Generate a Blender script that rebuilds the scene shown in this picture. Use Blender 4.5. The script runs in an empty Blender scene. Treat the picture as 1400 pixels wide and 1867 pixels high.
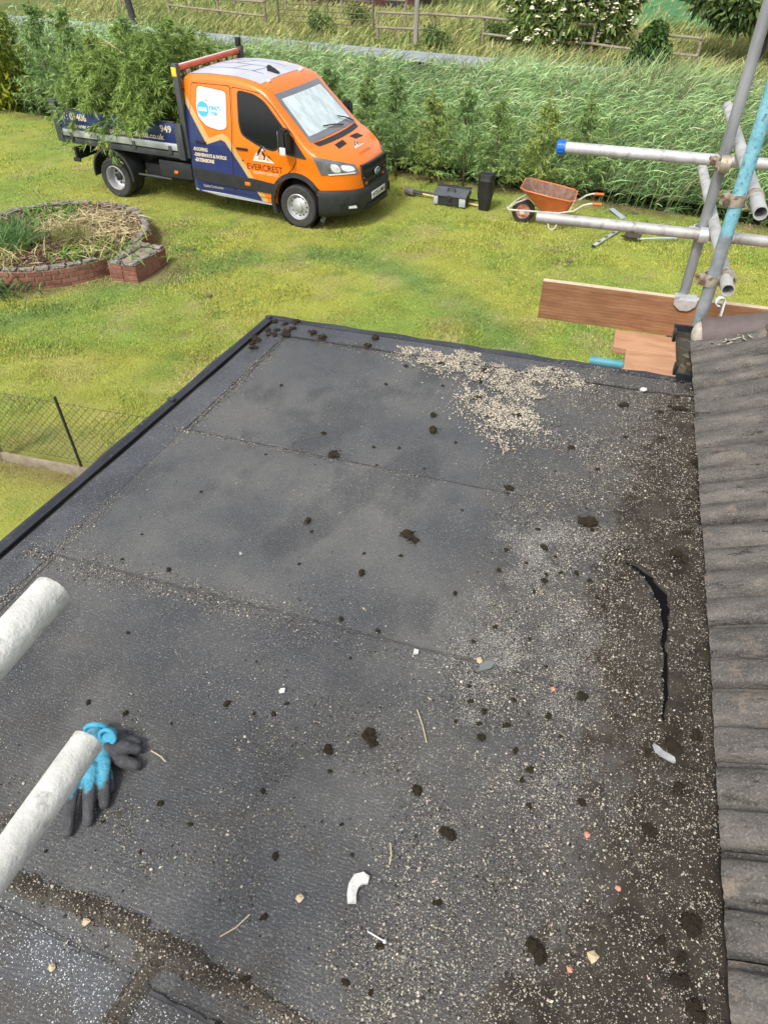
import bpy, bmesh, math, random
import numpy as np
from mathutils import Vector, Matrix
from mathutils.bvhtree import BVHTree

R = math.radians
random.seed(7)
rng = np.random.default_rng(7)
scene = bpy.context.scene
COL = scene.collection

# ------------------------------------------------------------------ camera
cam = bpy.data.cameras.new('camera')
cam.sensor_fit = 'HORIZONTAL'; cam.sensor_width = 36.0; cam.lens = 36.0 * 1294 / 1400
cam.clip_start = 0.05; cam.clip_end = 1500
camo = bpy.data.objects.new('camera', cam); COL.objects.link(camo)
camo.location = (0, 0, 4.5); camo.rotation_euler = (R(48.575), 0, 0)
scene.camera = camo

# ------------------------------------------------------------------ sky and sun (bright overcast)
SUN_EL, SUN_AZ = 52, 215          # azimuth clockwise from +Y
world = bpy.data.worlds.new('World'); scene.world = world; world.use_nodes = True
wn = world.node_tree; wn.nodes.clear()
wo = wn.nodes.new('ShaderNodeOutputWorld'); wb = wn.nodes.new('ShaderNodeBackground')
sk = wn.nodes.new('ShaderNodeTexSky'); sk.sky_type = 'NISHITA'; sk.sun_disc = False
sk.sun_elevation = R(SUN_EL); sk.sun_rotation = R(SUN_AZ); sk.dust_density = 3.0; sk.air_density = 1.0
hs = wn.nodes.new('ShaderNodeHueSaturation'); hs.inputs['Saturation'].default_value = 0.22
wb.inputs['Strength'].default_value = 0.12
wn.links.new(sk.outputs[0], hs.inputs['Color']); wn.links.new(hs.outputs[0], wb.inputs['Color'])
wn.links.new(wb.outputs[0], wo.inputs['Surface'])
sl = bpy.data.lights.new('sun', 'SUN'); sl.energy = 1.5; sl.angle = R(11); sl.color = (1.0, 0.96, 0.9)
so = bpy.data.objects.new('sun', sl); COL.objects.link(so)
sd = Vector((math.sin(R(SUN_AZ)) * math.cos(R(SUN_EL)), math.cos(R(SUN_AZ)) * math.cos(R(SUN_EL)), math.sin(R(SUN_EL))))
so.rotation_euler = (-sd).to_track_quat('-Z', 'Y').to_euler(); so.location = (0, 0, 30)
vs = scene.view_settings
vs.view_transform = 'Standard'; vs.look = 'None'; vs.gamma = 1.0; vs.use_curve_mapping = False
vs.exposure = 0.98

# ------------------------------------------------------------------ materials
def newmat(name):
    m = bpy.data.materials.new(name); m.use_nodes = True
    nt = m.node_tree; b = nt.nodes['Principled BSDF']
    return m, nt, b

def mixc(nt, fac, a, b, blend='MIX'):
    n = nt.nodes.new('ShaderNodeMix'); n.data_type = 'RGBA'; n.blend_type = blend
    for sock, val in ((n.inputs[0], fac), (n.inputs[6], a), (n.inputs[7], b)):
        if hasattr(val, 'is_linked') or isinstance(val, bpy.types.NodeSocket): nt.links.new(val, sock)
        elif isinstance(val, (int, float)): sock.default_value = val
        else: sock.default_value = (*val[:3], 1)
    return n.outputs[2]

def coord(nt, kind='Object', scale=None):
    if kind == 'World':
        g = nt.nodes.new('ShaderNodeNewGeometry'); out = g.outputs['Position']
    else:
        t = nt.nodes.new('ShaderNodeTexCoord'); out = t.outputs[kind]
    if scale is not None:
        mp = nt.nodes.new('ShaderNodeMapping'); mp.inputs['Scale'].default_value = scale
        nt.links.new(out, mp.inputs['Vector']); out = mp.outputs[0]
    return out

def noise(nt, vec, scale, detail=4, rough=.55, lo=.35, hi=.65):
    n = nt.nodes.new('ShaderNodeTexNoise'); n.inputs['Scale'].default_value = scale
    n.inputs['Detail'].default_value = detail; n.inputs['Roughness'].default_value = rough
    nt.links.new(vec, n.inputs['Vector'])
    r = nt.nodes.new('ShaderNodeMapRange'); r.inputs['From Min'].default_value = lo; r.inputs['From Max'].default_value = hi
    nt.links.new(n.outputs['Fac'], r.inputs['Value'])
    return r.outputs[0]

def math_n(nt, op, a, b=None, c=None):
    n = nt.nodes.new('ShaderNodeMath'); n.operation = op
    for i, v in enumerate((a, b, c)):
        if v is None: continue
        if isinstance(v, (int, float)): n.inputs[i].default_value = v
        else: nt.links.new(v, n.inputs[i])
    return n.outputs[0]

def bump(nt, b, h, strength=.3, dist=.01):
    n = nt.nodes.new('ShaderNodeBump'); n.inputs['Strength'].default_value = strength; n.inputs['Distance'].default_value = dist
    nt.links.new(h, n.inputs['Height']); nt.links.new(n.outputs[0], b.inputs['Normal'])

MATS = {}
def M(name, col, col2=None, scale=6, rough=.6, metal=0.0, spec=.5, bmp=0, bscale=60, bdist=.004, third=None, tscale=30,
      kind='Object', sc=None, coat=0, lo=.35, hi=.65, tlo=.58, thi=.7, rvar=0):
    if name in MATS: return MATS[name]
    m, nt, b = newmat(name)
    b.inputs['Roughness'].default_value = rough; b.inputs['Metallic'].default_value = metal
    b.inputs['Specular IOR Level'].default_value = spec; b.inputs['Coat Weight'].default_value = coat
    b.inputs['Base Color'].default_value = (*col, 1)
    vec = None
    if col2 is not None or bmp or third is not None: vec = coord(nt, kind, sc)
    out = None
    if col2 is not None:
        f = noise(nt, vec, scale, 5, .6, lo, hi); out = mixc(nt, f, col, col2)
        if rvar:
            nt.links.new(math_n(nt, 'MULTIPLY_ADD', f, rvar, rough), b.inputs['Roughness'])
    if third is not None:
        f = noise(nt, vec, tscale, 4, .6, tlo, thi); out = mixc(nt, f, out if out is not None else col, third)
    if out is not None: nt.links.new(out, b.inputs['Base Color'])
    if bmp: bump(nt, b, noise(nt, vec, bscale, 4, .6, .2, .8), bmp, bdist)
    MATS[name] = m
    return m

def leafmat(name, rough=.55, transl=.3, sat=1.0):
    """foliage: colour from the per-vertex 'tint' attribute, some light let through"""
    if name in MATS: return MATS[name]
    m, nt, b = newmat(name)
    a = nt.nodes.new('ShaderNodeAttribute'); a.attribute_name = 'tint'
    b.inputs['Roughness'].default_value = rough; b.inputs['Specular IOR Level'].default_value = .35
    nt.links.new(a.outputs['Color'], b.inputs['Base Color'])
    t = nt.nodes.new('ShaderNodeBsdfTranslucent'); nt.links.new(a.outputs['Color'], t.inputs['Color'])
    mx = nt.nodes.new('ShaderNodeMixShader'); mx.inputs[0].default_value = transl
    nt.links.new(b.outputs[0], mx.inputs[1]); nt.links.new(t.outputs[0], mx.inputs[2])
    nt.links.new(mx.outputs[0], nt.nodes['Material Output'].inputs['Surface'])
    MATS[name] = m
    return m

def tintmat(name, rough=.8, spec=.3):
    if name in MATS: return MATS[name]
    m, nt, b = newmat(name)
    a = nt.nodes.new('ShaderNodeAttribute'); a.attribute_name = 'tint'
    b.inputs['Roughness'].default_value = rough; b.inputs['Specular IOR Level'].default_value = spec
    nt.links.new(a.outputs['Color'], b.inputs['Base Color'])
    MATS[name] = m
    return m

# ------------------------------------------------------------------ object helpers
def setp(o, label=None, cat=None, group=None, kind=None):
    if label: o['label'] = label
    if cat: o['category'] = cat
    if group: o['group'] = group
    if kind: o['kind'] = kind
    return o

def empty(name, loc=(0, 0, 0), rz=0, label=None, cat=None, group=None):
    o = bpy.data.objects.new(name, None); COL.objects.link(o)
    o.location = loc; o.rotation_euler = (0, 0, rz); o.empty_display_size = .1
    return setp(o, label, cat, group)

def link(name, me, mat=None, parent=None, loc=None, rot=None):
    o = bpy.data.objects.new(name, me); COL.objects.link(o)
    if mat is not None and not me.materials: me.materials.append(mat)
    if parent: o.parent = parent
    if loc is not None: o.location = loc
    if rot is not None: o.rotation_euler = rot
    return o

def smooth(me, angle=None):
    me.polygons.foreach_set('use_smooth', [True] * len(me.polygons))
    if angle is not None:
        try: me.set_sharp_from_angle(angle=R(angle))
        except Exception: pass
    me.update()

def bm_obj(name, bm, mat, parent=None, loc=None, rot=None, sm=None):
    me = bpy.data.meshes.new(name); bmesh.ops.recalc_face_normals(bm, faces=bm.faces[:]); bm.to_mesh(me); bm.free()
    if sm is not None: smooth(me, sm)
    return link(name, me, mat, parent, loc, rot)

def np_mesh(name, V, F, tint=None):
    """V (n,3), F (m,k) with constant k"""
    V = np.asarray(V, np.float32); F = np.asarray(F, np.int32)
    me = bpy.data.meshes.new(name); k = F.shape[1]
    me.vertices.add(len(V)); me.vertices.foreach_set('co', V.ravel())
    me.loops.add(F.size); me.loops.foreach_set('vertex_index', F.ravel())
    me.polygons.add(len(F)); me.polygons.foreach_set('loop_start', np.arange(0, F.size, k, dtype=np.int32))
    try: me.polygons.foreach_set('loop_total', np.full(len(F), k, np.int32))
    except Exception: pass
    if tint is not None:
        a = me.attributes.new('tint', 'FLOAT_COLOR', 'POINT')
        c = np.ones((len(V), 4), np.float32); c[:, :3] = tint; a.data.foreach_set('color', c.ravel())
    me.update(calc_edges=True); me.validate()
    return me

def box(bm, x0, x1, y0, y1, z0, z1, mtx=None):
    vs_ = [bm.verts.new((x, y, z)) for x in (x0, x1) for y in (y0, y1) for z in (z0, z1)]
    if mtx is not None:
        for v in vs_: v.co = mtx @ v.co
    for f in ((0, 1, 3, 2), (4, 6, 7, 5), (0, 4, 5, 1), (2, 3, 7, 6), (0, 2, 6, 4), (1, 5, 7, 3)):
        bm.faces.new([vs_[i] for i in f])
    return vs_

def bbox_obj(name, dims, mat, parent=None, bev=.0, loc=None, rot=None, seg=2):
    bm = bmesh.new(); box(bm, *dims)
    if bev: bmesh.ops.bevel(bm, geom=bm.edges[:], offset=bev, segments=seg, affect='EDGES', profile=.5)
    return bm_obj(name, bm, mat, parent, loc, rot, 40 if bev else None)

def tube(bm, pts, r, n=10, caps=True, closed=False):
    pts = [Vector(p) for p in pts]; rings = []
    rs = r if isinstance(r, (list, tuple)) else [r] * len(pts)
    up = Vector((0, 0, 1)); prev = None
    for i, p in enumerate(pts):
        a = pts[max(i - 1, 0)]; c = pts[min(i + 1, len(pts) - 1)]
        if closed: a = pts[i - 1]; c = pts[(i + 1) % len(pts)]
        t = (c - a).normalized()
        if prev is None:
            ref = up if abs(t.dot(up)) < .95 else Vector((1, 0, 0)); u = t.cross(ref).normalized()
        else: u = (prev - t * prev.dot(t)).normalized()
        prev = u; v = t.cross(u)
        rings.append([bm.verts.new(p + (u * math.cos(2 * math.pi * k / n) + v * math.sin(2 * math.pi * k / n)) * rs[i]) for k in range(n)])
    m = len(rings)
    for i in range(m if closed else m - 1):
        A, B = rings[i], rings[(i + 1) % m]
        for k in range(n): bm.faces.new((A[k], A[(k + 1) % n], B[(k + 1) % n], B[k]))
    if caps and not closed:
        bm.faces.new(rings[0][::-1]); bm.faces.new(rings[-1])
    return rings

def tube_obj(name, pts, r, mat, parent=None, n=10, loc=None, rot=None, caps=True, closed=False):
    bm = bmesh.new(); tube(bm, pts, r, n, caps, closed); return bm_obj(name, bm, mat, parent, loc, rot, 40)

def lathe(bm, prof, n=32, axis='y', closed=False):
    """prof: list of (r, h) revolved about axis"""
    rings = []
    for r, h in prof:
        ring = []
        for k in range(n):
            a = 2 * math.pi * k / n; c, s = math.cos(a) * r, math.sin(a) * r
            ring.append(bm.verts.new((c, h, s) if axis == 'y' else (c, s, h)))
        rings.append(ring)
    m = len(rings)
    for i in range(m if closed else m - 1):
        A, B = rings[i], rings[(i + 1) % m]
        for k in range(n): bm.faces.new((A[k], A[(k + 1) % n], B[(k + 1) % n], B[k]))
    return rings

def prism(bm, poly, z0, z1, mtx=None):
    a = [bm.verts.new((x, y, z0)) for x, y in poly]; b = [bm.verts.new((x, y, z1)) for x, y in poly]
    if mtx is not None:
        for v in a + b: v.co = mtx @ v.co
    n = len(poly)
    bm.faces.new(a[::-1]); bm.faces.new(b)
    for i in range(n): bm.faces.new((a[i], a[(i + 1) % n], b[(i + 1) % n], b[i]))

def unit(v): return v / np.maximum(np.linalg.norm(v, axis=-1, keepdims=True), 1e-9)

def ribbons(P, D, L, Wd, bend, segs=3, shape=None, side=None):
    """tapering ribbon strips: returns V, F(quads)"""
    N = len(P); t = np.linspace(0, 1, segs + 1)
    if shape is None: shape = np.interp(t, [0, .35, .75, 1], [.55, 1, .7, .06])
    c = P[:, None] + D[:, None] * (L[:, None, None] * t[None, :, None]) + bend[:, None] * (L[:, None, None] * (t ** 2)[None, :, None])
    if side is None: side = unit(np.cross(D, rng.normal(size=(N, 3))))
    w = (Wd[:, None] * shape[None])[:, :, None] * .5
    V = np.stack([c - side[:, None] * w, c + side[:, None] * w], 2).reshape(-1, 3)
    k = (segs + 1) * 2
    base = np.arange(N)[:, None, None] * k; s = np.arange(segs)[None, :, None] * 2
    F = (base + s + np.array([0, 1, 3, 2])[None, None]).reshape(-1, 4)
    return V, F

def rep(c, k): return np.repeat(c, k, axis=0)

def vary(base, n, amt=.25, hue=.1):
    base = np.asarray(base, float)
    c = base[None] * (1 + amt * rng.normal(size=(n, 1)))
    c = c * (1 + hue * rng.normal(size=(n, 3)) * np.array([1, .3, .6]))
    return np.clip(c, .004, .9)

def cat_mesh(parts):
    Vs, Fs, Ts, o = [], [], [], 0
    for V, F, T in parts:
        Vs.append(V); Fs.append(F + o); Ts.append(T); o += len(V)
    return np.concatenate(Vs), np.concatenate(Fs), np.concatenate(Ts)

def rock_mesh(name, r, seed, flat=.6, sub=1, rough=.25):
    bm = bmesh.new(); bmesh.ops.create_icosphere(bm, subdivisions=sub, radius=r)
    rr = random.Random(seed)
    for v in bm.verts:
        v.co *= 1 + rough * (rr.random() - .5) * 2; v.co.z *= flat
    me = bpy.data.meshes.new(name); bm.to_mesh(me); bm.free()
    return me

def grains(P, size, tint, squash=.6):
    """small angular grit grains (pyramids resting on the surface) as one mesh"""
    N = len(P)
    base = np.array([[1, 0, -.5], [0, 1, -.5], [-1, 0, -.5], [0, -1, -.5], [.1, 0, 1]], float)
    a = rng.uniform(0, 6.283, N); ca, sa = np.cos(a), np.sin(a)
    b = base[None] * rng.uniform(.6, 1.3, (N, 5, 1)) * size[:, None, None]
    asp = rng.uniform(.6, 1.6, N)[:, None]
    x = b[:, :, 0] * asp; y = b[:, :, 1]; z = b[:, :, 2] * squash
    V = np.stack([x * ca[:, None] - y * sa[:, None], x * sa[:, None] + y * ca[:, None], z], 2) + P[:, None]
    f = np.array([[0, 1, 4], [1, 2, 4], [2, 3, 4], [3, 0, 4]])
    F = (np.arange(N)[:, None, None] * 5 + f[None]).reshape(-1, 3)
    return V.reshape(-1, 3), F, rep(tint, 5)

def vnoise(x, y, s, seed=0):
    """cheap smooth value noise in numpy"""
    r = np.random.default_rng(seed).random((256, 256))
    X, Y = np.asarray(x) * s + 1000, np.asarray(y) * s + 1000
    i, j = np.floor(X).astype(int), np.floor(Y).astype(int); fx, fy = X - i, Y - j
    fx = fx * fx * (3 - 2 * fx); fy = fy * fy * (3 - 2 * fy)
    g = lambda a, b: r[a % 256, b % 256]
    return (g(i, j) * (1 - fx) + g(i + 1, j) * fx) * (1 - fy) + (g(i, j + 1) * (1 - fx) + g(i + 1, j + 1) * fx) * fy

def fbm(x, y, s, seed=0):
    return .5 * vnoise(x, y, s, seed) + .3 * vnoise(x, y, s * 2.1, seed + 1) + .2 * vnoise(x, y, s * 4.3, seed + 2)

# ================================================================== SETTING
U = np.array([.888, -.46]); Nn = np.array([.46, .888])       # along the road / across it
def SQ(s, q, z=0.0): return (s * U[0] + q * Nn[0], s * U[1] + q * Nn[1], z)

STRIPE = np.array([(-6.5, 8.2), (-5.26, 9.0), (-4.53, 9.51), (-3.51, 10.45), (-2.21, 11.3), (-1.25, 11.48), (-.44, 11.3),
                   (.42, 10.65), (1.03, 9.69), (1.35, 9.0), (1.65, 8.17), (1.9, 7.0)])
def poly_dist(x, y, pl):
    d = np.full(np.shape(x), 1e9)
    for a, b in zip(pl[:-1], pl[1:]):
        ab = b - a; t = np.clip(((x - a[0]) * ab[0] + (y - a[1]) * ab[1]) / (ab @ ab), 0, 1)
        d = np.minimum(d, np.hypot(x - a[0] - t * ab[0], y - a[1] - t * ab[1]))
    return d

BEDC = np.array([-5.4, 11.65]); BEDR = 1.5
def lawn_col(x, y):
    """dry yellow-green lawn, a greener worn ring, straw-coloured patches and bare earth round the bed and hedge"""
    q = x * Nn[0] + y * Nn[1]
    yel = np.array([.430, .455, .088]); grn = np.array([.230, .375, .075]); straw = np.array([.520, .450, .175]); earth = np.array([.22, .16, .085])
    f = np.clip((fbm(x, y, .55, 3) - .36) * 3.2, 0, 1)[..., None]
    c = yel * (1 - .7 * f) + grn * .7 * f
    s = np.clip((fbm(x, y, 1.3, 9) - .53) * 4, 0, 1)[..., None]
    near = np.clip((10.5 - y) / 4, 0, 1)[..., None]
    c = c * (1 - .55 * s * (.35 + .65 * near)) + straw * .55 * s * (.35 + .65 * near)
    d = poly_dist(x, y, STRIPE)
    g = (np.clip(1.35 - d / .40, 0, 1) * np.clip(fbm(x, y, 1.1, 21) * 2.2 - .1, .25, 1))[..., None]
    c = c * (1 - .75 * g) + np.array([.150, .285, .085]) * .75 * g
    mp = (np.clip((fbm(x, y, 2.6, 33) - .66) * 9, 0, 1) * .7)[..., None]
    c = c * (1 - mp) + grn * .9 * mp
    rb = np.hypot(x - BEDC[0], y - BEDC[1])
    e = (np.clip(1 - np.abs(rb - 1.62) / .35, 0, 1) * np.clip(fbm(x, y, 2, 5) * 2.2 - .2, 0, 1))[..., None]
    pr = (np.clip(1 - np.hypot(x + 3.62, y - 10.8) / .85, 0, 1) * 1.4)[..., None].clip(0, 1)
    e = np.maximum(e, pr * .8)
    c = c * (1 - e) + np.array([.28, .22, .11]) * e
    hb = np.clip((q - 13.75) / .5, 0, 1)[..., None] * np.clip(fbm(x, y, 1.6, 8) * 2.2 - .35, 0, 1)[..., None]
    c = c * (1 - hb) + earth * .75 * hb
    fb = (np.clip(1 - np.abs(y - (5.62 - .3 * (x + 3.1))) / .28, 0, 1) * (y < 5.9) * (x < -2.5))[..., None] * .8
    c = c * (1 - fb) + np.array([.27, .2, .12]) * fb
    tuft = .78 + .30 * vnoise(x, y, 4.5, 150) + .16 * vnoise(x, y, 11, 151)
    pk = np.clip((fbm(x, y, 2.2, 152) - .60) * 7, 0, 1)[..., None] * .35
    c = c * (1 - pk) + np.array([.50, .40, .22]) * pk
    return c * tuft[..., None]

def grass_ground(name, rough=.9):
    m, nt, b = newmat(name)
    a = nt.nodes.new('ShaderNodeAttribute'); a.attribute_name = 'tint'
    v = coord(nt, 'World')
    f1 = noise(nt, v, 45, 5, .7, .3, .7); f2 = noise(nt, v, 9, 4, .6, .3, .7)
    c = mixc(nt, math_n(nt, 'MULTIPLY', f1, .34), a.outputs['Color'], (.13, .14, .035))
    c = mixc(nt, math_n(nt, 'MULTIPLY', f2, .22), c, (.3, .27, .08))
    nt.links.new(c, b.inputs['Base Color']); b.inputs['Roughness'].default_value = rough; b.inputs['Specular IOR Level'].default_value = .15
    bump(nt, b, f1, .8, .03)
    return m

# far ground reaching the horizon
bm = bmesh.new()
vs4 = [bm.verts.new((x, y, -.12)) for x, y in ((-500, -60), (500, -60), (500, 700), (-500, 700))]; bm.faces.new(vs4)
setp(bm_obj('ground', bm, M('far_ground', (.085, .12, .035), (.17, .17, .06), scale=.35, rough=.95, spec=.1, kind='World', bmp=.5, bscale=3, bdist=.1)), kind='structure')

# lawn
s_, q_ = np.meshgrid(np.arange(-21, 13.01, .14), np.arange(-3, 14.81, .14))
lx = s_ * U[0] + q_ * Nn[0]; ly = s_ * U[1] + q_ * Nn[1]
lz = (fbm(lx, ly, .5, 40) - .5) * .05 + (fbm(lx, ly, 2.5, 41) - .5) * .02 - .3 * np.clip((q_ - 14.3) / .5, 0, 1) ** 2
nr, nc = lx.shape
idx = np.arange(nr * nc).reshape(nr, nc)
F = np.stack([idx[:-1, :-1], idx[:-1, 1:], idx[1:, 1:], idx[1:, :-1]], -1).reshape(-1, 4)
LV = np.stack([lx, ly, lz], -1).reshape(-1, 3)
me = np_mesh('lawn', LV, F, lawn_col(lx.ravel(), ly.ravel())); smooth(me)
setp(link('lawn', me, grass_ground('lawn_turf')), kind='structure')

def scatter_lawn(n, ymin, ymax, k):
    """points in the wedge of lawn in front of the house"""
    y = ymin + (ymax - ymin) * rng.random(n) ** k
    x = (rng.random(n) * 2 - 1) * (y * .66 + 1.2)
    return x, y

# lawn grass blades
xs, ys = [], []
for n, a, b_ in ((130000, 4.9, 8.5), (200000, 8.0, 13.0), (110000, 12.5, 22.5)):
    x, y = scatter_lawn(n, a, b_, 1.0); xs.append(x); ys.append(y)
x = np.concatenate(xs); y = np.concatenate(ys); q = x * Nn[0] + y * Nn[1]
ok = (q < 14.4) & (np.hypot(x - BEDC[0], y - BEDC[1]) > BEDR + .1)
ok &= ~((np.abs(x + 3.78) < .35) & (np.abs(y - 10.75) < .4))
x, y = x[ok], y[ok]; n = len(x)
P = np.stack([x, y, (fbm(x, y, .5, 40) - .5) * .05 - .004], 1)
dd = np.hypot(x, y)
D = unit(np.stack([rng.normal(size=n) * .45, rng.normal(size=n) * .45, np.ones(n)], 1))
L = rng.uniform(.014, .036, n) * (1 + .7 * (vnoise(x, y, 1.7, 77) > .66))
Wd = .0036 * np.clip(dd / 5.5, 1, 3.2) * rng.uniform(.7, 1.3, n)
side = unit(np.stack([rng.normal(size=n), rng.normal(size=n) * .5, np.zeros(n)], 1))
V = np.stack([P - side * Wd[:, None], P + side * Wd[:, None], P + D * L[:, None]], 1).reshape(-1, 3)
F = np.arange(3 * n).reshape(-1, 3)
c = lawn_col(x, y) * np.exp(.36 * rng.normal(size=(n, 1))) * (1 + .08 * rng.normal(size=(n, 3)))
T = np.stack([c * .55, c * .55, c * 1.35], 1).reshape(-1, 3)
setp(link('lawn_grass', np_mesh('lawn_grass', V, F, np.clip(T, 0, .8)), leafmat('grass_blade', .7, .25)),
     'short yellow-green lawn grass', 'grass', kind='stuff')

# road with its verge line
bm = bmesh.new()
a = [bm.verts.new(SQ(s, q, -.03)) for s, q in ((-90, 25.9), (90, 25.9), (90, 27.8), (-90, 27.8))]; bm.faces.new(a)
setp(bm_obj('road', bm, M('road_asphalt', (.23, .25, .28), (.30, .32, .35), scale=1.5, rough=.75, kind='World', bmp=.3, bscale=40)), kind='structure')

# crop field far right
bm = bmesh.new()
a = [bm.verts.new(p) for p in (SQ(-12, 37.8, .0), SQ(160, 37.8, .0), SQ(160, 400, 1.5), SQ(-12, 400, 1.5))]; bm.faces.new(a)
setp(bm_obj('field', bm, M('crop_field', (.075, .20, .085), (.10, .25, .11), scale=.25, rough=.9, spec=.1, kind='World', sc=(1, 5, 1), bmp=.6, bscale=6, bdist=.1)), kind='structure')

# reed bed in the ditch between lawn and road
def reeds(n, s0, s1, q0, q1, hmean, wide):
    s = rng.uniform(s0, s1, n); q = rng.uniform(q0, q1, n)
    x = s * U[0] + q * Nn[0]; y = s * U[1] + q * Nn[1]
    keep = np.abs(x) < y * .66 + 2
    s, q, x, y = s[keep], q[keep], x[keep], y[keep]; n = len(x)
    clump = fbm(x, y, .6, 60)
    h = hmean * (.66 + .62 * clump) * rng.uniform(.85, 1.15, n) * np.clip(.6 + (q - q0) * .3, .6, 1)
    parts = []
    nl = 9
    k = np.tile(np.arange(nl), n); I = np.repeat(np.arange(n), nl)
    t = .10 + .90 * (k + rng.uniform(0, 1, len(k))) / nl
    P = np.stack([x[I], y[I], -.35 + (h[I] + .35) * t], 1)
    P[:, 0] += .16 * (t ** 2) * h[I]; P[:, 1] -= .06 * t ** 2 * h[I]
    az = np.where(rng.random(len(I)) < .68, rng.normal(-.3, .6, len(I)), rng.uniform(0, 6.283, len(I)))
    el = rng.uniform(.6, 1.35, len(I))
    D = np.stack([np.cos(az) * np.cos(el), np.sin(az) * np.cos(el), np.sin(el)], 1)
    L = rng.uniform(.30, .54, len(I)) * (1 - .2 * t)
    bend = np.stack([.30 + .12 * rng.normal(size=len(I)), -.10 + .1 * rng.normal(size=len(I)), -rng.uniform(.35, 1.0, len(I))], 1)
    Wd = rng.uniform(.011, .021, len(I)) * wide
    V, F = ribbons(P, D, L, Wd, bend, 4)
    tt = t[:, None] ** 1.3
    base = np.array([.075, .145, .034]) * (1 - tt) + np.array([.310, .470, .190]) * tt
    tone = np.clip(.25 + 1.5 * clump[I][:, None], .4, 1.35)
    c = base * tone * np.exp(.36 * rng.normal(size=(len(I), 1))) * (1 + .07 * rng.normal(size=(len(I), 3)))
    yl = rng.random(len(I)) < .04
    c[yl] = np.array([.42, .38, .2]) * rng.uniform(.6, 1.1, (yl.sum(), 1))
    parts.append((V, F, rep(np.clip(c, .01, .7), 10)))
    P = np.stack([x, y, np.full(n, -.4)], 1); D = unit(np.stack([.05 + .05 * rng.normal(size=n), .05 * rng.normal(size=n), np.ones(n)], 1))
    V, F = ribbons(P, D, h + .4, np.full(n, .012 * wide), np.stack([np.full(n, .14), np.full(n, -.05), np.zeros(n)], 1), 4)
    parts.append((V, F, rep(vary((.17, .24, .09), n, .2), 10)))
    return cat_mesh(parts)
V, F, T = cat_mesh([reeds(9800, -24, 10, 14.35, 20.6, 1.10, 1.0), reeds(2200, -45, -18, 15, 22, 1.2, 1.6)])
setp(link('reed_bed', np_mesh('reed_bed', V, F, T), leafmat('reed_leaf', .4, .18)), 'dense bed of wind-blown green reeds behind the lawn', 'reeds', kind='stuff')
# dark mud floor of the ditch
bm = bmesh.new()
a = [bm.verts.new(SQ(s, q, z)) for s, q, z in ((-60, 14.5, -.16), (40, 14.5, -.16), (40, 15.4, -.42), (-60, 15.4, -.42))]; bm.faces.new(a)
b2 = [bm.verts.new(SQ(s, q, z)) for s, q, z in ((40, 21, -.42), (-60, 21, -.42), (-60, 23.9, -.06), (40, 23.9, -.06))]
bm.faces.new((a[3], a[2], b2[0], b2[1])); bm.faces.new(b2)
for v in bm.verts: v.co.z += .32
setp(bm_obj('ditch_bank', bm, M('ditch_earth', (.022, .03, .010), (.045, .055, .018), scale=2, rough=.95, kind='World', bmp=.6, bscale=12, bdist=.05)), kind='structure')

# rough verge grass beyond the road
def verge(n, s0, s1, q0, q1, hm, wide, cols):
    s = rng.uniform(s0, s1, n); q = q0 + (q1 - q0) * rng.random(n) ** 1.3
    x = s * U[0] + q * Nn[0]; y = s * U[1] + q * Nn[1]
    keep = np.abs(x) < y * .62 + 3
    x, y, q = x[keep], y[keep], q[keep]; n = len(x)
    f = fbm(x, y, .5, 71); g = fbm(x, y, .22, 72)
    h = hm * (.35 + 1.1 * f) * rng.uniform(.6, 1.3, n) * np.clip((q - q0) / 1.2 + .35, .35, 1)
    P = np.stack([x, y, np.full(n, -.12)], 1)
    D = unit(np.stack([.25 + .35 * rng.normal(size=n), .3 * rng.normal(size=n), np.ones(n)], 1))
    bend = np.stack([.3 * rng.normal(size=n) + .2, .2 * rng.normal(size=n), -rng.uniform(0, .6, n)], 1)
    V, F = ribbons(P, D, h, np.full(n, .03 * wide) * rng.uniform(.6, 1.4, n), bend, 2, np.array([.8, 1, .15]))
    w = np.clip((g - .3) * 2.6, 0, 1)[:, None]
    c = np.array(cols[0]) * (1 - w) + np.array(cols[1]) * w
    dry = rng.random(n) < .22
    c = np.where(dry[:, None], np.array(cols[2]), c) * np.exp(.25 * rng.normal(size=(n, 1)))
    return V, F, rep(np.clip(c, .01, .8), 6)
V, F, T = cat_mesh([verge(42000, -34, 22, 27.8, 38.0, .55, 1.3, ((.22, .29, .085), (.34, .36, .12), (.48, .43, .21))),
                    verge(9000, -60, -4, 36, 60, .6, 2.4, ((.24, .31, .10), (.38, .40, .15), (.46, .42, .2))),
                    verge(7000, -9.5, 6, 23.4, 26.6, 1.0, 1.2, ((.22, .34, .14), (.30, .40, .18), (.36, .38, .19))), verge(9000, -34, 14, 22.4, 25.6, .75, 1.3, ((.22, .34, .14), (.30, .40, .18), (.40, .38, .19)))])
setp(link('verge_grass', np_mesh('verge_grass', V, F, T), leafmat('verge_blade', .7, .25)), 'tall rough grass and weeds along the far road verge', 'grass', kind='stuff')

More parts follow.
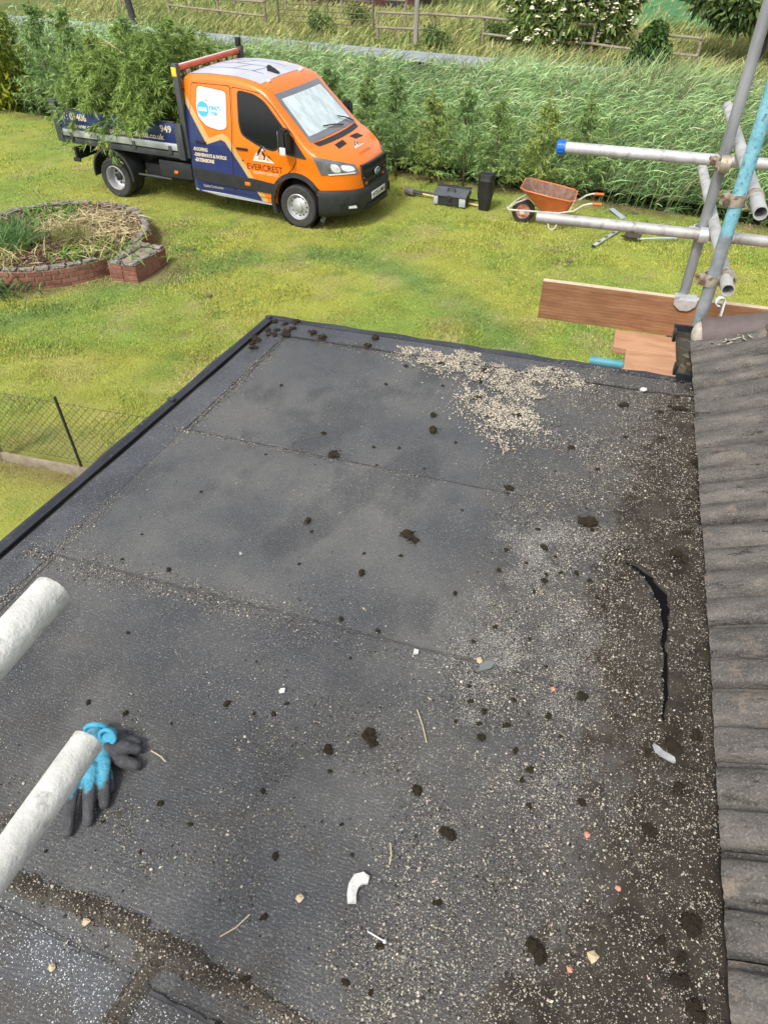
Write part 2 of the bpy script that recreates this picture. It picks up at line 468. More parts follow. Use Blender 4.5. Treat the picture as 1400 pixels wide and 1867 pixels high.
# ================================================================== TREES AND SHRUBS
def spray(P0, D0, length, n_twigs, leaf_l, leaf_w, cols, droop=.35, spread=.8, needle=8):
    """a feathery conifer branch: twigs with small flat leaflets; returns V,F,T"""
    t = rng.uniform(.12, 1, n_twigs)
    P = P0 + np.outer(t * length, D0); P[:, 2] -= droop * (t ** 2) * length
    rnd = rng.normal(size=(n_twigs, 3)); rnd[:, 2] *= .5
    D = unit(D0[None] * .8 + rnd * spread + np.array([0, 0, -.15]))
    tl = length * rng.uniform(.18, .42, n_twigs) * (1.15 - .6 * t)
    I = np.repeat(np.arange(n_twigs), needle)
    u = rng.uniform(0, 1, len(I))
    LP = P[I] + D[I] * (tl[I] * u)[:, None]; LP[:, 2] -= .25 * u ** 2 * tl[I]
    LD = unit(D[I] * .9 + rng.normal(size=(len(I), 3)) * .55 + np.array([0, 0, -.1]))
    V, F = ribbons(LP, LD, np.full(len(I), leaf_l) * rng.uniform(.6, 1.4, len(I)), np.full(len(I), leaf_w), np.tile([0, 0, -.25], (len(I), 1)), 1, np.array([1, .25]))
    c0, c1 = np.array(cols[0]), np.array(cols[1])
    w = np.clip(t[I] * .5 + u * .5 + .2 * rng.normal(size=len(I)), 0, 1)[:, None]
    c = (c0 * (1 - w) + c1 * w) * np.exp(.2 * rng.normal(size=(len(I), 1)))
    return V, F, rep(np.clip(c, .008, .6), 4)

def conifer_meshes(h, rad, nbr, seed_cols, leaf=.05):
    parts = []
    for i in range(nbr):
        z = h * (.06 + .92 * (i + rng.random()) / nbr)
        fr = z / h
        rr = rad * (1.08 - .9 * fr ** 1.5) * rng.uniform(.6, 1.3)
        a = rng.uniform(0, 6.283)
        D0 = unit(np.array([math.cos(a), math.sin(a), .45 + .5 * fr]))
        parts.append(spray(np.array([0, 0, z * .93]), D0, max(rr, .14), 10, leaf * 1.25, leaf * .34, seed_cols, .15, .55, 9))
    top = spray(np.array([0, 0, h * .86]), np.array([.05, 0, 1.0]), h * .2, 14, leaf, leaf * .3, seed_cols, 0, .35, 7); parts.append(top)
    V, F, T = cat_mesh(parts)
    crown = np_mesh('crown', V, F, T)
    bm = bmesh.new(); tube(bm, [(0, 0, -.1), (.01, 0, h * .5), (0, .01, h * .97)], [.026, .015, .004], 7)
    tr = bpy.data.meshes.new('trunk'); bm.to_mesh(tr); bm.free(); smooth(tr)
    tr.materials.append(M('conifer_bark', (.10, .085, .05), (.17, .14, .085), scale=14, rough=.9))
    return crown, tr
LEAFC = leafmat('conifer_leaf', .6, .25)
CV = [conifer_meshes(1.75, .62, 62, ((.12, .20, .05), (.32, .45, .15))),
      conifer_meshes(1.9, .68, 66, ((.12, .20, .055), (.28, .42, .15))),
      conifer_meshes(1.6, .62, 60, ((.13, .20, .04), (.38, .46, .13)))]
def conifer(x, y, k, sc, label, group='young conifers planted along the reed bed'):
    t = empty('conifer_tree', (x, y, 0), rng.uniform(0, 6.28), label, 'tree', group); t.scale = (sc, sc, sc * rng.uniform(.95, 1.08))
    link('crown', CV[k][0], LEAFC, t); link('trunk', CV[k][1], None, t)
right = [(-.32, 16.0, 0, 1.0, 'young conifer rising directly behind the orange bonnet'),
         (.24, 15.62, 1, .95, 'young conifer between the truck bumper and the tool box'),
         (.95, 15.25, 2, 1.0, 'young conifer behind the left end of the tool box'),
         (1.58, 15.0, 1, .93, 'young conifer behind the right end of the tool box'),
         (2.15, 14.75, 0, .98, 'young conifer directly behind the tall black bin'),
         (3.0, 14.55, 2, .98, 'young conifer behind the front of the wheelbarrow tray'),
         (3.75, 14.5, 0, .94, 'rightmost young conifer, behind the wheelbarrow handles')]
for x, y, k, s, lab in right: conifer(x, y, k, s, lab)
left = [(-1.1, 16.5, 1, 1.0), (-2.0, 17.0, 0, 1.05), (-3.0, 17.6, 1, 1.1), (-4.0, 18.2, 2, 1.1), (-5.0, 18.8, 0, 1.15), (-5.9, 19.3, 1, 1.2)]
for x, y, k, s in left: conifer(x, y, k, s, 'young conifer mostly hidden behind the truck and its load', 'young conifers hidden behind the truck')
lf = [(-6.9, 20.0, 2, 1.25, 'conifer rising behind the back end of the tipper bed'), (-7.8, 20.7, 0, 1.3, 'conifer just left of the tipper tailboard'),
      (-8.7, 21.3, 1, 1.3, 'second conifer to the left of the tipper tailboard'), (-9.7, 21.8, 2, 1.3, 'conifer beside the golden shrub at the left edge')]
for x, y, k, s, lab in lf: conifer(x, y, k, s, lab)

def leaf_crown(name, centers, radii, n, size, cols, squash=1.0, asp=.5, flower=None):
    cl = np.array(centers, float); rr = np.array(radii, float)
    i = rng.choice(len(cl), n, p=rr ** 2 / (rr ** 2).sum())
    v = unit(rng.normal(size=(n, 3))); d = rr[i] * rng.uniform(.45, 1.05, n) ** .6
    d *= 1 + .18 * np.sin(v[:, 0] * 7 + i) * np.cos(v[:, 1] * 6)
    P = cl[i] + v * d[:, None] * np.array([1, 1, squash])
    D = unit(v * .7 + rng.normal(size=(n, 3)) * .7 + np.array([0, 0, -.25]))
    V, F = ribbons(P, D, size * rng.uniform(.6, 1.4, n), size * asp * rng.uniform(.7, 1.2, n), np.tile([0, 0, -.25], (n, 1)), 2, np.array([.3, 1, .1]))
    c = vary(cols[0], n, .25); hi = rng.random(n) < .4; c[hi] = vary(cols[1], hi.sum(), .2)
    return np_mesh(name, V, F, rep(c, 6))

# golden shrub at the left edge
g = empty('golden_shrub', (-10.55, 21.6, 0), 0, 'golden yellow-green shrub cut off by the left edge of the picture', 'shrub')
link('crown', leaf_crown('crown', [(0, 0, .9), (.15, -.1, 1.7), (-.2, .1, 2.3), (.5, .2, .6), (.2, 0, 2.75)], [.8, .75, .7, .6, .45], 5200, .13,
                         ((.20, .26, .03), (.62, .60, .06)), 1.1, .5), leafmat('golden_leaf', .55, .35), g)
tube_obj('trunk', [(0, 0, -.1), (.03, 0, 1), (0, .05, 2.3)], [.06, .04, .02], MATS['conifer_bark'], g, 7)

# flowering elder
el = empty('elder_bush', (6.75, 31.2, 0), 0, 'big round bush covered in creamy white flower heads behind the far fence', 'bush')
cc = [(-1.2, -.3, 1.0), (0, -.5, 1.2), (1.2, -.2, 1.1), (-.6, 0, 2.2), (.7, 0, 2.4), (0, .2, 3.2), (1.7, .2, 1.9), (-1.7, .2, 1.9)]
link('crown', leaf_crown('crown', cc, [1.1, 1.2, 1.05, 1.2, 1.2, 1.1, .9, .9], 15000, .2, ((.10, .15, .035), (.26, .33, .09)), 1, .5), leafmat('elder_leaf', .6, .25), el)
n = 420; i = rng.integers(0, len(cc), n); v = unit(rng.normal(size=(n, 3)) + np.array([0, -.6, .3]))
P = np.array(cc)[i] + v * np.array([1.1, 1.2, 1.05, 1.2, 1.2, 1.1, .9, .9])[i][:, None] * rng.uniform(.95, 1.08, (n, 1))
fl = []
for k in range(5):
    o_ = rng.normal(size=(n, 3)) * .05
    fl.append(grains(P + o_, rng.uniform(.04, .085, n), vary((.74, .73, .52), n, .1, .03), .5))
V, F, T = cat_mesh(fl)
setp(link('flower_heads', np_mesh('flower_heads', V, F, T), tintmat('elder_flower', .8), el), kind='stuff')
for k, (dx, dy) in enumerate(((-.5, 0), (.1, .1), (.6, -.1))):
    tube_obj('stem', [(dx * .4, dy, -.15), (dx, dy, 1.1), (dx * 1.6, dy, 2.4)], [.09, .06, .03], MATS['conifer_bark'], el, 7)

# dark broadleaf tree, right
tr = empty('broadleaf_tree', (12.9, 28.9, 0), 0, 'dark leafy tree with a bare trunk at the top right corner', 'tree')
cc = [(-1.3, -.8, 1.7), (-.3, -1.2, 1.9), (.9, -.9, 1.6), (-1.7, .2, 2.6), (0, -.6, 3.2), (1.6, 0, 2.6), (-.8, .4, 4.2), (1, .5, 4.4), (0, 0, 5.4), (-.6, -.9, 2.4), (-2.1, -.3, 1.9)]
link('crown', leaf_crown('crown', cc, [.95, .95, 1, 1, 1.3, 1.2, 1.3, 1.3, 1.2, .9, .7], 15000, .27, ((.05, .085, .022), (.13, .19, .05)), .85, .42), leafmat('broad_leaf', .5, .2), tr)
bark = M('tree_bark', (.12, .095, .075), (.2, .17, .14), scale=9, rough=.95, bmp=.6, bscale=20, bdist=.02)
tk = tube_obj('trunk', [(0, 0, -.2), (.05, 0, .8), (0, .1, 1.8), (-.05, .1, 4.2)], [.24, .19, .17, .06], bark, tr, 10)
for a, z in ((.5, 1.3), (2.4, 1.6), (4.1, 1.5), (5.5, 1.9)):
    tube_obj('limb', [(0, .05, z), (math.cos(a) * .7, math.sin(a) * .7, z + .6), (math.cos(a) * 1.5, math.sin(a) * 1.5, z + 1.1)], [.08, .06, .03], bark, tr, 7)

# ivy clump on the fence
iv = empty('ivy_clump', (8.75, 27.5, 0), 0, 'rounded dark green ivy clump growing over the far fence', 'shrub')
link('crown', leaf_crown('crown', [(-.25, 0, .35), (.25, 0, .4), (0, -.05, .75), (.1, 0, 1.0), (-.45, 0, .15)], [.42, .4, .42, .3, .3], 2600, .12, ((.04, .09, .02), (.11, .19, .04)), 1, .75), leafmat('ivy_leaf', .5, .2), iv)
tube_obj('stem', [(0, 0, -.1), (.04, 0, .5), (0, .03, 1.0)], [.03, .02, .01], MATS['conifer_bark'], iv, 6)
# small weeds clumps on the verge
for x, y, h, lab in ((4.4, 32.6, .8, 'bushy green weed in front of the elder bush fence'), (-2.6, 34.4, .9, 'bushy green weed by the metal gate post'),
                     (1.9, 31.4, .75, 'dark green weed clump beside the tall grey pole'), (-1.1, 36.6, .9, 'pale green weed clump between gate and rail fence')):
    w = empty('verge_weed', (x, y, 0), 0, lab, 'weed')
    link('foliage', leaf_crown('foliage', [(0, 0, h * .35), (.25, 0, h * .3), (-.2, .1, h * .6)], [h * .45, h * .4, h * .35], 700, .13, ((.07, .12, .03), (.2, .27, .08)), 1, .4), leafmat('weed_leaf', .6, .25), w)
    tube_obj('stem', [(0, 0, -.12), (.02, 0, h * .7)], [.015, .006], MATS['conifer_bark'], w, 5)

# ================================================================== FAR FENCES, POLES, GATE, SHED
WOOD = M('fence_wood', (.20, .165, .115), (.30, .26, .19), scale=3, rough=.9, sc=(1, 1, 4), bmp=.4, bscale=30, third=(.12, .10, .06), tscale=5)
def rail_fence(label, posts, rails, hp=.95, zr=(.88, .45), rp=.05, rr=.045):
    p0 = posts[0]; f = empty('rail_fence', (p0[0], p0[1], 0), 0, label, 'fence')
    for i, (x, y, h) in enumerate(posts):
        tube_obj('post', [(x - p0[0], y - p0[1], -.2), (x - p0[0] + .01, y - p0[1], h * hp)], [rp * 1.15, rp], WOOD, f, 8)
    for (a, b_, za, zb) in rails:
        x0, y0 = posts[a][:2]; x1, y1 = posts[b_][:2]
        tube_obj('rail', [(x0 - p0[0], y0 - p0[1] - .07, za), ((x0 + x1) / 2 - p0[0], (y0 + y1) / 2 - p0[1] - .07, (za + zb) / 2 - .012), (x1 - p0[0], y1 - p0[1] - .07, zb)], rr, WOOD, f, 7)
    return f
rail_fence('long weathered two-rail timber fence in front of the flowering elder', [(-.25, 33.0, 1.0), (1.9, 32.4, 1.0), (3.7, 31.7, 1.0), (5.4, 30.6, 1.0), (7.35, 29.75, 1.0), (8.75, 28.7, .5)],
           [(0, 1, .9, .9), (1, 2, .9, .88), (2, 3, .88, .88), (3, 4, .88, .9), (0, 1, .42, .42), (2, 3, .38, .36), (3, 4, .36, .34), (4, 5, .34, .3)])
rail_fence('short two-rail timber fence panel beside the ivy clump', [(8.55, 28.55, .93), (10.15, 27.05, 1.0)], [(0, 1, .84, .86), (0, 1, .36, .38)])
rail_fence('far timber rail fence at the top left beyond the road', [(-12.6, 41.6, 1.0), (-9.8, 39.6, 1.0), (-7.2, 37.6, 1.0), (-5.0, 36.2, 1.0)],
           [(0, 1, .9, .9), (1, 2, .9, .9), (2, 3, .9, .9), (1, 2, .45, .45), (2, 3, .45, .42)], rp=.06)
rail_fence('distant timber rail fence running behind the truck roof', [(-7.4, 43.0, 1.0), (-4.6, 40.6, 1.0), (-1.9, 38.6, 1.0), (.9, 36.4, 1.05)],
           [(0, 1, .92, .92), (1, 2, .92, .92), (2, 3, .92, .92)], rp=.06)
def pole(name, label, p, top, r, mat):
    o = empty(name, (p[0], p[1], 0), 0, label, 'pole')
    tube_obj('shaft', [(0, 0, -.3), (top[0] * .5, top[1] * .5, top[2] * .5), top], [r * 1.1, r, r * .95], mat, o, 12)
    bm = bmesh.new(); lathe(bm, [(r * 1.02, top[2] - .012), (r * 1.12, top[2] - .01), (r * 1.12, top[2] + .02), (0.001, top[2] + .05)], 12, 'z')
    cp = bm_obj('cap', bm, M('pole_cap', (.05, .05, .05), rough=.6), o, (top[0], top[1], 0)); return o
pole('utility_pole', 'tall weathered grey timber pole beyond the road', (1.18, 31.7), (.12, 0, 5.0), .085, M('pole_wood', (.22, .20, .175), (.32, .29, .25), scale=3, rough=.9, sc=(1, 1, .2)))
pole('black_pole', 'leaning dark pole beyond the road above the truck load', (-10.4, 35.9), (-.55, .2, 3.2), .13, M('dark_pole', (.022, .02, .022), (.05, .045, .05), scale=4, rough=.8))
# metal field gate
MET = M('gate_metal', (.10, .085, .06), (.17, .15, .11), scale=6, rough=.75, metal=.2)
gt = empty('field_gate', (-4.4, 35.9, 0), math.atan2(-1.7, 4.1), 'rusty metal five-bar field gate beside the road', 'gate')
for x in (0, 1.6, 2.3, 4.3): tube_obj('upright', [(x, 0, -.1 if x in (0, 4.3) else .25), (x, 0, 1.2)], .028 if x not in (0, 4.3) else .05, MET, gt, 7)
for z in (.28, .48, .68, .88, 1.1): tube_obj('bar', [(0, 0, z), (4.3, 0, z)], .018, MET, gt, 6)
# shed far away
sh = empty('shed', (-4.7, 44.3, 0), math.atan2(-1.2, 4.6), 'dark red-brown timber shed at the top edge', 'shed')
TIM = M('shed_timber', (.055, .022, .02), (.09, .035, .03), scale=4, rough=.9, sc=(6, 1, 1))
bbox_obj('wall', (0, 6.6, 0, 3.5, -.1, 2.2), TIM, sh)
for k in range(22): bbox_obj('plank', (k * .3 + .01, k * .3 + .285, -.03, -.003, -.08, 2.19), TIM, sh)
bm = bmesh.new(); prism(bm, [(-.35, 2.15), (1.75, 3.0), (3.85, 2.15), (3.85, 2.23), (1.75, 3.08), (-.35, 2.23)], -.2, 6.8, Matrix(((0, 0, 1, 0), (1, 0, 0, 0), (0, 1, 0, 0), (0, 0, 0, 1))))
bm_obj('roof', bm, M('shed_roof', (.09, .085, .08), rough=.85), sh)
bbox_obj('door', (5.0, 5.9, -.055, -.032, 0, 1.95), M('shed_door', (.02, .02, .022), rough=.7), sh)
sg = empty('sign_board', (-2.35, 43.45, 0), math.atan2(-1.2, 4.6), 'small red and white sign board in front of the dark shed', 'sign')
tube_obj('post', [(0, 0, -.1), (0, 0, .95)], .03, WOOD, sg, 6)
bbox_obj('panel', (-.42, .42, -.06, -.032, .35, 1.0), M('sign_red', (.45, .09, .08), (.55, .14, .12), scale=3, rough=.6), sg)
bbox_obj('white_stripe', (-.36, .36, -.066, -.061, .72, .92), M('sign_white', (.7, .66, .62), rough=.6), sg)

# ================================================================== FLAT ROOF EXTENSION
RZ = 2.9; RANG = math.atan2(-.30717, .95166); RO = (-.548, 3.248, 0)
def aleft(b): return .0806 * b            # left edge runs slightly out of square
EAVE_A0, EAVE_S = 1.99, .0             # x of the tile edge on the roof:  a = A0 - S*b
def felt_mat(name, base, silt, tone=1.0, dirt=True):
    m, nt, b = newmat(name)
    v = coord(nt, 'Object')
    sep = nt.nodes.new('ShaderNodeSeparateXYZ'); nt.links.new(v, sep.inputs[0]); A, B = sep.outputs[0], sep.outputs[1]
    silt_f = noise(nt, v, 2.3, 6, .62, .40, .66)
    c = mixc(nt, silt_f, base, silt)
    clean = noise(nt, coord(nt, 'Object', (1, .6, 1)), 4.2, 4, .5, .54, .62)
    c = mixc(nt, math_n(nt, 'MULTIPLY', clean, .55), c, tuple(k * .62 for k in base))
    # brownish silt film toward the near end, where water stands
    br = nt.nodes.new('ShaderNodeMapRange'); br.inputs['From Min'].default_value = -1.7; br.inputs['From Max'].default_value = -2.9
    nt.links.new(B, br.inputs['Value'])
    bn = math_n(nt, 'MULTIPLY', br.outputs[0], noise(nt, v, 5, 6, .65, .46, .60))
    c = mixc(nt, math_n(nt, 'MULTIPLY', bn, .75), c, (.050, .042, .032))
    # dirt against the tiles
    er = nt.nodes.new('ShaderNodeMapRange'); er.inputs['From Min'].default_value = 1.38; er.inputs['From Max'].default_value = 1.86
    nt.links.new(math_n(nt, 'ADD', A, math_n(nt, 'MULTIPLY', noise(nt, v, 3.5, 5, .6, .3, .7), .32)), er.inputs['Value'])
    en = math_n(nt, 'MULTIPLY', er.outputs[0], noise(nt, v, 11, 5, .7, .25, .5))
    c = mixc(nt, math_n(nt, 'MULTIPLY', en, .6), c, (.058, .050, .041))
    # fine mineral speckle
    sp = noise(nt, v, 260, 2, .5, .60, .66); c = mixc(nt, math_n(nt, 'MULTIPLY', sp, .55), c, (.26, .255, .24))
    sp2 = noise(nt, v, 170, 3, .6, .60, .70); c = mixc(nt, math_n(nt, 'MULTIPLY', sp2, .6), c, (.022, .022, .024))
    nt.links.new(c, b.inputs['Base Color'])
    ro = math_n(nt, 'MULTIPLY_ADD', silt_f, .22, .45); nt.links.new(ro, b.inputs['Roughness'])
    b.inputs['Specular IOR Level'].default_value = .5
    wv = nt.nodes.new('ShaderNodeTexWave'); wv.wave_type = 'BANDS'; wv.bands_direction = 'Y'
    wv.inputs['Scale'].default_value = 34; wv.inputs['Distortion'].default_value = 5; wv.inputs['Detail'].default_value = 3; wv.inputs['Detail Scale'].default_value = 1.2
    nt.links.new(v, wv.inputs['Vector'])
    hsum = math_n(nt, 'ADD', math_n(nt, 'MULTIPLY', wv.outputs['Fac'], .25), math_n(nt, 'ADD', noise(nt, v, 180, 3, .6, .2, .8), math_n(nt, 'MULTIPLY', noise(nt, v, 7, 3, .5, .2, .8), 1.2)))
    bump(nt, b, hsum, .35, .004)
    return m
FELT = [felt_mat('felt_dark', (.050, .052, .056), (.094, .093, .090)), felt_mat('felt_mid', (.054, .057, .062), (.100, .099, .096)),
        felt_mat('felt_blue', (.046, .050, .060), (.076, .079, .086)), felt_mat('felt_grey', (.059, .061, .065), (.110, .109, .104))]
TRIM = M('felt_edge_trim', (.024, .026, .034), (.045, .048, .058), scale=5, rough=.6, spec=.35, bmp=.2, bscale=150, third=(.10, .10, .10), tscale=60, tlo=.62, thi=.72)

ext = empty('flat_roof_extension', RO, RANG, 'single storey extension with black felt flat roof covered in grit and moss', 'building')
def sheet(name, poly, z, mat, th=.004, nx=40, ny=30, wav=.0):
    """quad sheet (4 corners, a/b coords) with thickness and slight undulation"""
    P = np.array(poly, float); bm = bmesh.new(); g = []
    for j in range(ny + 1):
        v_ = j / ny; row = []
        for i in range(nx + 1):
            u_ = i / nx
            p = (P[0] * (1 - u_) + P[1] * u_) * (1 - v_) + (P[3] * (1 - u_) + P[2] * u_) * v_
            zz = z + th + wav * (fbm(p[0], p[1], 2.2, 50) - .5) * 2 * (4 * u_ * (1 - u_)) ** .25
            row.append(bm.verts.new((p[0], p[1], float(zz))))
        g.append(row)
    for j in range(ny):
        for i in range(nx): bm.faces.new((g[j][i], g[j][i + 1], g[j + 1][i + 1], g[j + 1][i]))
    ring = [g[0][i] for i in range(nx + 1)] + [g[j][nx] for j in range(1, ny + 1)] + [g[ny][i] for i in range(nx - 1, -1, -1)] + [g[j][0] for j in range(ny - 1, 0, -1)]
    low = [bm.verts.new((v.co.x, v.co.y, z - .004)) for v in ring]
    for k in range(len(ring)):
        k2 = (k + 1) % len(ring); bm.faces.new((ring[k], low[k], low[k2], ring[k2]))
    return bm_obj(name, bm, mat, ext, sm=40)
AE = 2.16
def q4(b0, b1, l=.06): return [(aleft(b1) + l, b1), (AE, b1), (AE, b0), (aleft(b0) + l, b0)]
deck = bmesh.new(); prism(deck, [(0, 0), (aleft(-4.4), -4.4), (2.25, -4.4), (2.25, 0)], RZ - .16, RZ - .006)
bm_obj('roof_deck', deck, M('deck_board', (.05, .045, .04), rough=.9), ext)
sheet('felt_sheet', q4(-.05, -1.01), RZ, FELT[1], wav=.003)
sheet('felt_sheet', q4(-.982, -1.715), RZ + .004, FELT[3], wav=.0025)
sheet('felt_sheet', q4(-1.686, -2.66), RZ + .001, FELT[0], wav=.004)
sheet('felt_sheet', q4(-2.60, -4.38), RZ - .003, FELT[0], wav=.002)
sheet('felt_patch', [(aleft(-3.6) + .07, -3.6), (.905, -3.6), (.915, -2.655), (aleft(-2.6) + .07, -2.61)], RZ + .006, FELT[2], .004, 16, 16, .002)
sheet('felt_patch', [(.955, -3.6), (1.62, -3.6), (1.50, -2.70), (.965, -2.675)], RZ + .006, FELT[2], .004, 16, 16, .002)
sheet('edge_strip', [(aleft(-4.38) + .03, -4.38), (aleft(-4.38) + .19, -4.38), (.14, -.03), (.03, -.03)], RZ + .006, FELT[2], .003, 6, 60)
sheet('edge_strip', [(.03, -.15), (AE, -.13), (AE, -.03), (.03, -.03)], RZ + .010, FELT[2], .003, 50, 6)
LAP_SHADE = M('lap_shade_line', (.036, .037, .040), (.085, .084, .082), scale=30, rough=.45)  # thin dark strips painted along the laps in place of the step's shade
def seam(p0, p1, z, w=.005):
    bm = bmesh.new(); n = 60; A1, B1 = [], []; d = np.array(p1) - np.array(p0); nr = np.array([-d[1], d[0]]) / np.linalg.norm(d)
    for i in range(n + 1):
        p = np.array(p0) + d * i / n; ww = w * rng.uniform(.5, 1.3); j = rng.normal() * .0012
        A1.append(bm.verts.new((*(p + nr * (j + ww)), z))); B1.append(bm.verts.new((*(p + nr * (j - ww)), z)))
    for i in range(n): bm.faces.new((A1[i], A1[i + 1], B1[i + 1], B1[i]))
    return bm_obj('lap_shade', bm, LAP_SHADE, ext)
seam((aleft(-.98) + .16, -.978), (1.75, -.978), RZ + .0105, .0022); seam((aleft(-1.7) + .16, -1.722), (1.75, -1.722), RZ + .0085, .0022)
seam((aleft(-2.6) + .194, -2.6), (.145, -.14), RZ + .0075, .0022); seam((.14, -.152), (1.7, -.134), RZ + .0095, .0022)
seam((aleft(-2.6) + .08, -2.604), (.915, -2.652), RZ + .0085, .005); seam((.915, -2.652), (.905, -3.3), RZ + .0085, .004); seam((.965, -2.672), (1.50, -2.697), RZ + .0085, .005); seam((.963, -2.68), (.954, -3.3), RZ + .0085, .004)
# raised kerbs with clean dark felt
def kerb(p0, p1, w, h, name='kerb'):
    bm = bmesh.new(); n = 26; rows = []
    d = Vector((p1[0] - p0[0], p1[1] - p0[1], 0)); L = d.length; d.normalize(); nrm = Vector((-d.y, d.x, 0))
    prof = [(0, -.12), (0, h * .96), (.006, h), (w * .42, h * .98), (w * .62, h * .7), (w, .012), (w, .004)]
    for i in range(n + 1):
        p = Vector((p0[0], p0[1], RZ)) + d * (L * i / n); wob = .003 * math.sin(i * 1.7) + .002 * math.sin(i * 3.1)
        rows.append([bm.verts.new(p - nrm * (o_ + wob * (k > 1)) + Vector((0, 0, zz + wob * (k > 0)))) for k, (o_, zz) in enumerate(prof)])
    for i in range(n):
        for k in range(len(prof) - 1): bm.faces.new((rows[i][k], rows[i][k + 1], rows[i + 1][k + 1], rows[i + 1][k]))
    bm.faces.new(rows[0]); bm.faces.new(rows[-1][::-1])
    return bm_obj(name, bm, TRIM, ext, sm=50)
kerb((aleft(-4.4) - .02, -4.4), (-.02, .0), .030, .022)
kerb((-.022, .012), (2.0, .012), .036, .016)
for b_ in (-.02, -.82, -2.0):          # folded felt corner and lap joints on the kerb
    bbox_obj('kerb_lap', (aleft(b_) - .024, aleft(b_) + .006, b_ - .012, b_ + .008, RZ + .018, RZ + .027), TRIM, ext, .003)
bbox_obj('fascia_board', (.01, 2.0, .0, .008, RZ - .16, RZ - .125), M('fascia_black', (.02, .02, .022), rough=.5), ext)
wallm = M('wall_brick', (.24, .10, .065), (.32, .15, .10), scale=7, rough=.9, bmp=.4, bscale=40)
bm = bmesh.new(); prism(bm, [(.1, -.12), (aleft(-4.3) + .1, -4.3), (2.2, -4.3), (2.2, -.12)], -.1, RZ - .17); bm_obj('wall', bm, wallm, ext)

# ------- grit, silt and moss on the roof
TH = RANG; cT, sT = math.cos(TH), math.sin(TH)
def RW(a, b, z): return np.stack([RO[0] + a * cT - b * sT, RO[1] + a * sT + b * cT, z], -1)
def RL(x, y):
    dx, dy = x - RO[0], y - RO[1]; return dx * cT + dy * sT, -dx * sT + dy * cT
PILE = np.array([RL(*p) for p in ((.038, 2.955), (.373, 2.879), (.855, 2.688), (.841, 2.62), (.598, 2.555), (.609, 2.277), (.457, 2.169), (.291, 2.451), (.352, 2.642), (.074, 2.854))])
def inpoly(a, b, P):
    ins = np.zeros(a.shape, bool); j = len(P) - 1
    for i in range(len(P)):
        xi, yi = P[i]; xj, yj = P[j]
        cond = ((yi > b) != (yj > b)) & (a < (xj - xi) * (b - yi) / (yj - yi + 1e-12) + xi)
        ins ^= cond; j = i
    return ins
SPL = [RL(*p) for p in ((.752, 1.545), (.772, 1.528), (.800, 1.485), (.818, 1.42), (.815, 1.36), (.795, 1.29), (.770, 1.22), (.752, 1.14), (.728, 1.06), (.700, .985))]
wid = [.0015, .005, .010, .0145, .0135, .008, .004, .007, .005, .0015]
SPA = np.array(SPL)
def strip_h(a, b):
    """height of the dirt drift piled against the tiles (negative = bare felt)"""
    a = np.asarray(a, float); b = np.asarray(b, float)
    e = np.clip((a - (1.64 + .22 * (fbm(a, b, 2.0, 90) - .5) * 2 + .04 * np.cos(b * 1.4) - .05 * np.clip((-1.9 - b) / .8, 0, 1))) / .34, 0, 1)
    h = -.006 + .014 * e + .030 * e * fbm(a, b, 8, 91) ** 1.5 + .018 * (fbm(a, b, 24, 96) - .5) * np.clip(e * 3, .0, 1)
    d = poly_dist(a, b, SPA); right = a > np.interp(-b, -SPA[:, 1], SPA[:, 0])
    h = h + np.where(right, .016 * np.clip(1 - d / .06, 0, 1), .006 * np.clip(1 - d / .03, 0, 1)) * (b < SPA[0, 1] + .01) * (b > SPA[-1, 1] - .01)
    w = np.interp(-b, -SPA[:, 1], wid)
    return np.where((d < w) & (b < SPA[0, 1]) & (b > SPA[-1, 1]), -.02, h)
def zsurf(a, b):
    """top of the felt (with its laps and patches) at roof coordinates a, b"""
    a = np.asarray(a, float); b = np.asarray(b, float)
    z = np.full(np.broadcast(a, b).shape, RZ + .0055)
    z = np.where((b < -.982) & (b > -1.715), RZ + .0095, z)
    z = np.where((a < aleft(b) + .18), RZ + .0095, z); z = np.where(b > -.145, RZ + .0135, z)
    z = np.where((b < -2.62) & (a < .915), RZ + .0110, z); z = np.where((b < -2.68) & (a > .96) & (a < 1.56), RZ + .0110, z)
    return z
def line_h(a, b):
    """soil washed against the near felt patches"""
    c_ = np.where(a < .9, -2.60, -2.62 - .10 * np.clip(a - 1.0, 0, 1))
    w = .006 + .046 * fbm(a, b, 4, 140); e = np.clip(1.3 - np.abs(b - c_ - .02) / w, 0, 1)
    g = np.clip(1.2 - np.abs(a - .937 + .012 * np.sin(b * 20)) / .026, 0, 1) * (b < -2.6)
    bl = np.clip((fbm(a, b, 3.2, 141) - .52) * 5, 0, 1) * np.clip((-2.1 - b) / .3, 0, 1) * (b > -2.62) * .8
    e = np.maximum(np.maximum(e, g), bl * np.clip(fbm(a, b, 11, 145) * 3.2 - .75, .0, 1)) * np.clip(.55 + fbm(a, b, 7, 146), 0, 1)
    return -.006 + .010 * e + .012 * e * fbm(a, b, 14, 142) + .010 * (fbm(a, b, 34, 143) - .5) * np.clip(e * 3, 0, 1)
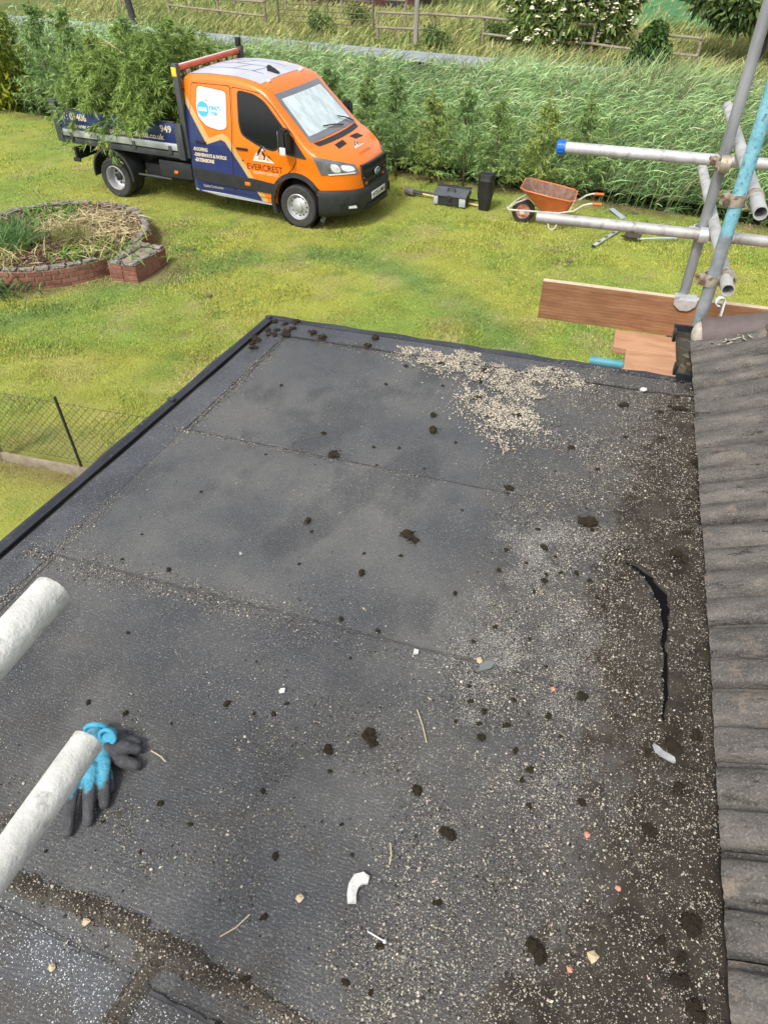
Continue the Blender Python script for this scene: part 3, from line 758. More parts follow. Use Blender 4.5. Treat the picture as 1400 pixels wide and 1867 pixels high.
def grit_density(a, b):
    f = fbm(a, b, 5, 92); f2 = fbm(a, b, 1.7, 93); f3 = fbm(a, b, 14, 94)
    d = .020 + .05 * np.clip((f - .46) * 5, 0, 1)
    d += 2.3 * np.clip((a - 1.22) / .48, 0, 1) ** 1.6 * np.clip(f3 * 3.2 - .85, .15, 1)
    d += 1.0 * np.clip(1 - np.abs(a - 1.42) / .22, 0, 1) * np.clip((f - .47) * 8, 0, 1) * (b < -.5)
    d += .5 * np.clip(1 - np.abs(a - 1.3) / .55, 0, 1) * np.clip((f2 - .42) * 5, 0, 1) * np.clip(f * 2 - .5, 0, 1) * (b < -.75)
    for sb, w in ((-.995, .016), (-1.745, .045)):
        d += 2.0 * np.exp(-((b - sb - .01) / w) ** 2) * np.clip(1.25 - a / 1.1, .12, 1) * np.clip(f3 * 2.4 - .3, 0, 1)
    d += 1.3 * np.exp(-((a - aleft(b) - .165) / .026) ** 2) * np.clip(f * 3 - .7, .08, 1)
    d += .9 * np.exp(-((b + .16) / .035) ** 2) * np.clip(f * 3 - .7, .05, 1)
    d += 1.5 * np.clip((line_h(a, b) + .004) / .006, 0, 1) * np.clip(f3 * 2.6 - .1, .3, 1)
    d += .85 * np.exp(-((a - .935) / .016) ** 2) * (b < -2.6)
    d += .40 * np.clip((-1.95 - b) / .6, 0, 1) * np.clip((f - .48) * 7, 0, 1)
    d += .35 * np.clip(1 - np.hypot(a - 1.15, b + 2.1) / .7, 0, 1) * np.clip(f * 2.6 - .9, 0, 1)
    d *= np.where((b < -2.66) & (np.abs(a - .935) > .03) & (a < 1.5), .35, 1)
    return d
N = 640000
a = rng.uniform(-.15, 2.03, N); b = -rng.random(N) ** 1.0 * 3.05
# fewer candidates far away than near, where single grains show
keep = (rng.random(N) < grit_density(a, b) * .62) & (a > aleft(b) + .07) & (a < EAVE_A0 - EAVE_S * b + .02)
a, b = a[keep], b[keep]; n = len(a)
size = rng.lognormal(math.log(.00096), .46, n).clip(.0005, .0044)
size *= np.where(grit_density(a, b) < .22, .78, 1.0); kind_ = rng.random(n); pale_p = .34 + .14 * np.clip((fbm(a, b, 3, 95) - .4) * 5, 0, 1) + .16 * np.clip((a - 1.1) / .3, 0, 1) - .22 * np.clip((a - 1.62) / .2, 0, 1)
tint = np.where((kind_ < pale_p)[:, None], vary((.38, .345, .28), n, .28, .06), np.where((kind_ < .62)[:, None], vary((.13, .12, .105), n, .35, .06), vary((.030, .026, .021), n, .3, .06)))
sh_ = np.maximum(strip_h(a, b), line_h(a, b)); z = zsurf(a, b) + np.clip(sh_, 0, 1) + .0014 + size * .3
V, F, T = grains(RW(a, b, z), size, tint)
setp(link('roof_grit', np_mesh('roof_grit', V, F, T), tintmat('grit_stone', .85)), 'pale and dark grit scattered over the felt roof', 'grit', kind='stuff')
# chalky dried silt left of the split
N = 90000; a = rng.normal(1.50, .12, N); b = rng.uniform(-2.15, -1.0, N)
keep = (rng.random(N) < np.clip((fbm(a, b, 6, 160) - .45) * 5, 0, 1) * np.clip(fbm(a, b, 19, 161) * 3 - .8, 0, 1) * .75) & (a < 1.75); a, b = a[keep], b[keep]
V, F, T = grains(RW(a, b, zsurf(a, b) + np.clip(strip_h(a, b), 0, 1) + .0012), rng.uniform(.0005, .0012, len(a)), vary((.42, .41, .37), len(a), .18, .03))
setp(link('chalky_silt', np_mesh('chalky_silt', V, F, T), tintmat('dust_mineral', .85)), 'chalky pale dried silt just left of the felt split', 'dust', kind='stuff')
# white roof mineral dust where the fresh felt patches meet
N = 60000; a = rng.uniform(-.2, 1.7, N); b = rng.uniform(-3.0, -2.6, N)
w = np.clip((fbm(a, b, 6, 97) - .5) * 6, 0, 1) * np.exp(-((b + 2.70) / .06) ** 2) + .35 * np.clip((fbm(a, b, 5, 98) - .6) * 6, 0, 1)
w2 = np.clip((fbm(a, b, 7, 99) - .48) * 5, 0, 1) * np.exp(-((b + 2.66) / .05) ** 2)
keep = (rng.random(N) < np.maximum(w, w2) * .35) & (a > aleft(b) + .1); a, b = a[keep], b[keep]
size = rng.uniform(.0006, .0016, len(a))
V, F, T = grains(RW(a, b, zsurf(a, b) + .0006), size, vary((.55, .57, .58), len(a), .15, .03))
setp(link('mineral_dust', np_mesh('mineral_dust', V, F, T), tintmat('dust_mineral', .85)), 'whitish mineral dust on the dark felt patches in the near corner', 'dust', kind='stuff')
# pale shingle pile
N = 130000; a = rng.uniform(PILE[:, 0].min() - .14, PILE[:, 0].max() + .14, N); b = rng.uniform(PILE[:, 1].min() - .14, -.03, N)
wob = (fbm(a, b, 9, 101) - .5) * .16; wob2 = (fbm(a, b, 9, 102) - .5) * .16
ins = inpoly(a + wob, b + wob2, PILE); f = fbm(a, b, 8, 103)
f9 = fbm(a, b, 22, 107)
keep = np.where(ins, rng.random(N) < np.clip(f * 2.8 - .85, .05, 1) * np.clip(f9 * 3.2 - .75, .2, 1) * 1.0, rng.random(N) < .16 * np.exp(-poly_dist(a, b, np.vstack([PILE, PILE[:1]])) / .022))
a, b, f, ins = a[keep], b[keep], f[keep], ins[keep]; n = len(a)
size = rng.uniform(.0015, .0036, n); h = np.where(ins, .010 * np.clip(f * 2.2 - .6, 0, 1), 0) * rng.random(n)
V, F, T = grains(RW(a, b, RZ + .012 + h), size, vary((.43, .385, .305), n, .26, .06) * np.where(rng.random((n, 1)) < .24, .25, 1), .7)
setp(link('shingle_pile', np_mesh('shingle_pile', V, F, T), tintmat('shingle_stone', .85)), 'spread pile of pale cream shingle near the far roof edge', 'gravel', kind='stuff')
# dirt drift against the tiles
aa, bb = np.meshgrid(np.linspace(1.30, 2.06, 130), np.linspace(-3.2, -.06, 460))
hh = strip_h(aa, bb)
W3 = RW(aa, bb, RZ + .0050 + hh)
idx = np.arange(aa.size).reshape(aa.shape)
F = np.stack([idx[:-1, :-1], idx[:-1, 1:], idx[1:, 1:], idx[1:, :-1]], -1).reshape(-1, 4)
t1 = np.array([.024, .020, .016]); t2 = np.array([.052, .045, .036]); w = np.clip(fbm(aa, bb, 12, 105) * 2 - .5, 0, 1)[..., None]
mossy = np.clip((fbm(aa, bb, 3.5, 106) - .55) * 6, 0, 1)[..., None]
tc = (t1 * (1 - w) + t2 * w) * (1 - .7 * mossy) + np.array([.030, .022, .014]) * .7 * mossy
edge_w = np.clip((hh + .001) / .010, 0, 1)[..., None]; tc = np.array([.082, .078, .072]) * (1 - edge_w) + tc * edge_w
me = np_mesh('dirt_drift', W3.reshape(-1, 3), F, tc.reshape(-1, 3)); smooth(me)
setp(link('dirt_drift', me, tintmat('drift_soil', .95, .1)), 'drift of dark soil and rotted moss along the tile edge', 'soil', kind='stuff')

aa, bb = np.meshgrid(np.linspace(-.25, 1.75, 330), np.linspace(-2.95, -2.0, 160))
hh = line_h(aa, bb); hh = np.where(aa < aleft(bb) + .05, -.02, hh)
W3 = RW(aa, bb, zsurf(aa, bb) - .002 + hh)
idx = np.arange(aa.size).reshape(aa.shape)
F = np.stack([idx[:-1, :-1], idx[:-1, 1:], idx[1:, 1:], idx[1:, :-1]], -1).reshape(-1, 4)
w = np.clip(fbm(aa, bb, 16, 144) * 2 - .5, 0, 1)[..., None]; edge_w = np.clip((hh + .001) / .008, 0, 1)[..., None]
tc = np.array([.042, .035, .027]) * (1 - w) + np.array([.085, .074, .060]) * w; tc = np.array([.075, .071, .065]) * (1 - edge_w) + tc * edge_w
me = np_mesh('soil_line', W3.reshape(-1, 3), F, tc.reshape(-1, 3)); smooth(me)
setp(link('soil_line', me, tintmat('drift_soil', .95, .1)), 'brown soil washed along the edges of the near felt patches', 'soil', kind='stuff')
# torn split in the felt: a long dark gap at the foot of a lifted edge, its shade a black ribbon laid on top
sp = empty('felt_split', (*RW(np.array(SPL[4][0]), np.array(SPL[4][1]), np.array(RZ)),), RANG, 'long curved black split torn in the felt near the tiles', 'split')
bm = bmesh.new(); L_, R_ = [], []
o_ = SPL[4]
for i in range(len(SPL) * 4 - 3):
    t_ = i / 4; j = min(int(t_), len(SPL) - 2); f_ = t_ - j
    p = (SPL[j][0] * (1 - f_) + SPL[j + 1][0] * f_, SPL[j][1] * (1 - f_) + SPL[j + 1][1] * f_); w_ = (wid[j] * (1 - f_) + wid[j + 1] * f_) * rng.uniform(.8, 1.25)
    j_ = rng.normal() * .0028
    L_.append(bm.verts.new((p[0] - o_[0] - w_ * rng.uniform(.6, 1.3) + j_, p[1] - o_[1], .021))); R_.append(bm.verts.new((p[0] - o_[0] + w_ * rng.uniform(.8, 1.15) + j_, p[1] - o_[1], .027)))
for i in range(len(L_) - 1): bm.faces.new((L_[i], R_[i], R_[i + 1], L_[i + 1]))
bm_obj('gap', bm, M('split_shade', (.005, .005, .006), rough=.95, spec=.05), sp)

# moss clumps
MOSS = M('moss_dark', (.026, .021, .015), (.078, .063, .043), scale=60, rough=.95, spec=.1, bmp=.8, bscale=140, bdist=.006, third=(.05, .055, .02), tscale=40)
def moss_mesh(seed):
    """ragged tuft: several torn lumps with loose crumbs lying round them"""
    rr = random.Random(seed); bm = bmesh.new()
    for k in range(rr.randint(5, 8)):
        g = bmesh.ops.create_icosphere(bm, subdivisions=2, radius=1)
        cx, cy, cz = rr.uniform(-.6, .6), rr.uniform(-.5, .5), rr.uniform(0, .3); s = rr.uniform(.3, .62)
        for v in g['verts']:
            j = 1 + .75 * (rr.random() - .5)
            v.co = Vector((v.co.x * s * j + cx, v.co.y * s * j + cy, max(-.1, v.co.z * .7 * s * j + cz + .12)))
    for k in range(16):
        g = bmesh.ops.create_icosphere(bm, subdivisions=1, radius=rr.uniform(.04, .13))
        a_, r_ = rr.uniform(0, 6.283), rr.uniform(.7, 1.5)
        for v in g['verts']: v.co = Vector((v.co.x * (1 + rr.random()) + math.cos(a_) * r_, v.co.y + math.sin(a_) * r_, v.co.z * .7 + .02))
    me = bpy.data.meshes.new('moss_clump'); bm.to_mesh(me); bm.free(); me.materials.append(MOSS); return me
MM = [moss_mesh(k) for k in range(6)]
def moss(x, y, r, label, group, k=None):
    o = link('moss_clump', MM[rng.integers(0, 6) if k is None else k]); la, lb = RL(x, y); o.location = (x, y, float(zsurf(la, lb)) + max(0.0, float(strip_h(la, lb)), float(line_h(la, lb))))
    o.rotation_euler = (0, 0, rng.uniform(0, 6.28)); o.scale = (r, r * rng.uniform(.75, 1.1), r * rng.uniform(.85, 1.15))
    setp(o, label, 'moss', group)
big = [(-.185, 2.128, .024, 'round black moss ball on the second felt sheet'), (.084, 1.677, .026, 'dark moss clump near the middle of the roof'),
       (.676, 1.740, .03, 'brown moss clump near the dirt drift, level with the middle of the roof'), (-.038, .960, .024, 'dark moss clump to the right of the gloves, mid roof'),
       (-.253, 1.754, .015, 'small dark moss clump left of the mid-roof clump'), (-.068, 1.517, .013, 'tiny dark moss clump below the mid-roof clump'),
       (.442, 1.932, .017, 'small greenish moss clump below the shingle pile'), (.193, 2.288, .02, 'dark moss clump beside the small shingle-coated lump'),
       (-.138, .921, .015, 'small moss clump just left of the larger mid-roof lump'), (.301, .478, .022, 'dark moss clump at the near right of the roof'),
       (-.039, 3.023, .022, 'brown moss clump on the far kerb left of the shingle'), (.526, 2.372, .022, 'dark moss clump on the lower shingle spread'),
       (.077, .814, .016, 'small dark moss clump above the white shard'), (.514, 1.071, .018, 'dark wet moss lump left of the felt split'),
       (.142, .713, .016, 'flat dark moss smear right of the white shard'), (.707, 2.176, .016, 'moss crumb with a dead leaf right of the shingle'),
       (.10, 1.655, .014, 'small moss lump touching the mid-roof clump'), (-.025, .935, .014, 'moss lump touching the clump right of the gloves')]
for x, y, r, lab in big: moss(x, y, r, lab, 'moss clumps on the roof')
for k in range(26):
    a_, b_ = rng.uniform(.02, .15), -rng.uniform(.02, .22)
    if k > 15: a_, b_ = rng.uniform(.12, .55), -.07 - rng.uniform(0, .1)
    if k > 21: a_, b_ = rng.uniform(.01, .07), -rng.uniform(.2, .42)
    p = RW(np.array(a_), np.array(b_), np.array(0.)); moss(p[0], p[1], rng.uniform(.009, .021), 'crumb of dark brown moss in the cluster at the far left roof corner', 'moss crumbs at the far left corner')
for k in range(22):
    a_, b_ = rng.uniform(.75, 1.75), -rng.uniform(.05, .3)
    if k > 12: a_, b_ = rng.uniform(.95, 1.35), -rng.uniform(.3, .62)
    p = RW(np.array(a_), np.array(b_), np.array(0.)); moss(p[0], p[1], rng.uniform(.007, .016), 'dark moss crumb lying among the pale shingle', 'moss crumbs in the shingle')
for k in range(32):
    a_, b_ = rng.uniform(1.38, 1.72), -rng.uniform(1.05, 2.15)
    p = RW(np.array(a_), np.array(b_), np.array(0.)); moss(p[0], p[1], rng.uniform(.006, .014), 'black wet moss crumb between the felt split and mid roof', 'moss crumbs left of the split')
for k in range(36):
    a_, b_ = rng.uniform(.3, 1.6), -rng.uniform(1.9, 2.75)
    p = RW(np.array(a_), np.array(b_), np.array(0.)); moss(p[0], p[1], rng.uniform(.004, .010), 'small dark moss crumb strewn over the near part of the roof', 'moss crumbs on the near roof')
for k in range(26):
    a_, b_ = rng.uniform(.2, 1.6), -rng.uniform(.35, 1.9)
    p = RW(np.array(a_), np.array(b_), np.array(0.)); moss(p[0], p[1], rng.uniform(.004, .009), 'tiny dark moss speck strewn over the middle of the roof', 'moss specks mid roof')
for k in range(34):
    a_, b_ = 1.98 - abs(rng.normal(0, .12)), -rng.uniform(.1, 2.8)
    if poly_dist(np.array(a_), np.array(b_), SPA) < .05: continue
    p = RW(np.array(a_), np.array(b_), np.array(0.)); moss(p[0], p[1], rng.uniform(.010, .022), 'rotted moss lump in the soil drift along the tiles', 'moss lumps in the soil drift')

# small single debris
def flat_piece(name, pts, z, th, mat, label, cat, tilt=(0, 0)):
    cx = sum(p[0] for p in pts) / len(pts); cy = sum(p[1] for p in pts) / len(pts)
    bm = bmesh.new(); prism(bm, [(p[0] - cx, p[1] - cy) for p in pts], 0, th)
    bmesh.ops.triangulate(bm, faces=bm.faces[:], ngon_method='EAR_CLIP')
    for v in bm.verts: v.co += Vector((rng.normal() * .0008, rng.normal() * .0008, rng.normal() * .0012))
    o = bm_obj(name, bm, mat, None, (cx, cy, z), (tilt[0], tilt[1], 0)); return setp(o, label, cat)
MORT = M('mortar_bit', (.50, .49, .46), (.66, .65, .62), scale=60, rough=.9, bmp=.6, bscale=120, bdist=.003)
S0 = np.array([-.054, .597])
bm = bmesh.new(); rows = []
for px, py, w_ in ((643, 1651, 8), (642, 1636, 8.5), (645, 1622, 9.5), (653, 1611, 11), (663, 1608, 10), (673, 1612, 6)):
    c_ = np.array([(px - 654) * .00114, -(py - 1625) * .00115]); k_ = len(rows); tg = [(0, 1), (.05, 1), (.35, .9), (.75, .6), (1, 0), (1, -.3)][k_]
    nr = np.array([-tg[1], tg[0]]) / math.hypot(*tg) * w_ * .00114
    rows.append([bm.verts.new((*(c_ + nr * q_), z_ + rng.normal() * .001)) for q_, z_ in ((1, 0), (1, .009), (.2, .013), (-1, .009), (-1, 0))])
for A1, B1 in zip(rows[:-1], rows[1:]):
    for k in range(4): bm.faces.new((A1[k], A1[k + 1], B1[k + 1], B1[k]))
bm.faces.new(rows[0]); bm.faces.new(rows[-1][::-1])
setp(bm_obj('mortar_shard', bm, MORT, None, (S0[0], S0[1], RZ + .011)), 'white curved mortar shard in the near middle of the roof', 'shard')
flat_piece('white_chip', [(.080, 1.206), (.094, 1.208), (.096, 1.22), (.084, 1.224)], RZ + .010, .006, MORT, 'small bright white chip in the middle of the roof', 'chip')
flat_piece('white_chip', [(-.275, 1.084), (-.262, 1.086), (-.260, 1.094), (-.273, 1.095)], RZ + .010, .005, MORT, 'small white rectangular chip right of the upper tube', 'chip')
flat_piece('slate_flake', [(.648, .912), (.660, .906), (.668, .894), (.682, .890), (.690, .878), (.691, .868), (.682, .864), (.671, .873), (.658, .885), (.651, .898)], RZ + .042, .007, M('slate_grey', (.22, .225, .225), (.36, .36, .35), scale=50, rough=.8), 'long pale grey slate flake in the dirt below the split', 'flake', (.05, .1))
flat_piece('slate_flake', [(.255, 1.15), (.29, 1.16), (.305, 1.18), (.28, 1.182), (.262, 1.172)], RZ + .010, .004, M('slate_dark', (.14, .15, .15), rough=.7), 'grey slate flake beside a cream stone, mid roof', 'flake')
STONE = M('cream_stone', (.42, .33, .19), (.52, .43, .28), scale=50, rough=.85, bmp=.5, bscale=120)
PINK = M('pink_tile', (.50, .18, .13), (.60, .26, .2), scale=60, rough=.85)
def stone(x, y, r, mat, label, cat='stone', dz=.0):
    o = link('stone', rock_mesh('stone', r, int(abs(x * 1000)), .6, 1, .3), mat, None, (x, y, RZ + .008 + r * .4 + dz)); setp(o, label, cat)
stone(.411, .467, .012, STONE, 'cream angular stone near the right dirt strip, near edge', dz=.004); stone(-.175, .575, .009, STONE, 'tan stone on a moss lump left of the mortar shard', dz=.008)
stone(.262, 1.185, .010, STONE, 'triangular cream stone in the middle right of the roof'); stone(-.606, .532, .009, STONE, 'pale yellow stone on the near left dirt line', dz=.004)
stone(-.648, .450, .008, STONE, 'small yellowish stone on the left dark felt patch', dz=.004); stone(-.454, 1.603, .007, MATS['slate_grey'], 'small grey stone on the second felt sheet, left')
stone(1.088, 2.568, .016, MORT, 'white stone at the far right corner of the roof', dz=.006)
for x, y, lab in ((.362, .448, 'pink tile fragment below the cream angular stone'), (.495, .597, 'pink tile chip in the near right dirt'), (.446, 1.093, 'salmon tile chip near the wet moss lump'), (.452, .709, 'reddish tile chip right of the mortar shard')):
    stone(x, y, .007, PINK, lab, 'chip', .003)
sc_ = empty('screw', (-.011, .503, RZ + .012), -.5, 'white headed screw lying near the mortar shard', 'screw')
ZN = M('zinc_white', (.62, .62, .6), rough=.45, metal=.3)
tube_obj('shank', [(-.026, 0, 0), (-.018, 0, 0), (.012, 0, .001)], [.0008, .0018, .0018], ZN, sc_, 7)
bm = bmesh.new(); bmesh.ops.create_uvsphere(bm, u_segments=10, v_segments=6, radius=.0045); bm_obj('head', bm, ZN, sc_, (.014, 0, .001))
STRAW = M('dry_straw', (.42, .36, .2), (.5, .44, .28), scale=20, rough=.8)
for pts, lab in (([(-.33, .505, 0), (-.30, .520, .004), (-.275, .545, .003)], 'bent straw twig on the near left dirt'), ([(.012, .645, 0), (.016, .665, .004), (.014, .690, .002)], 'short upright straw stalk above the mortar shard'),
                 ([(.085, 1.03, 0), (.097, .98, .005), (.105, .935, .002)], 'long thin straw stalk in the middle of the roof'), ([(-.57, .915, 0), (-.54, .897, .003), (-.527, .885, 0)], 'thin straw stalk beside the glove fingertips')):
    o = tube_obj('straw_stalk', [(p[0] - pts[0][0], p[1] - pts[0][1], p[2]) for p in pts], .0014, STRAW, None, 5, (pts[0][0], pts[0][1], RZ + .014)); setp(o, lab, 'straw')

# ================================================================== TILED HOUSE ROOF
HANG = math.atan2(-.2824, .9593); HO = (1.409, 2.987, 0); PITCH = R(24)
house = empty('house', HO, HANG, 'house eaves with weathered grey-brown ribbed concrete tiles', 'house')
TILEM, nt, bs = newmat('concrete_tile')
tc = nt.nodes.new('ShaderNodeTexCoord'); oi = nt.nodes.new('ShaderNodeObjectInfo')
def tvec(sc):
    m1 = nt.nodes.new('ShaderNodeVectorMath'); m1.operation = 'MULTIPLY'; m1.inputs[1].default_value = sc; nt.links.new(tc.outputs['Object'], m1.inputs[0])
    m2 = nt.nodes.new('ShaderNodeVectorMath'); m2.operation = 'MULTIPLY_ADD'; m2.inputs[1].default_value = (7.3, 5.1, 3.7); nt.links.new(oi.outputs['Location'], m2.inputs[0]); nt.links.new(m1.outputs[0], m2.inputs[2]); return m2.outputs[0]
vs1, vs2 = tvec((.35, 1, 1)), tvec((1, 1, 1))
c = mixc(nt, noise(nt, vs1, 16, 6, .65, .36, .66), (.066, .062, .056), (.150, .138, .122))
c = mixc(nt, noise(nt, vs2, 9, 5, .65, .57, .74), c, (.22, .175, .135))
c = mixc(nt, noise(nt, vs1, 30, 5, .7, .56, .68), c, (.026, .024, .021))
c = mixc(nt, math_n(nt, 'MULTIPLY', noise(nt, vs2, 190, 2, .5, .52, .70), .45), c, (.25, .24, .225))
c = mixc(nt, math_n(nt, 'MULTIPLY', noise(nt, vs2, 140, 3, .6, .56, .72), .45), c, (.025, .024, .022))
nt.links.new(c, bs.inputs['Base Color']); bs.inputs['Roughness'].default_value = .92; bs.inputs['Specular IOR Level'].default_value = .2
bump(nt, bs, math_n(nt, 'ADD', noise(nt, vs2, 120, 4, .65, .2, .8), noise(nt, vs1, 26, 4, .6, .2, .8)), .7, .004)
def tile_mesh(seed):
    rr = random.Random(seed); bm = bmesh.new()
    ys = [0, .004, .010, .020, .045, .070, .078, .084, .092, .101, .107, .113, .122, .147, .174, .182, .188, .196, .2065]
    zs = [-.012, .006, .014, .017, .018, .016, .010, -.004, -.010, -.010, -.002, .010, .016, .018, .016, .010, -.003, -.008, -.010]
    xs_ = [0, .012, .10, .2, .36]
    top = [[bm.verts.new((x + rr.uniform(-.0015, .0015), y, z + .018 + rr.uniform(-.0006, .0006) - (.004 if x == 0 else 0))) for y, z in zip(ys, zs)] for x in xs_]
    bot = [[bm.verts.new((x, y, -.004 + min(z, 0) * .3)) for y, z in zip(ys, zs)] for x in xs_]
    nx, ny = len(xs_), len(ys)
    for i in range(nx - 1):
        for j in range(ny - 1):
            bm.faces.new((top[i][j], top[i + 1][j], top[i + 1][j + 1], top[i][j + 1])); bm.faces.new((bot[i][j], bot[i][j + 1], bot[i + 1][j + 1], bot[i + 1][j]))
    for j in range(ny - 1):
        bm.faces.new((top[0][j], top[0][j + 1], bot[0][j + 1], bot[0][j])); bm.faces.new((top[-1][j], bot[-1][j], bot[-1][j + 1], top[-1][j + 1]))
    for i in range(nx - 1):
        bm.faces.new((top[i][0], bot[i][0], bot[i + 1][0], top[i + 1][0])); bm.faces.new((top[i][-1], top[i + 1][-1], bot[i + 1][-1], bot[i][-1]))
    bmesh.ops.recalc_face_normals(bm, faces=bm.faces[:])
    me = bpy.data.meshes.new('tile'); bm.to_mesh(me); bm.free(); smooth(me, 40); me.materials.append(TILEM); return me
TM = [tile_mesh(k) for k in range(4)]
for c_ in range(4):
    for k in range(17):
        y = -.075 - (k + 1) * .2135 + rng.normal() * .0012
        o = link('tile', TM[(k * 3 + c_) % 4], None, house)
        o.location = (math.cos(PITCH) * c_ * .30 + rng.normal() * .002, y, 2.948 + math.sin(PITCH) * c_ * .30 + c_ * .003)
        o.rotation_euler = (rng.normal() * .006, -PITCH + .045 + rng.normal() * .006, rng.normal() * .004)
bm = bmesh.new(); prism(bm, [(.03, 2.87), (1.45, 2.87 + .63), (1.45, 2.955 + .62), (.03, 2.935)], -3.75, -.06, Matrix(((1, 0, 0, 0), (0, 0, 1, 0), (0, 1, 0, 0), (0, 0, 0, 1))))
bm_obj('roof_structure', bm, M('rafter_dark', (.03, .027, .024), rough=.95), house)
bbox_obj('wall', (.12, 1.4, -3.7, -.2, -.1, 2.84), wallm, house)
# verge cap along the gable end with its mortar bed
CAPM = M('verge_cap', (.085, .064, .060), (.115, .090, .084), scale=12, rough=.75, bmp=.25, bscale=90)
bm = bmesh.new(); rows = []
for i in range(9):
    x = .035 + i * .15; row = []
    for k in range(11):
        a_ = math.pi * (k / 10); row.append(bm.verts.new((x, math.cos(a_) * .074 * (1.05 if i == 0 else 1), math.sin(a_) * .070 * (1.04 if i == 0 else 1))))
    rows.append(row)
for i in range(8):
    for k in range(10): bm.faces.new((rows[i][k], rows[i][k + 1], rows[i + 1][k + 1], rows[i + 1][k]))
bm_obj('verge_cap', bm, CAPM, house, (0, -.075, 2.985), (0, R(-15), 0), 60)
bm = bmesh.new(); g = bmesh.ops.create_uvsphere(bm, u_segments=18, v_segments=10, radius=1)
for v in bm.verts: v.co = Vector((v.co.x * .045 * (1 if v.co.x < 0 else .4), v.co.y * .060, v.co.z * .056 + .004)) * (1 + .05 * rng.normal())
bm_obj('mortar_end', bm, M('mortar_pale', (.36, .31, .255), (.46, .41, .35), scale=40, rough=.95, bmp=.6, bscale=120, bdist=.003), house, (.036, -.075, 2.99), (0, R(-15), 0), 60)
# lichen flakes on the verge tile
LIC = M('lichen', (.30, .29, .22), (.42, .40, .32), scale=80, rough=.95)
lm = rock_mesh('lichen_patch', .011, 3, .18, 2, .45); lm.materials.append(LIC)
for k in range(26):
    o = link('lichen_patch', lm, None, house); t_ = rng.random()
    xx = .05 + .24 * t_ + rng.normal() * .025; yy = -.20 + .055 * t_ + rng.normal() * .014
    o.location = (xx, yy, 2.972 + .40 * xx + .010); o.rotation_euler = (0, -PITCH, rng.uniform(0, 6)); s_ = rng.uniform(.3, 1.0); o.scale = (s_ * 1.4, s_ * .7, s_)
# black plastic gutter length
gu = empty('gutter', HO, HANG, 'short black half-round plastic gutter holding dirty water at the eaves', 'gutter')
BLK = M('black_plastic', (.012, .013, .015), (.022, .024, .027), scale=10, rough=.32)
bm = bmesh.new(); rows = []
for y in (-.375, -.2, 0, .075):
    row = []
    for k in range(13):
        a_ = math.pi + math.pi * k / 12; row.append(bm.verts.new((-.012 + math.cos(a_) * .054, y, 2.955 + math.sin(a_) * .056)))
    for k in range(12, -1, -1):
        a_ = math.pi + math.pi * k / 12; row.append(bm.verts.new((-.012 + math.cos(a_) * .050, y, 2.955 + math.sin(a_) * .052)))
    rows.append(row)
for A_, B_ in zip(rows[:-1], rows[1:]):
    m_ = len(A_)
    for k in range(m_): bm.faces.new((A_[k], A_[(k + 1) % m_], B_[(k + 1) % m_], B_[k]))
bm.faces.new(rows[0]); bm.faces.new(rows[-1][::-1]); bm_obj('channel', bm, BLK, gu, sm=40)
for y, t_ in ((-.386, -.010), (.075, .012)):
    bm = bmesh.new(); pl = [(-.012 + math.cos(math.pi + math.pi * k / 14) * .0575, 2.957 + math.sin(math.pi + math.pi * k / 14) * .0595) for k in range(15)]
    prism(bm, pl, y, y + abs(t_), Matrix(((1, 0, 0, 0), (0, 0, 1, 0), (0, 1, 0, 0), (0, 0, 0, 1)))); bm_obj('stop_end', bm, BLK, gu)
bbox_obj('clip', (-.074, -.060, -.02, .03, 2.915, 2.962), BLK, gu, .003); bbox_obj('clip', (-.074, -.060, -.33, -.29, 2.915, 2.962), BLK, gu, .003)
bm = bmesh.new(); vs_ = [bm.verts.new(p) for p in ((-.058, -.375, 2.927), (.034, -.375, 2.927), (.034, .075, 2.927), (-.058, .075, 2.927))]; bm.faces.new(vs_)
bm_obj('standing_water', bm, M('gutter_water', (.035, .032, .022), (.07, .06, .04), scale=22, rough=.12, spec=.6), gu)
lm2 = rock_mesh('gutter_debris', .012, 12, .4, 2, .4); lm2.materials.append(M('gutter_silt', (.10, .085, .055), (.16, .14, .1), scale=60, rough=.95))
for k in range(9):
    o = link('debris', lm2, None, gu); o.location = (rng.uniform(-.04, .02), rng.uniform(-.3, .05), 2.928); s_ = rng.uniform(.4, 1.1); o.scale = (s_, s_ * 1.5, s_ * .6)

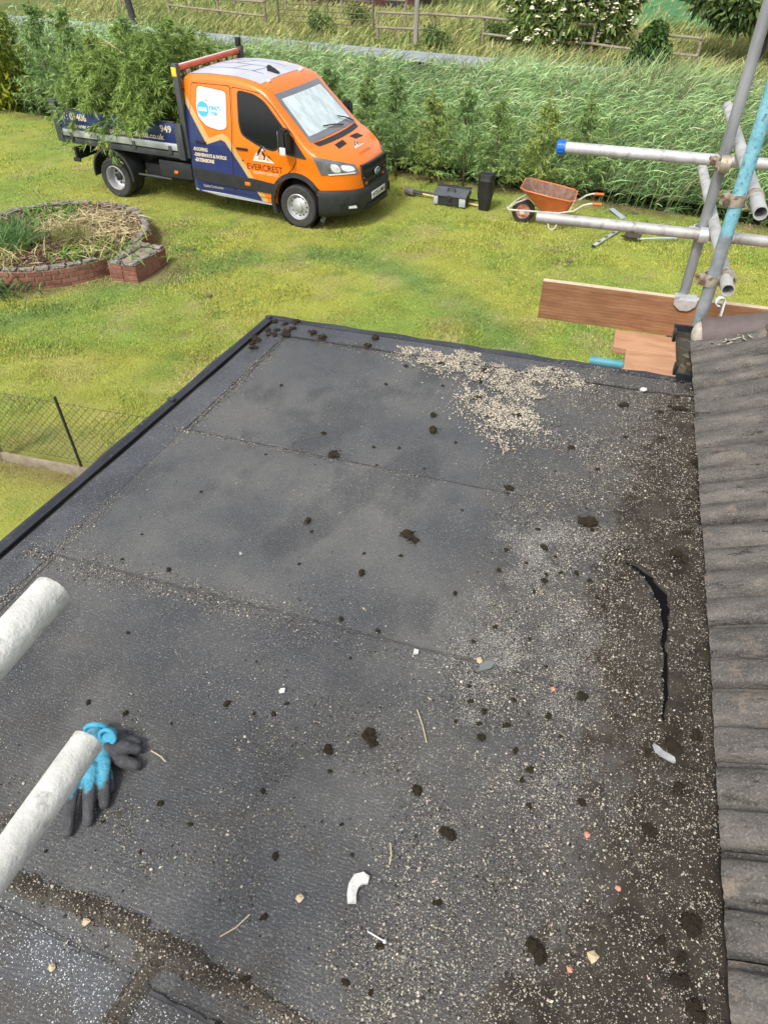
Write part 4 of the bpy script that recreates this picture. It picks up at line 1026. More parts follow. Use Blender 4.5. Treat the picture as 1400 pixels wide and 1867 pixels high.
# ================================================================== SCAFFOLD
def galv(name, c1, c2, c3, sc=(1, 1, .25)):
    m = M(name, c1, c2, scale=9, rough=.5, metal=.35, sc=sc, bmp=.25, bscale=70, bdist=.003, third=c3, tscale=16, tlo=.55, thi=.72, rvar=.2); return m
GAL = galv('galvanised_grey', (.22, .225, .24), (.32, .325, .335), (.13, .125, .125))
GALL = galv('galvanised_light', (.42, .42, .41), (.58, .58, .57), (.24, .22, .20), (.25, 1, 1))
GALD = galv('galvanised_dirty', (.34, .325, .31), (.50, .49, .47), (.15, .13, .115), (.25, 1, 1))
CEM = M('cement_coated', (.46, .46, .43), (.62, .62, .585), scale=14, rough=.85, metal=0, bmp=.7, bscale=60, bdist=.003, third=(.28, .27, .24), tscale=28, tlo=.57, thi=.7)
def scaf_tube(label, p0, p1, mat, r=.028, name='scaffold_tube', paint=None):
    p0, p1 = Vector(p0), Vector(p1); d = p1 - p0; L = d.length
    o = empty(name, p0, 0, label, 'scaffold tube', 'scaffold tubes'); o.rotation_mode = 'QUATERNION'; o.rotation_quaternion = d.to_track_quat('Z', 'X')
    bm = bmesh.new(); n = 24; nz = max(2, int(L / .12)); rings = []
    for i in range(nz + 1): rings.append([bm.verts.new((math.cos(2 * math.pi * k / n) * r, math.sin(2 * math.pi * k / n) * r, L * i / nz)) for k in range(n)])
    for i in range(nz):
        for k in range(n): bm.faces.new((rings[i][k], rings[i][(k + 1) % n], rings[i + 1][(k + 1) % n], rings[i + 1][k]))
    ri = r - .0042; inn = [[bm.verts.new((math.cos(2 * math.pi * k / n) * ri, math.sin(2 * math.pi * k / n) * ri, z)) for k in range(n)] for z in (0, .25 if L > .6 else L * .4, L - (.25 if L > .6 else L * .4), L)]
    for k in range(n):
        k2 = (k + 1) % n
        bm.faces.new((rings[0][k2], rings[0][k], inn[0][k], inn[0][k2])); bm.faces.new((inn[0][k2], inn[0][k], inn[1][k], inn[1][k2]))
        bm.faces.new((rings[-1][k], rings[-1][k2], inn[3][k2], inn[3][k])); bm.faces.new((inn[3][k], inn[3][k2], inn[2][k2], inn[2][k]))
    bm.faces.new(inn[1]); bm.faces.new(inn[2])
    bm_obj('pipe', bm, mat, o, sm=40)
    return o, L
A_ = (1.725, 3.897); C_ = (1.502, 3.14)
scaf_tube('tall grey upright standing behind the toe board', (A_[0], A_[1], 0), (A_[0], A_[1], 6.2), GAL)
# the second upright: sky-blue paint on its upper length
m, nt, bs = newmat('blue_painted_tube')
v = coord(nt, 'Object'); sep = nt.nodes.new('ShaderNodeSeparateXYZ'); nt.links.new(v, sep.inputs[0])
wob = math_n(nt, 'MULTIPLY_ADD', noise(nt, v, 14, 4, .6, .2, .8), .10, math_n(nt, 'ADD', sep.outputs[2], -.05))
step = nt.nodes.new('ShaderNodeMapRange'); step.inputs['From Min'].default_value = 3.33; step.inputs['From Max'].default_value = 3.36; nt.links.new(wob, step.inputs['Value'])
blue = mixc(nt, noise(nt, v, 22, 5, .7, .35, .65), (.13, .36, .44), (.24, .48, .55)); blue = mixc(nt, noise(nt, v, 45, 4, .7, .56, .66), blue, (.10, .12, .14))
grey = mixc(nt, noise(nt, v, 12, 5, .6), (.17, .19, .205), (.29, .30, .31))
nt.links.new(mixc(nt, step.outputs[0], grey, blue), bs.inputs['Base Color']); bs.inputs['Roughness'].default_value = .55
bump(nt, bs, noise(nt, v, 60, 4, .6, .2, .8), .4, .004)
scaf_tube('upright tube flaking sky-blue paint, nearest the gutter', (C_[0], C_[1], 0), (C_[0], C_[1], 6.2), m, .0285)
lt, L = scaf_tube('upper pale ledger tube with a blue plastic end cap', (.937, 4.15, 3.452), (2.9, 3.516, 3.452), GALL)
bm = bmesh.new(); lathe(bm, [(.0001, -.010), (.024, -.011), (.032, -.006), (.0335, .0), (.0335, .034), (.029, .036)], 24, 'z')
bm_obj('end_cap', bm, M('blue_cap', (.01, .13, .50), rough=.45), lt, sm=40)['label'] = 'bright blue plastic end cap'
for k in range(12):
    a_ = 2 * math.pi * k / 12
    bbox_obj('cap_rib', (.0325, .0365, -.0025, .0025, -.004, .030), MATS['blue_cap'], lt, 0, None, (0, 0, a_))
scaf_tube('lower stained ledger tube crossing the wheelbarrow', (.863, 4.117, 3.097), (2.9, 3.459, 3.097), GALD, .029)
scaf_tube('upper open-ended cross tube pointing at the house', (1.520, 2.946, 3.510), (2.06, 4.80, 3.510), GALL)
scaf_tube('lower open-ended cross tube pointing at the house', (1.528, 3.016, 3.153), (2.03, 4.85, 3.153), GALL)
scaf_tube('short turquoise tube end poking out under the boards', (1.205, 3.71, 2.415), (2.4, 3.325, 2.415), M('turquoise_tube', (.06, .25, .31), (.12, .34, .40), scale=10, rough=.55, third=(.16, .18, .18), tscale=20), .026)
DV = Vector((.30717, .95166, 0))
for p, lab in (((-.435, .631, 3.805), 'cement-coated tube end jutting in at the left, upper of two'), ((-.467, .602, 3.487), 'cement-coated tube end jutting in over the gloves, lower of two')):
    e = Vector(p); scaf_tube(lab, e - DV * 1.3, e, CEM, .0252)

CLAMP = M('coupler_steel', (.33, .28, .21), (.50, .45, .36), scale=25, rough=.6, metal=.45, third=(.16, .09, .05), tscale=30, tlo=.54, thi=.68)
ZINC = M('coupler_zinc', (.50, .52, .52), (.66, .68, .68), scale=25, rough=.42, metal=.5)
def coupler(label, p, axis_a, axis_b, off, mat=CLAMP, r=.028):
    """double coupler: two bands at right angles with flap, bolt and nut"""
    c = empty('scaffold_coupler', p, 0, label, 'coupler', 'scaffold couplers'); c.scale = (1.14, 1.14, 1.14)
    for ax, sg in ((axis_a, 1), (axis_b, -1)):
        ax = Vector(ax).normalized(); offv = Vector(off) * (.5 * sg)
        o2 = empty('half', (0, 0, 0)); bpy.data.objects.remove(o2)
        bm = bmesh.new(); lathe(bm, [(r + .0005, -.022), (r + .007, -.022), (r + .007, .022), (r + .0005, .022)], 20, 'z', True)
        rotq = ax.to_track_quat('Z', 'Y')
        b_ = bm_obj('band', bm, mat, c, offv, rotq.to_euler(), 40)
        sidev = rotq @ Vector((1, 0, 0))
        bm = bmesh.new(); box(bm, r + .002, r + .028, -.013, .013, -.02, .02); bmesh.ops.bevel(bm, geom=bm.edges[:], offset=.004, segments=2, affect='EDGES')
        bm_obj('flap', bm, mat, b_, None, None, 40)
        bm = bmesh.new(); tube(bm, [(r + .016, -.042, 0), (r + .016, .036, 0)], .0062, 8); bm_obj('bolt', bm, M('rusty_bolt', (.13, .075, .045), (.22, .15, .1), scale=60, rough=.8, metal=.3), b_)
        bm = bmesh.new(); lathe(bm, [(.0001, .020), (.0125, .020), (.0125, .033), (.0001, .033)], 6, 'y'); bm_obj('nut', bm, MATS['rusty_bolt'], b_, (r + .016, 0, 0))
    return c
FV = (.95166, -.30717, 0); ZV = (0, 0, 1); DVt = (.30717, .95166, 0)
coupler('clamp joining the upper ledger tube to the tall grey upright', (A_[0] - .01, 3.868, 3.452), ZV, FV, (.0, .056, 0))
coupler('clamp joining the lower ledger tube to the tall grey upright', (A_[0] - .01, 3.868, 3.097), ZV, FV, (.0, .056, 0), ZINC)
coupler('rusty clamp joining the upper cross tube to the blue upright', (C_[0] + .036, C_[1] + .01, 3.500), ZV, DVt, (-.07, .0, 0))
coupler('rusty clamp joining the lower cross tube to the blue upright', (C_[0] + .034, C_[1] + .01, 3.148), ZV, DVt, (-.066, .0, 0))
# toe-board clip
tc_ = empty('toe_board_clip', (A_[0] - .01, 3.826, 2.735), RANG, 'silver clip hooked over the top of the toe board', 'clip')
bm = bmesh.new(); prism(bm, [(-.062, .006), (-.060, -.026), (-.035, -.040), (-.02, -.056), (.022, -.056), (.036, -.040), (.060, -.024), (.062, .006)], -.012, .0, Matrix(((1, 0, 0, 0), (0, 0, 1, 0), (0, 1, 0, 0), (0, 0, 0, 1))))
bmesh.ops.bevel(bm, geom=bm.edges[:], offset=.003, segments=2, affect='EDGES'); bm_obj('plate', bm, ZINC, tc_, (0, -.016, 0), None, 40)
bbox_obj('hook', (-.062, .062, -.028, .06, .002, .012), ZINC, tc_, .003); bbox_obj('lug', (-.062, -.040, -.03, -.004, .010, .03), ZINC, tc_, .003)
# toe board and deck boards
def woodm(name, c1, c2, c3):
    m, nt, b = newmat(name); v = coord(nt, 'Object')
    w = nt.nodes.new('ShaderNodeTexWave'); w.wave_type = 'BANDS'; w.bands_direction = 'Z'; w.inputs['Scale'].default_value = 16; w.inputs['Distortion'].default_value = 7; w.inputs['Detail'].default_value = 4; w.inputs['Detail Scale'].default_value = .8
    mp = nt.nodes.new('ShaderNodeMapping'); mp.inputs['Scale'].default_value = (.25, 1, 1); nt.links.new(v, mp.inputs[0]); nt.links.new(mp.outputs[0], w.inputs['Vector'])
    c = mixc(nt, w.outputs['Fac'], c1, c2); v2 = coord(nt, 'Object', (1, 5, 5)); c = mixc(nt, noise(nt, v2, 4, 5, .65, .42, .72), c, c3)
    c = mixc(nt, math_n(nt, 'MULTIPLY', noise(nt, coord(nt, 'Object', (2, 30, 30)), 5, 4, .6, .4, .8), .4), c, tuple(k * .5 for k in c1))
    nt.links.new(c, b.inputs['Base Color']); b.inputs['Roughness'].default_value = .8; b.inputs['Specular IOR Level'].default_value = .25
    bump(nt, b, w.outputs['Fac'], .15, .003); return m
WB_D = woodm('toe_board_wood', (.28, .14, .070), (.33, .175, .092), (.19, .085, .045)); WB_L = woodm('deck_board_wood', (.45, .25, .145), (.51, .30, .18), (.36, .18, .10))
K0 = (.949, 4.083, 0)
tb = empty('scaffold_board', K0, RANG, 'long brown toe board set on edge at the scaffold platform', 'board', 'scaffold boards')
bm = bmesh.new(); box(bm, 0, 2.6, -.019, .019, 2.510, 2.742)
bmesh.ops.subdivide_edges(bm, edges=[e for e in bm.edges if abs((e.verts[0].co - e.verts[1].co).x) > 1], cuts=14)
bm_obj('plank', bm, WB_D, tb)
bm = bmesh.new(); box(bm, .001, 2.59, -.018, .018, 2.7425, 2.7445)
for v in bm.verts: pass
bm_obj('sawn_edge', bm, M('sawn_edge', (.50, .40, .28), (.6, .5, .36), scale=20, rough=.85), tb)
for y0, x0, x1, lab, z_ in ((-.248, .47, 2.6, 'deck board lying against the toe board', 2.468), (-.476, .545, 2.6, 'second deck board out from the toe board', 2.468),
                        (-.704, .535, .74, 'short board end next to the flat roof, left of the butt joint', 2.468), (-.704, .744, 2.6, 'deck board next to the flat roof, right of the butt joint', 2.468)):
    b_ = empty('scaffold_board', K0, RANG, lab, 'board', 'scaffold boards')
    bm = bmesh.new(); box(bm, x0, x1, y0, y0 + .2245, z_, z_ + .038); bmesh.ops.bevel(bm, geom=bm.edges[:], offset=.002, segments=1, affect='EDGES'); bm_obj('plank', bm, WB_L, b_)
    bbox_obj('end_band', (x0 - .001, x0 + .0005, y0 + .01, y0 + .21, z_ + .003, z_ + .035), M('end_band', (.3, .3, .3), rough=.5, metal=.5), b_)
# curled white strap
st = empty('white_strap', (1.535, 3.02, 2.93), RANG, 'curled white metal strap standing beside the blue upright', 'strap')
bm = bmesh.new(); prof = [(0, .0), (0, .12), (-.002, .165)]
for k in range(10):
    a_ = math.pi * 1.55 * k / 9; prof.append((-.024 + .022 * math.cos(a_), .170 + .022 * math.sin(a_)))
rows = [[bm.verts.new((x, y, z)) for y in (-.011, .011)] for x, z in prof]
for P_, Q_ in zip(rows[:-1], rows[1:]): bm.faces.new((P_[0], P_[1], Q_[1], Q_[0]))
o = bm_obj('strip', bm, M('white_strip', (.62, .66, .68), (.72, .76, .78), scale=20, rough=.5), st, None, (0, 0, R(20)), 60)
sm_ = o.modifiers.new('thickness', 'SOLIDIFY'); sm_.thickness = .0025

# ================================================================== GLOVES
def blobs_mesh(name, chains, voxel=.0035, smooth_it=6):
    bm = bmesh.new()
    for ch in chains:
        for (p0, r0), (p1, r1) in zip(ch[:-1], ch[1:]):
            p0, p1 = Vector(p0), Vector(p1); n = max(2, int((p1 - p0).length / (min(r0, r1) * .35)))
            for i in range(n + 1):
                t = i / n; g = bmesh.ops.create_icosphere(bm, subdivisions=2, radius=r0 + (r1 - r0) * t)
                bmesh.ops.translate(bm, verts=g['verts'], vec=p0.lerp(p1, t))
    me = bpy.data.meshes.new(name); bm.to_mesh(me); bm.free()
    tmp = bpy.data.objects.new('tmp', me); COL.objects.link(tmp)
    rm = tmp.modifiers.new('r', 'REMESH'); rm.mode = 'VOXEL'; rm.voxel_size = voxel
    s = tmp.modifiers.new('s', 'SMOOTH'); s.iterations = smooth_it; s.factor = .5
    dg = bpy.context.evaluated_depsgraph_get(); out = bpy.data.meshes.new_from_object(tmp.evaluated_get(dg))
    bpy.data.objects.remove(tmp); out.name = name; smooth(out); return out
def glove_mat(name, e0, e1):
    """knitted blue back, fingers and palm dipped in dark grey rubber"""
    m, nt, b = newmat(name); v = coord(nt, 'Object'); sep = nt.nodes.new('ShaderNodeSeparateXYZ'); nt.links.new(v, sep.inputs[0])
    tc = nt.nodes.new('ShaderNodeTexCoord'); sn = nt.nodes.new('ShaderNodeSeparateXYZ'); nt.links.new(tc.outputs['Normal'], sn.inputs[0])
    s = math_n(nt, 'MULTIPLY_ADD', noise(nt, v, 40, 3, .6, .2, .8), .02, sep.outputs[1])
    s = math_n(nt, 'MULTIPLY_ADD', math_n(nt, 'SUBTRACT', sn.outputs[2], 1.0), .085, s)
    s = math_n(nt, 'MULTIPLY_ADD', math_n(nt, 'ABSOLUTE', math_n(nt, 'ADD', sep.outputs[0], .006)), -.35, s)
    r_ = nt.nodes.new('ShaderNodeMapRange'); r_.inputs['From Min'].default_value = e0; r_.inputs['From Max'].default_value = e1; nt.links.new(s, r_.inputs['Value'])
    blue = mixc(nt, noise(nt, v, 70, 4, .6, .3, .7), (.03, .25, .39), (.10, .36, .47)); blue = mixc(nt, noise(nt, v, 28, 5, .7, .52, .68), blue, (.07, .13, .16)); dark = mixc(nt, noise(nt, v, 50, 5, .6, .3, .7), (.035, .035, .04), (.075, .075, .08))
    nt.links.new(mixc(nt, r_.outputs[0], dark, blue), b.inputs['Base Color']); b.inputs['Roughness'].default_value = .75
    bump(nt, b, math_n(nt, 'ADD', noise(nt, v, 320, 3, .6, .2, .8), math_n(nt, 'MULTIPLY', noise(nt, v, 55, 4, .6, .2, .8), 2.2)), .6, .004); return m
G1 = (-.703, .852, RZ + .008)
ch = []
tips = [(-.052, -.070, .010, .0105), (-.012, -.138, .010, .0125), (.028, -.118, .011, .0125), (.055, -.078, .012, .013)]
roots = [(-.040, .010, .036), (-.014, -.010, .048), (.018, -.006, .050), (.042, .012, .040)]
for (tx, ty, tz, tr_), (rx, ry, rz_) in zip(tips, roots):
    mid = ((tx + rx) / 2 * 1.05, (ty + ry) / 2, (tz + rz_) / 2 + .012)
    ch.append([((rx, ry, rz_), .0165), (mid, .0155), ((tx, ty, tz), tr_)])
ch += [[((-.030, .02, .028), .022), ((-.012, .06, .034), .024), ((-.005, .09, .034), .021)], [((.0, .0, .038), .022), ((.004, .06, .040), .025), ((.0, .095, .036), .022)],
       [((.032, .02, .030), .022), ((.024, .06, .032), .023), ((.012, .085, .032), .021)], [((.045, .0, .012), .014), ((.062, -.04, .012), .012)]]
me = blobs_mesh('shell', ch)
g1 = empty('work_glove', G1, R(4), 'blue-backed work glove with dark dipped fingers pointing toward the viewer', 'glove', 'pair of work gloves')
link('shell', me, glove_mat('glove_upright', -.085, -.060), g1); g1.scale = (1, 1, .85)
bm = bmesh.new(); tube(bm, [(math.cos(a_) * .026, .108, .034 + math.sin(a_) * .024) for a_ in [2 * math.pi * k / 18 for k in range(18)]], .0065, 8, False, True)
bm_obj('cuff', bm, M('glove_cuff_blue', (.03, .24, .38), (.07, .33, .45), scale=60, rough=.8), g1, sm=60)
G2 = (-.655, .905, RZ + .008)
ch = [[((-.05, .0, .020), .022), ((-.01, .0, .022), .024), ((.01, .004, .02), .02)], [((-.05, .03, .020), .021), ((-.01, .028, .022), .022), ((.01, .022, .02), .018)],
      [((.0, -.012, .018), .0165), ((.035, -.024, .020), .0165), ((.064, -.026, .014), .0145)], [((.0, .012, .022), .016), ((.03, .010, .030), .015), ((.055, .010, .020), .013)],
      [((.0, .030, .018), .0145), ((.03, .034, .016), .0135), ((.048, .032, .013), .012)], [((-.02, .036, .018), .013), ((.005, .052, .014), .012)]]
g2 = empty('work_glove', G2, R(-6), 'dark grey work glove lying with its fingers pointing right', 'glove', 'pair of work gloves')
link('shell', blobs_mesh('shell', ch), glove_mat('glove_flat', 5, 6), g2)
bm = bmesh.new(); ring = [(-.012 + math.cos(a_) * .019, .016 + math.sin(a_) * .007, .056 + math.sin(a_) * .019) for a_ in [2 * math.pi * k / 18 for k in range(18)]]
tube(bm, ring, .005, 8, False, True); tube(bm, [(-.012, .022, .054), (-.016, .030, .040), (-.03, .03, .025)], [.017, .019, .02], 12)
bm_obj('cuff', bm, MATS['glove_cuff_blue'], g2, sm=60)

# ================================================================== CHAIN-LINK FENCE
fa, fb = np.array([-6.6, 6.68]), np.array([-2.1, 5.42]); fd = fb - fa; FL = np.linalg.norm(fd); fang = math.atan2(fd[1], fd[0])
cf = empty('chain_link_fence', (fa[0], fa[1], 0), fang, 'low dark chain-link fence left of the flat roof', 'fence')
WIRE = M('fence_wire', (.045, .05, .045), (.09, .09, .08), scale=30, rough=.6, metal=.3)
bm = bmesh.new(); hgt = .86; sp_ = .075
for sgn in (1, -1):
    k = -int(hgt / sp_) - 1
    while k * sp_ < FL + hgt:
        x0 = k * sp_
        pts = []
        za, zb = .16, hgt
        xa = x0 if sgn > 0 else x0 + (zb - za); xb = x0 + (zb - za) if sgn > 0 else x0
        if xa > 0 and xb > 0 and xa < FL and xb < FL: tube(bm, [(xa, .002 * sgn, za), (xb, .002 * sgn, zb)], .0021, 4, False)
        k += 1
setp(bm_obj('wire_mesh', bm, WIRE, cf), kind='stuff')
for z in (.17, .85): tube_obj('line_wire', [(0, 0, z), (FL, 0, z)], .0022, WIRE, cf, 5)
xp = float(np.dot(np.array([-3.04, 5.706]) - fa, fd / FL))
tube_obj('steel_post', [(xp, -.01, -.1), (xp - .03, -.01, .92)], .014, M('post_black', (.02, .02, .02), rough=.6), cf, 8)
tube_obj('timber_post', [(xp - .99, -.02, -.1), (xp - 1.0, -.03, 1.0)], .05, WOOD, cf, 10)
bbox_obj('gravel_board', (0, FL, -.040, -.012, -.05, .11), M('gravel_board', (.20, .165, .115), (.30, .26, .19), scale=9, rough=.95, bmp=.5, bscale=60, third=(.12, .12, .06), tscale=7), cf, .004)

# ================================================================== RAISED BRICK BED
bed = empty('raised_flower_bed', (BEDC[0], BEDC[1], 0), 0, 'round raised red brick flower bed with projecting square piers', 'flower bed')
BRK = [M('brick_red%d' % k, c1, c2, scale=18, rough=.9, kind='World', bmp=.5, bscale=90, bdist=.004, third=(.13, .075, .055), tscale=22) for k, (c1, c2) in enumerate((((.19, .075, .047), (.26, .115, .078)), ((.155, .062, .042), (.22, .092, .064)), ((.22, .092, .060), (.29, .14, .098))))]
MORTM = M('bed_mortar', (.22, .17, .12), (.34, .28, .21), scale=25, rough=.95)
COPE = M('weathered_coping', (.15, .13, .11), (.34, .31, .27), scale=22, rough=.95, kind='World', bmp=.7, bscale=60, bdist=.008, third=(.07, .062, .05), tscale=24, tlo=.52, thi=.64)
def brick_mesh(l, d, h, seed):
    bm = bmesh.new(); box(bm, -l / 2, l / 2, -d / 2, d / 2, 0, h); bmesh.ops.bevel(bm, geom=bm.edges[:], offset=.004, segments=1, affect='EDGES')
    me = bpy.data.meshes.new('brick'); bm.to_mesh(me); bm.free(); return me
BH, BL = .065, .213
bmes = [brick_mesh(BL, .10, BH, k) for k in range(3)]
for me, mt in zip(bmes, BRK): me.materials.append(mt)
def put_brick(x, y, z, ang, sx=1):
    o = link('brick', bmes[rng.integers(0, 3)], None, bed); o.location = (x, y, z); o.rotation_euler = (rng.normal() * .006, rng.normal() * .006, ang + rng.normal() * .008); o.scale = (sx, 1, 1)
cope_me = []
for k in range(3):
    bm = bmesh.new(); box(bm, -.100, .100, -.056, .056, 0, .034); bmesh.ops.bevel(bm, geom=bm.edges[:], offset=.012, segments=2, affect='EDGES')
    for v in bm.verts: v.co += Vector(rng.normal(size=3) * .006)
    me = bpy.data.meshes.new('coping'); bm.to_mesh(me); bm.free(); me.materials.append(COPE); cope_me.append(me)
def put_cope(x, y, z, ang):
    if rng.random() < .14: return
    o = link('coping', cope_me[rng.integers(0, 3)], None, bed); o.location = (x, y, z); o.rotation_euler = (rng.normal() * .03, rng.normal() * .03, ang + rng.normal() * .04)
NC = 4; CH = .073
arcs = [(-160, -36), (-18, 52)]
for a0, a1 in arcs:
    nb = int(R(a1 - a0) * BEDR / (BL + .011))
    for c_ in range(NC):
        for k in range(nb):
            aa_ = R(a0) + (k + .5 + (.5 if c_ % 2 else 0)) * R(a1 - a0) / nb
            if aa_ > R(a1): continue
            put_brick(BEDR * math.cos(aa_), BEDR * math.sin(aa_), -.03 + c_ * CH, aa_ + math.pi / 2)
    for k in range(nb):
        aa_ = R(a0) + (k + .5) * R(a1 - a0) / nb; put_cope((BEDR - .02) * math.cos(aa_), (BEDR - .02) * math.sin(aa_), -.03 + NC * CH, aa_ + math.pi / 2)
for k in range(20):
    aa_ = R(60) + k * R(130) / 19; put_cope((BEDR - .02) * math.cos(aa_), (BEDR - .02) * math.sin(aa_), -.03 + NC * CH, aa_ + math.pi / 2)
bm = bmesh.new(); lathe(bm, [(BEDR - .06, -.1), (BEDR + .038, -.1), (BEDR + .038, NC * CH - .035), (BEDR - .06, NC * CH - .035)], 64, 'z', True); bm_obj('mortar_core', bm, MORTM, bed)
def pier(cs):
    cs = [np.array(c) - BEDC for c in cs]
    for i in range(len(cs)):
        p, q_ = cs[i], cs[(i + 1) % len(cs)]; d = q_ - p; L = np.linalg.norm(d); d = d / L; nb = max(1, round(L / (BL + .011))); w = L / nb; inn = np.array([-d[1], d[0]])
        for c_ in range(NC):
            for k in range(nb):
                cc_ = p + d * (k + .5) * w + inn * .05; put_brick(cc_[0], cc_[1], -.03 + c_ * CH, math.atan2(d[1], d[0]), (w - .010) / BL * (1 if 0 < k < nb - 1 else .995))
        for k in range(nb): cc_ = p + d * (k + .5) * w + inn * .055; put_cope(cc_[0], cc_[1], -.03 + NC * CH, math.atan2(d[1], d[0]))
    bm = bmesh.new(); cen = sum(cs) / len(cs); prism(bm, [tuple(cen + (c - cen) * .965) for c in cs], -.1, NC * CH - .035); bm_obj('pier_core', bm, MORTM, bed)
pier([(-4.15, 10.44), (-3.70, 10.31), (-3.42, 11.05), (-3.86, 11.22)])
pier([(-4.52, 12.44), (-4.26, 12.76), (-4.66, 13.06), (-4.93, 12.78)])
# soil with bark mulch and cut straw
nn = 44; V = [(0, 0, .33)]; ring_r = np.linspace(.08, BEDR - .05, 14); F4 = []
pts = []
for r_ in ring_r:
    for k in range(nn):
        a_ = 2 * math.pi * k / nn; xx, yy = r_ * math.cos(a_), r_ * math.sin(a_); pts.append((xx, yy, .24 + .10 * (fbm(xx, yy, 1.6, 120) - .45) + .03 * (1 - r_ / BEDR)))
F4 = [[i * nn + k, i * nn + (k + 1) % nn, (i + 1) * nn + (k + 1) % nn, (i + 1) * nn + k] for i in range(len(ring_r) - 1) for k in range(nn)]
me = bpy.data.meshes.new('soil'); me.from_pydata([tuple(map(float, p)) for p in pts], [], F4); me.update(); smooth(me)
link('soil', me, M('bed_soil', (.075, .05, .035), (.15, .10, .07), scale=14, rough=.95, kind='World', bmp=.8, bscale=60, bdist=.02), bed)
def bedz(x, y): return .25 + .10 * (fbm(x, y, 1.6, 120) - .45) + .03 * (1 - np.hypot(x, y) / BEDR)
n = 6000; r_ = BEDR * np.sqrt(rng.random(n)) * .95; a_ = rng.uniform(0, 6.283, n); x, y = r_ * np.cos(a_), r_ * np.sin(a_)
P = np.stack([x, y, bedz(x, y) + rng.uniform(0, .02, n)], 1); D = unit(np.stack([rng.normal(size=n), rng.normal(size=n), .25 * rng.normal(size=n)], 1))
V1, F1 = ribbons(P, D, rng.uniform(.03, .09, n), rng.uniform(.012, .03, n), np.zeros((n, 3)), 1, np.array([1, .8]))
c = vary((.13, .075, .05), n, .35, .1); pk = rng.random(n) < .3; c[pk] = vary((.30, .21, .15), pk.sum(), .25)
ml = setp(link('bark_mulch', np_mesh('bark_mulch', V1, F1, rep(c, 4)), tintmat('mulch_bark', .9), None, (BEDC[0], BEDC[1], 0)), 'brown bark mulch spread over the raised bed', 'mulch', kind='stuff')
n = 2600; x = rng.normal(.35, .62, n); y = rng.normal(.05, .62, n); ok = (np.hypot(x, y) < BEDR - .05) & (fbm(x, y, 1.9, 130) > .44); x, y = x[ok], y[ok]; n = len(x)
P = np.stack([x, y, bedz(x, y) + rng.uniform(.02, .09, n)], 1); D = unit(np.stack([rng.normal(size=n), rng.normal(size=n), .3 * rng.normal(size=n)], 1))
V1, F1 = ribbons(P, D, rng.uniform(.12, .34, n), rng.uniform(.008, .015, n), np.stack([.2 * rng.normal(size=n), .2 * rng.normal(size=n), -rng.uniform(.05, .3, n)], 1), 3)
setp(link('straw_litter', np_mesh('straw_litter', V1, F1, rep(vary((.56, .48, .27), n, .2, .05), 8)), leafmat('straw_blade', .7, .2), None, (BEDC[0], BEDC[1], 0)), 'pale cut straw stems lying on the raised bed', 'straw', kind='stuff')
def grass_plant(name, label, x, y, z, n, h, spread, cols, w=.009, cat='plant', segs=3):
    o = empty(name, (x, y, z), 0, label, cat)
    a_ = rng.uniform(0, 6.283, n); P = np.stack([rng.normal(size=n) * spread * .22, rng.normal(size=n) * spread * .22, np.zeros(n)], 1)
    el_ = np.clip(rng.normal(1.15, .22, n), .5, 1.5); D = np.stack([np.cos(a_) * np.cos(el_), np.sin(a_) * np.cos(el_), np.sin(el_)], 1)
    L = h * rng.uniform(.6, 1.15, n); bend = np.stack([np.cos(a_) * .35 * spread, np.sin(a_) * .35 * spread, -rng.uniform(.15, .5, n)], 1)
    V1, F1 = ribbons(P, D, L, np.full(n, w) * rng.uniform(.7, 1.3, n), bend, segs)
    c = vary(cols[0], n, .2); hi = rng.random(n) < .4; c[hi] = vary(cols[1], hi.sum(), .2)
    link('leaves', np_mesh('leaves', V1, F1, rep(c, 2 * (segs + 1))), leafmat('plant_leaf', .5, .3), o); tube_obj('root_crown', [(0, 0, -.08), (0, 0, .04)], [.03, .05], MATS['conifer_bark'], o, 7)
    return o
bx, by = BEDC
grass_plant('ornamental_grass', 'fine feathery olive ornamental grass tuft in the bed', -5.02, 11.35, .26, 420, .42, .75, ((.20, .22, .07), (.34, .32, .13)), .006)
grass_plant('iris_clump', 'bright green strappy clump just behind the curved front wall', -4.72, 10.72, .26, 80, .24, .9, ((.13, .27, .03), (.22, .38, .05)), .022)
grass_plant('cut_lily_clump', 'yellow-green flopped leaves beside the front pier', -4.28, 10.85, .26, 70, .30, 1.3, ((.30, .38, .08), (.55, .52, .22)), .018)
grass_plant('dark_leafy_clump', 'darker green low clump against the front pier', -4.12, 10.75, .26, 80, .18, 1.2, ((.08, .17, .03), (.16, .27, .05)), .02)
grass_plant('pale_straw_clump', 'pale straw-yellow strappy plant at the left end of the wall', -5.62, 10.42, .26, 90, .34, 1.2, ((.56, .52, .22), (.45, .46, .16)), .016)
grass_plant('green_rosette', 'small vivid green plant at the back left of the bed', -5.48, 12.35, .26, 150, .28, 1.1, ((.10, .24, .03), (.18, .34, .05)), .022)
grass_plant('feathery_perennial', 'tall feathery blue-green perennial at the left edge of the bed', -5.75, 11.05, .26, 360, .50, .8, ((.085, .18, .05), (.17, .29, .09)), .012)
grass_plant('blue_green_perennial', 'second blue-green perennial behind the tall feathery one', -6.0, 11.6, .26, 240, .45, .8, ((.09, .18, .06), (.2, .3, .1)), .012)
grass_plant('trailing_plant', 'dark trailing plant growing at the foot of the curved wall', -5.66, 10.02, .0, 260, .34, 1.3, ((.07, .14, .04), (.17, .26, .09)), .018)
grass_plant('tall_seed_stalk', 'single tall thin seed stalk rising at the back left of the bed', -5.75, 12.5, .26, 5, .95, .25, ((.36, .40, .16), (.42, .44, .2)), .010)
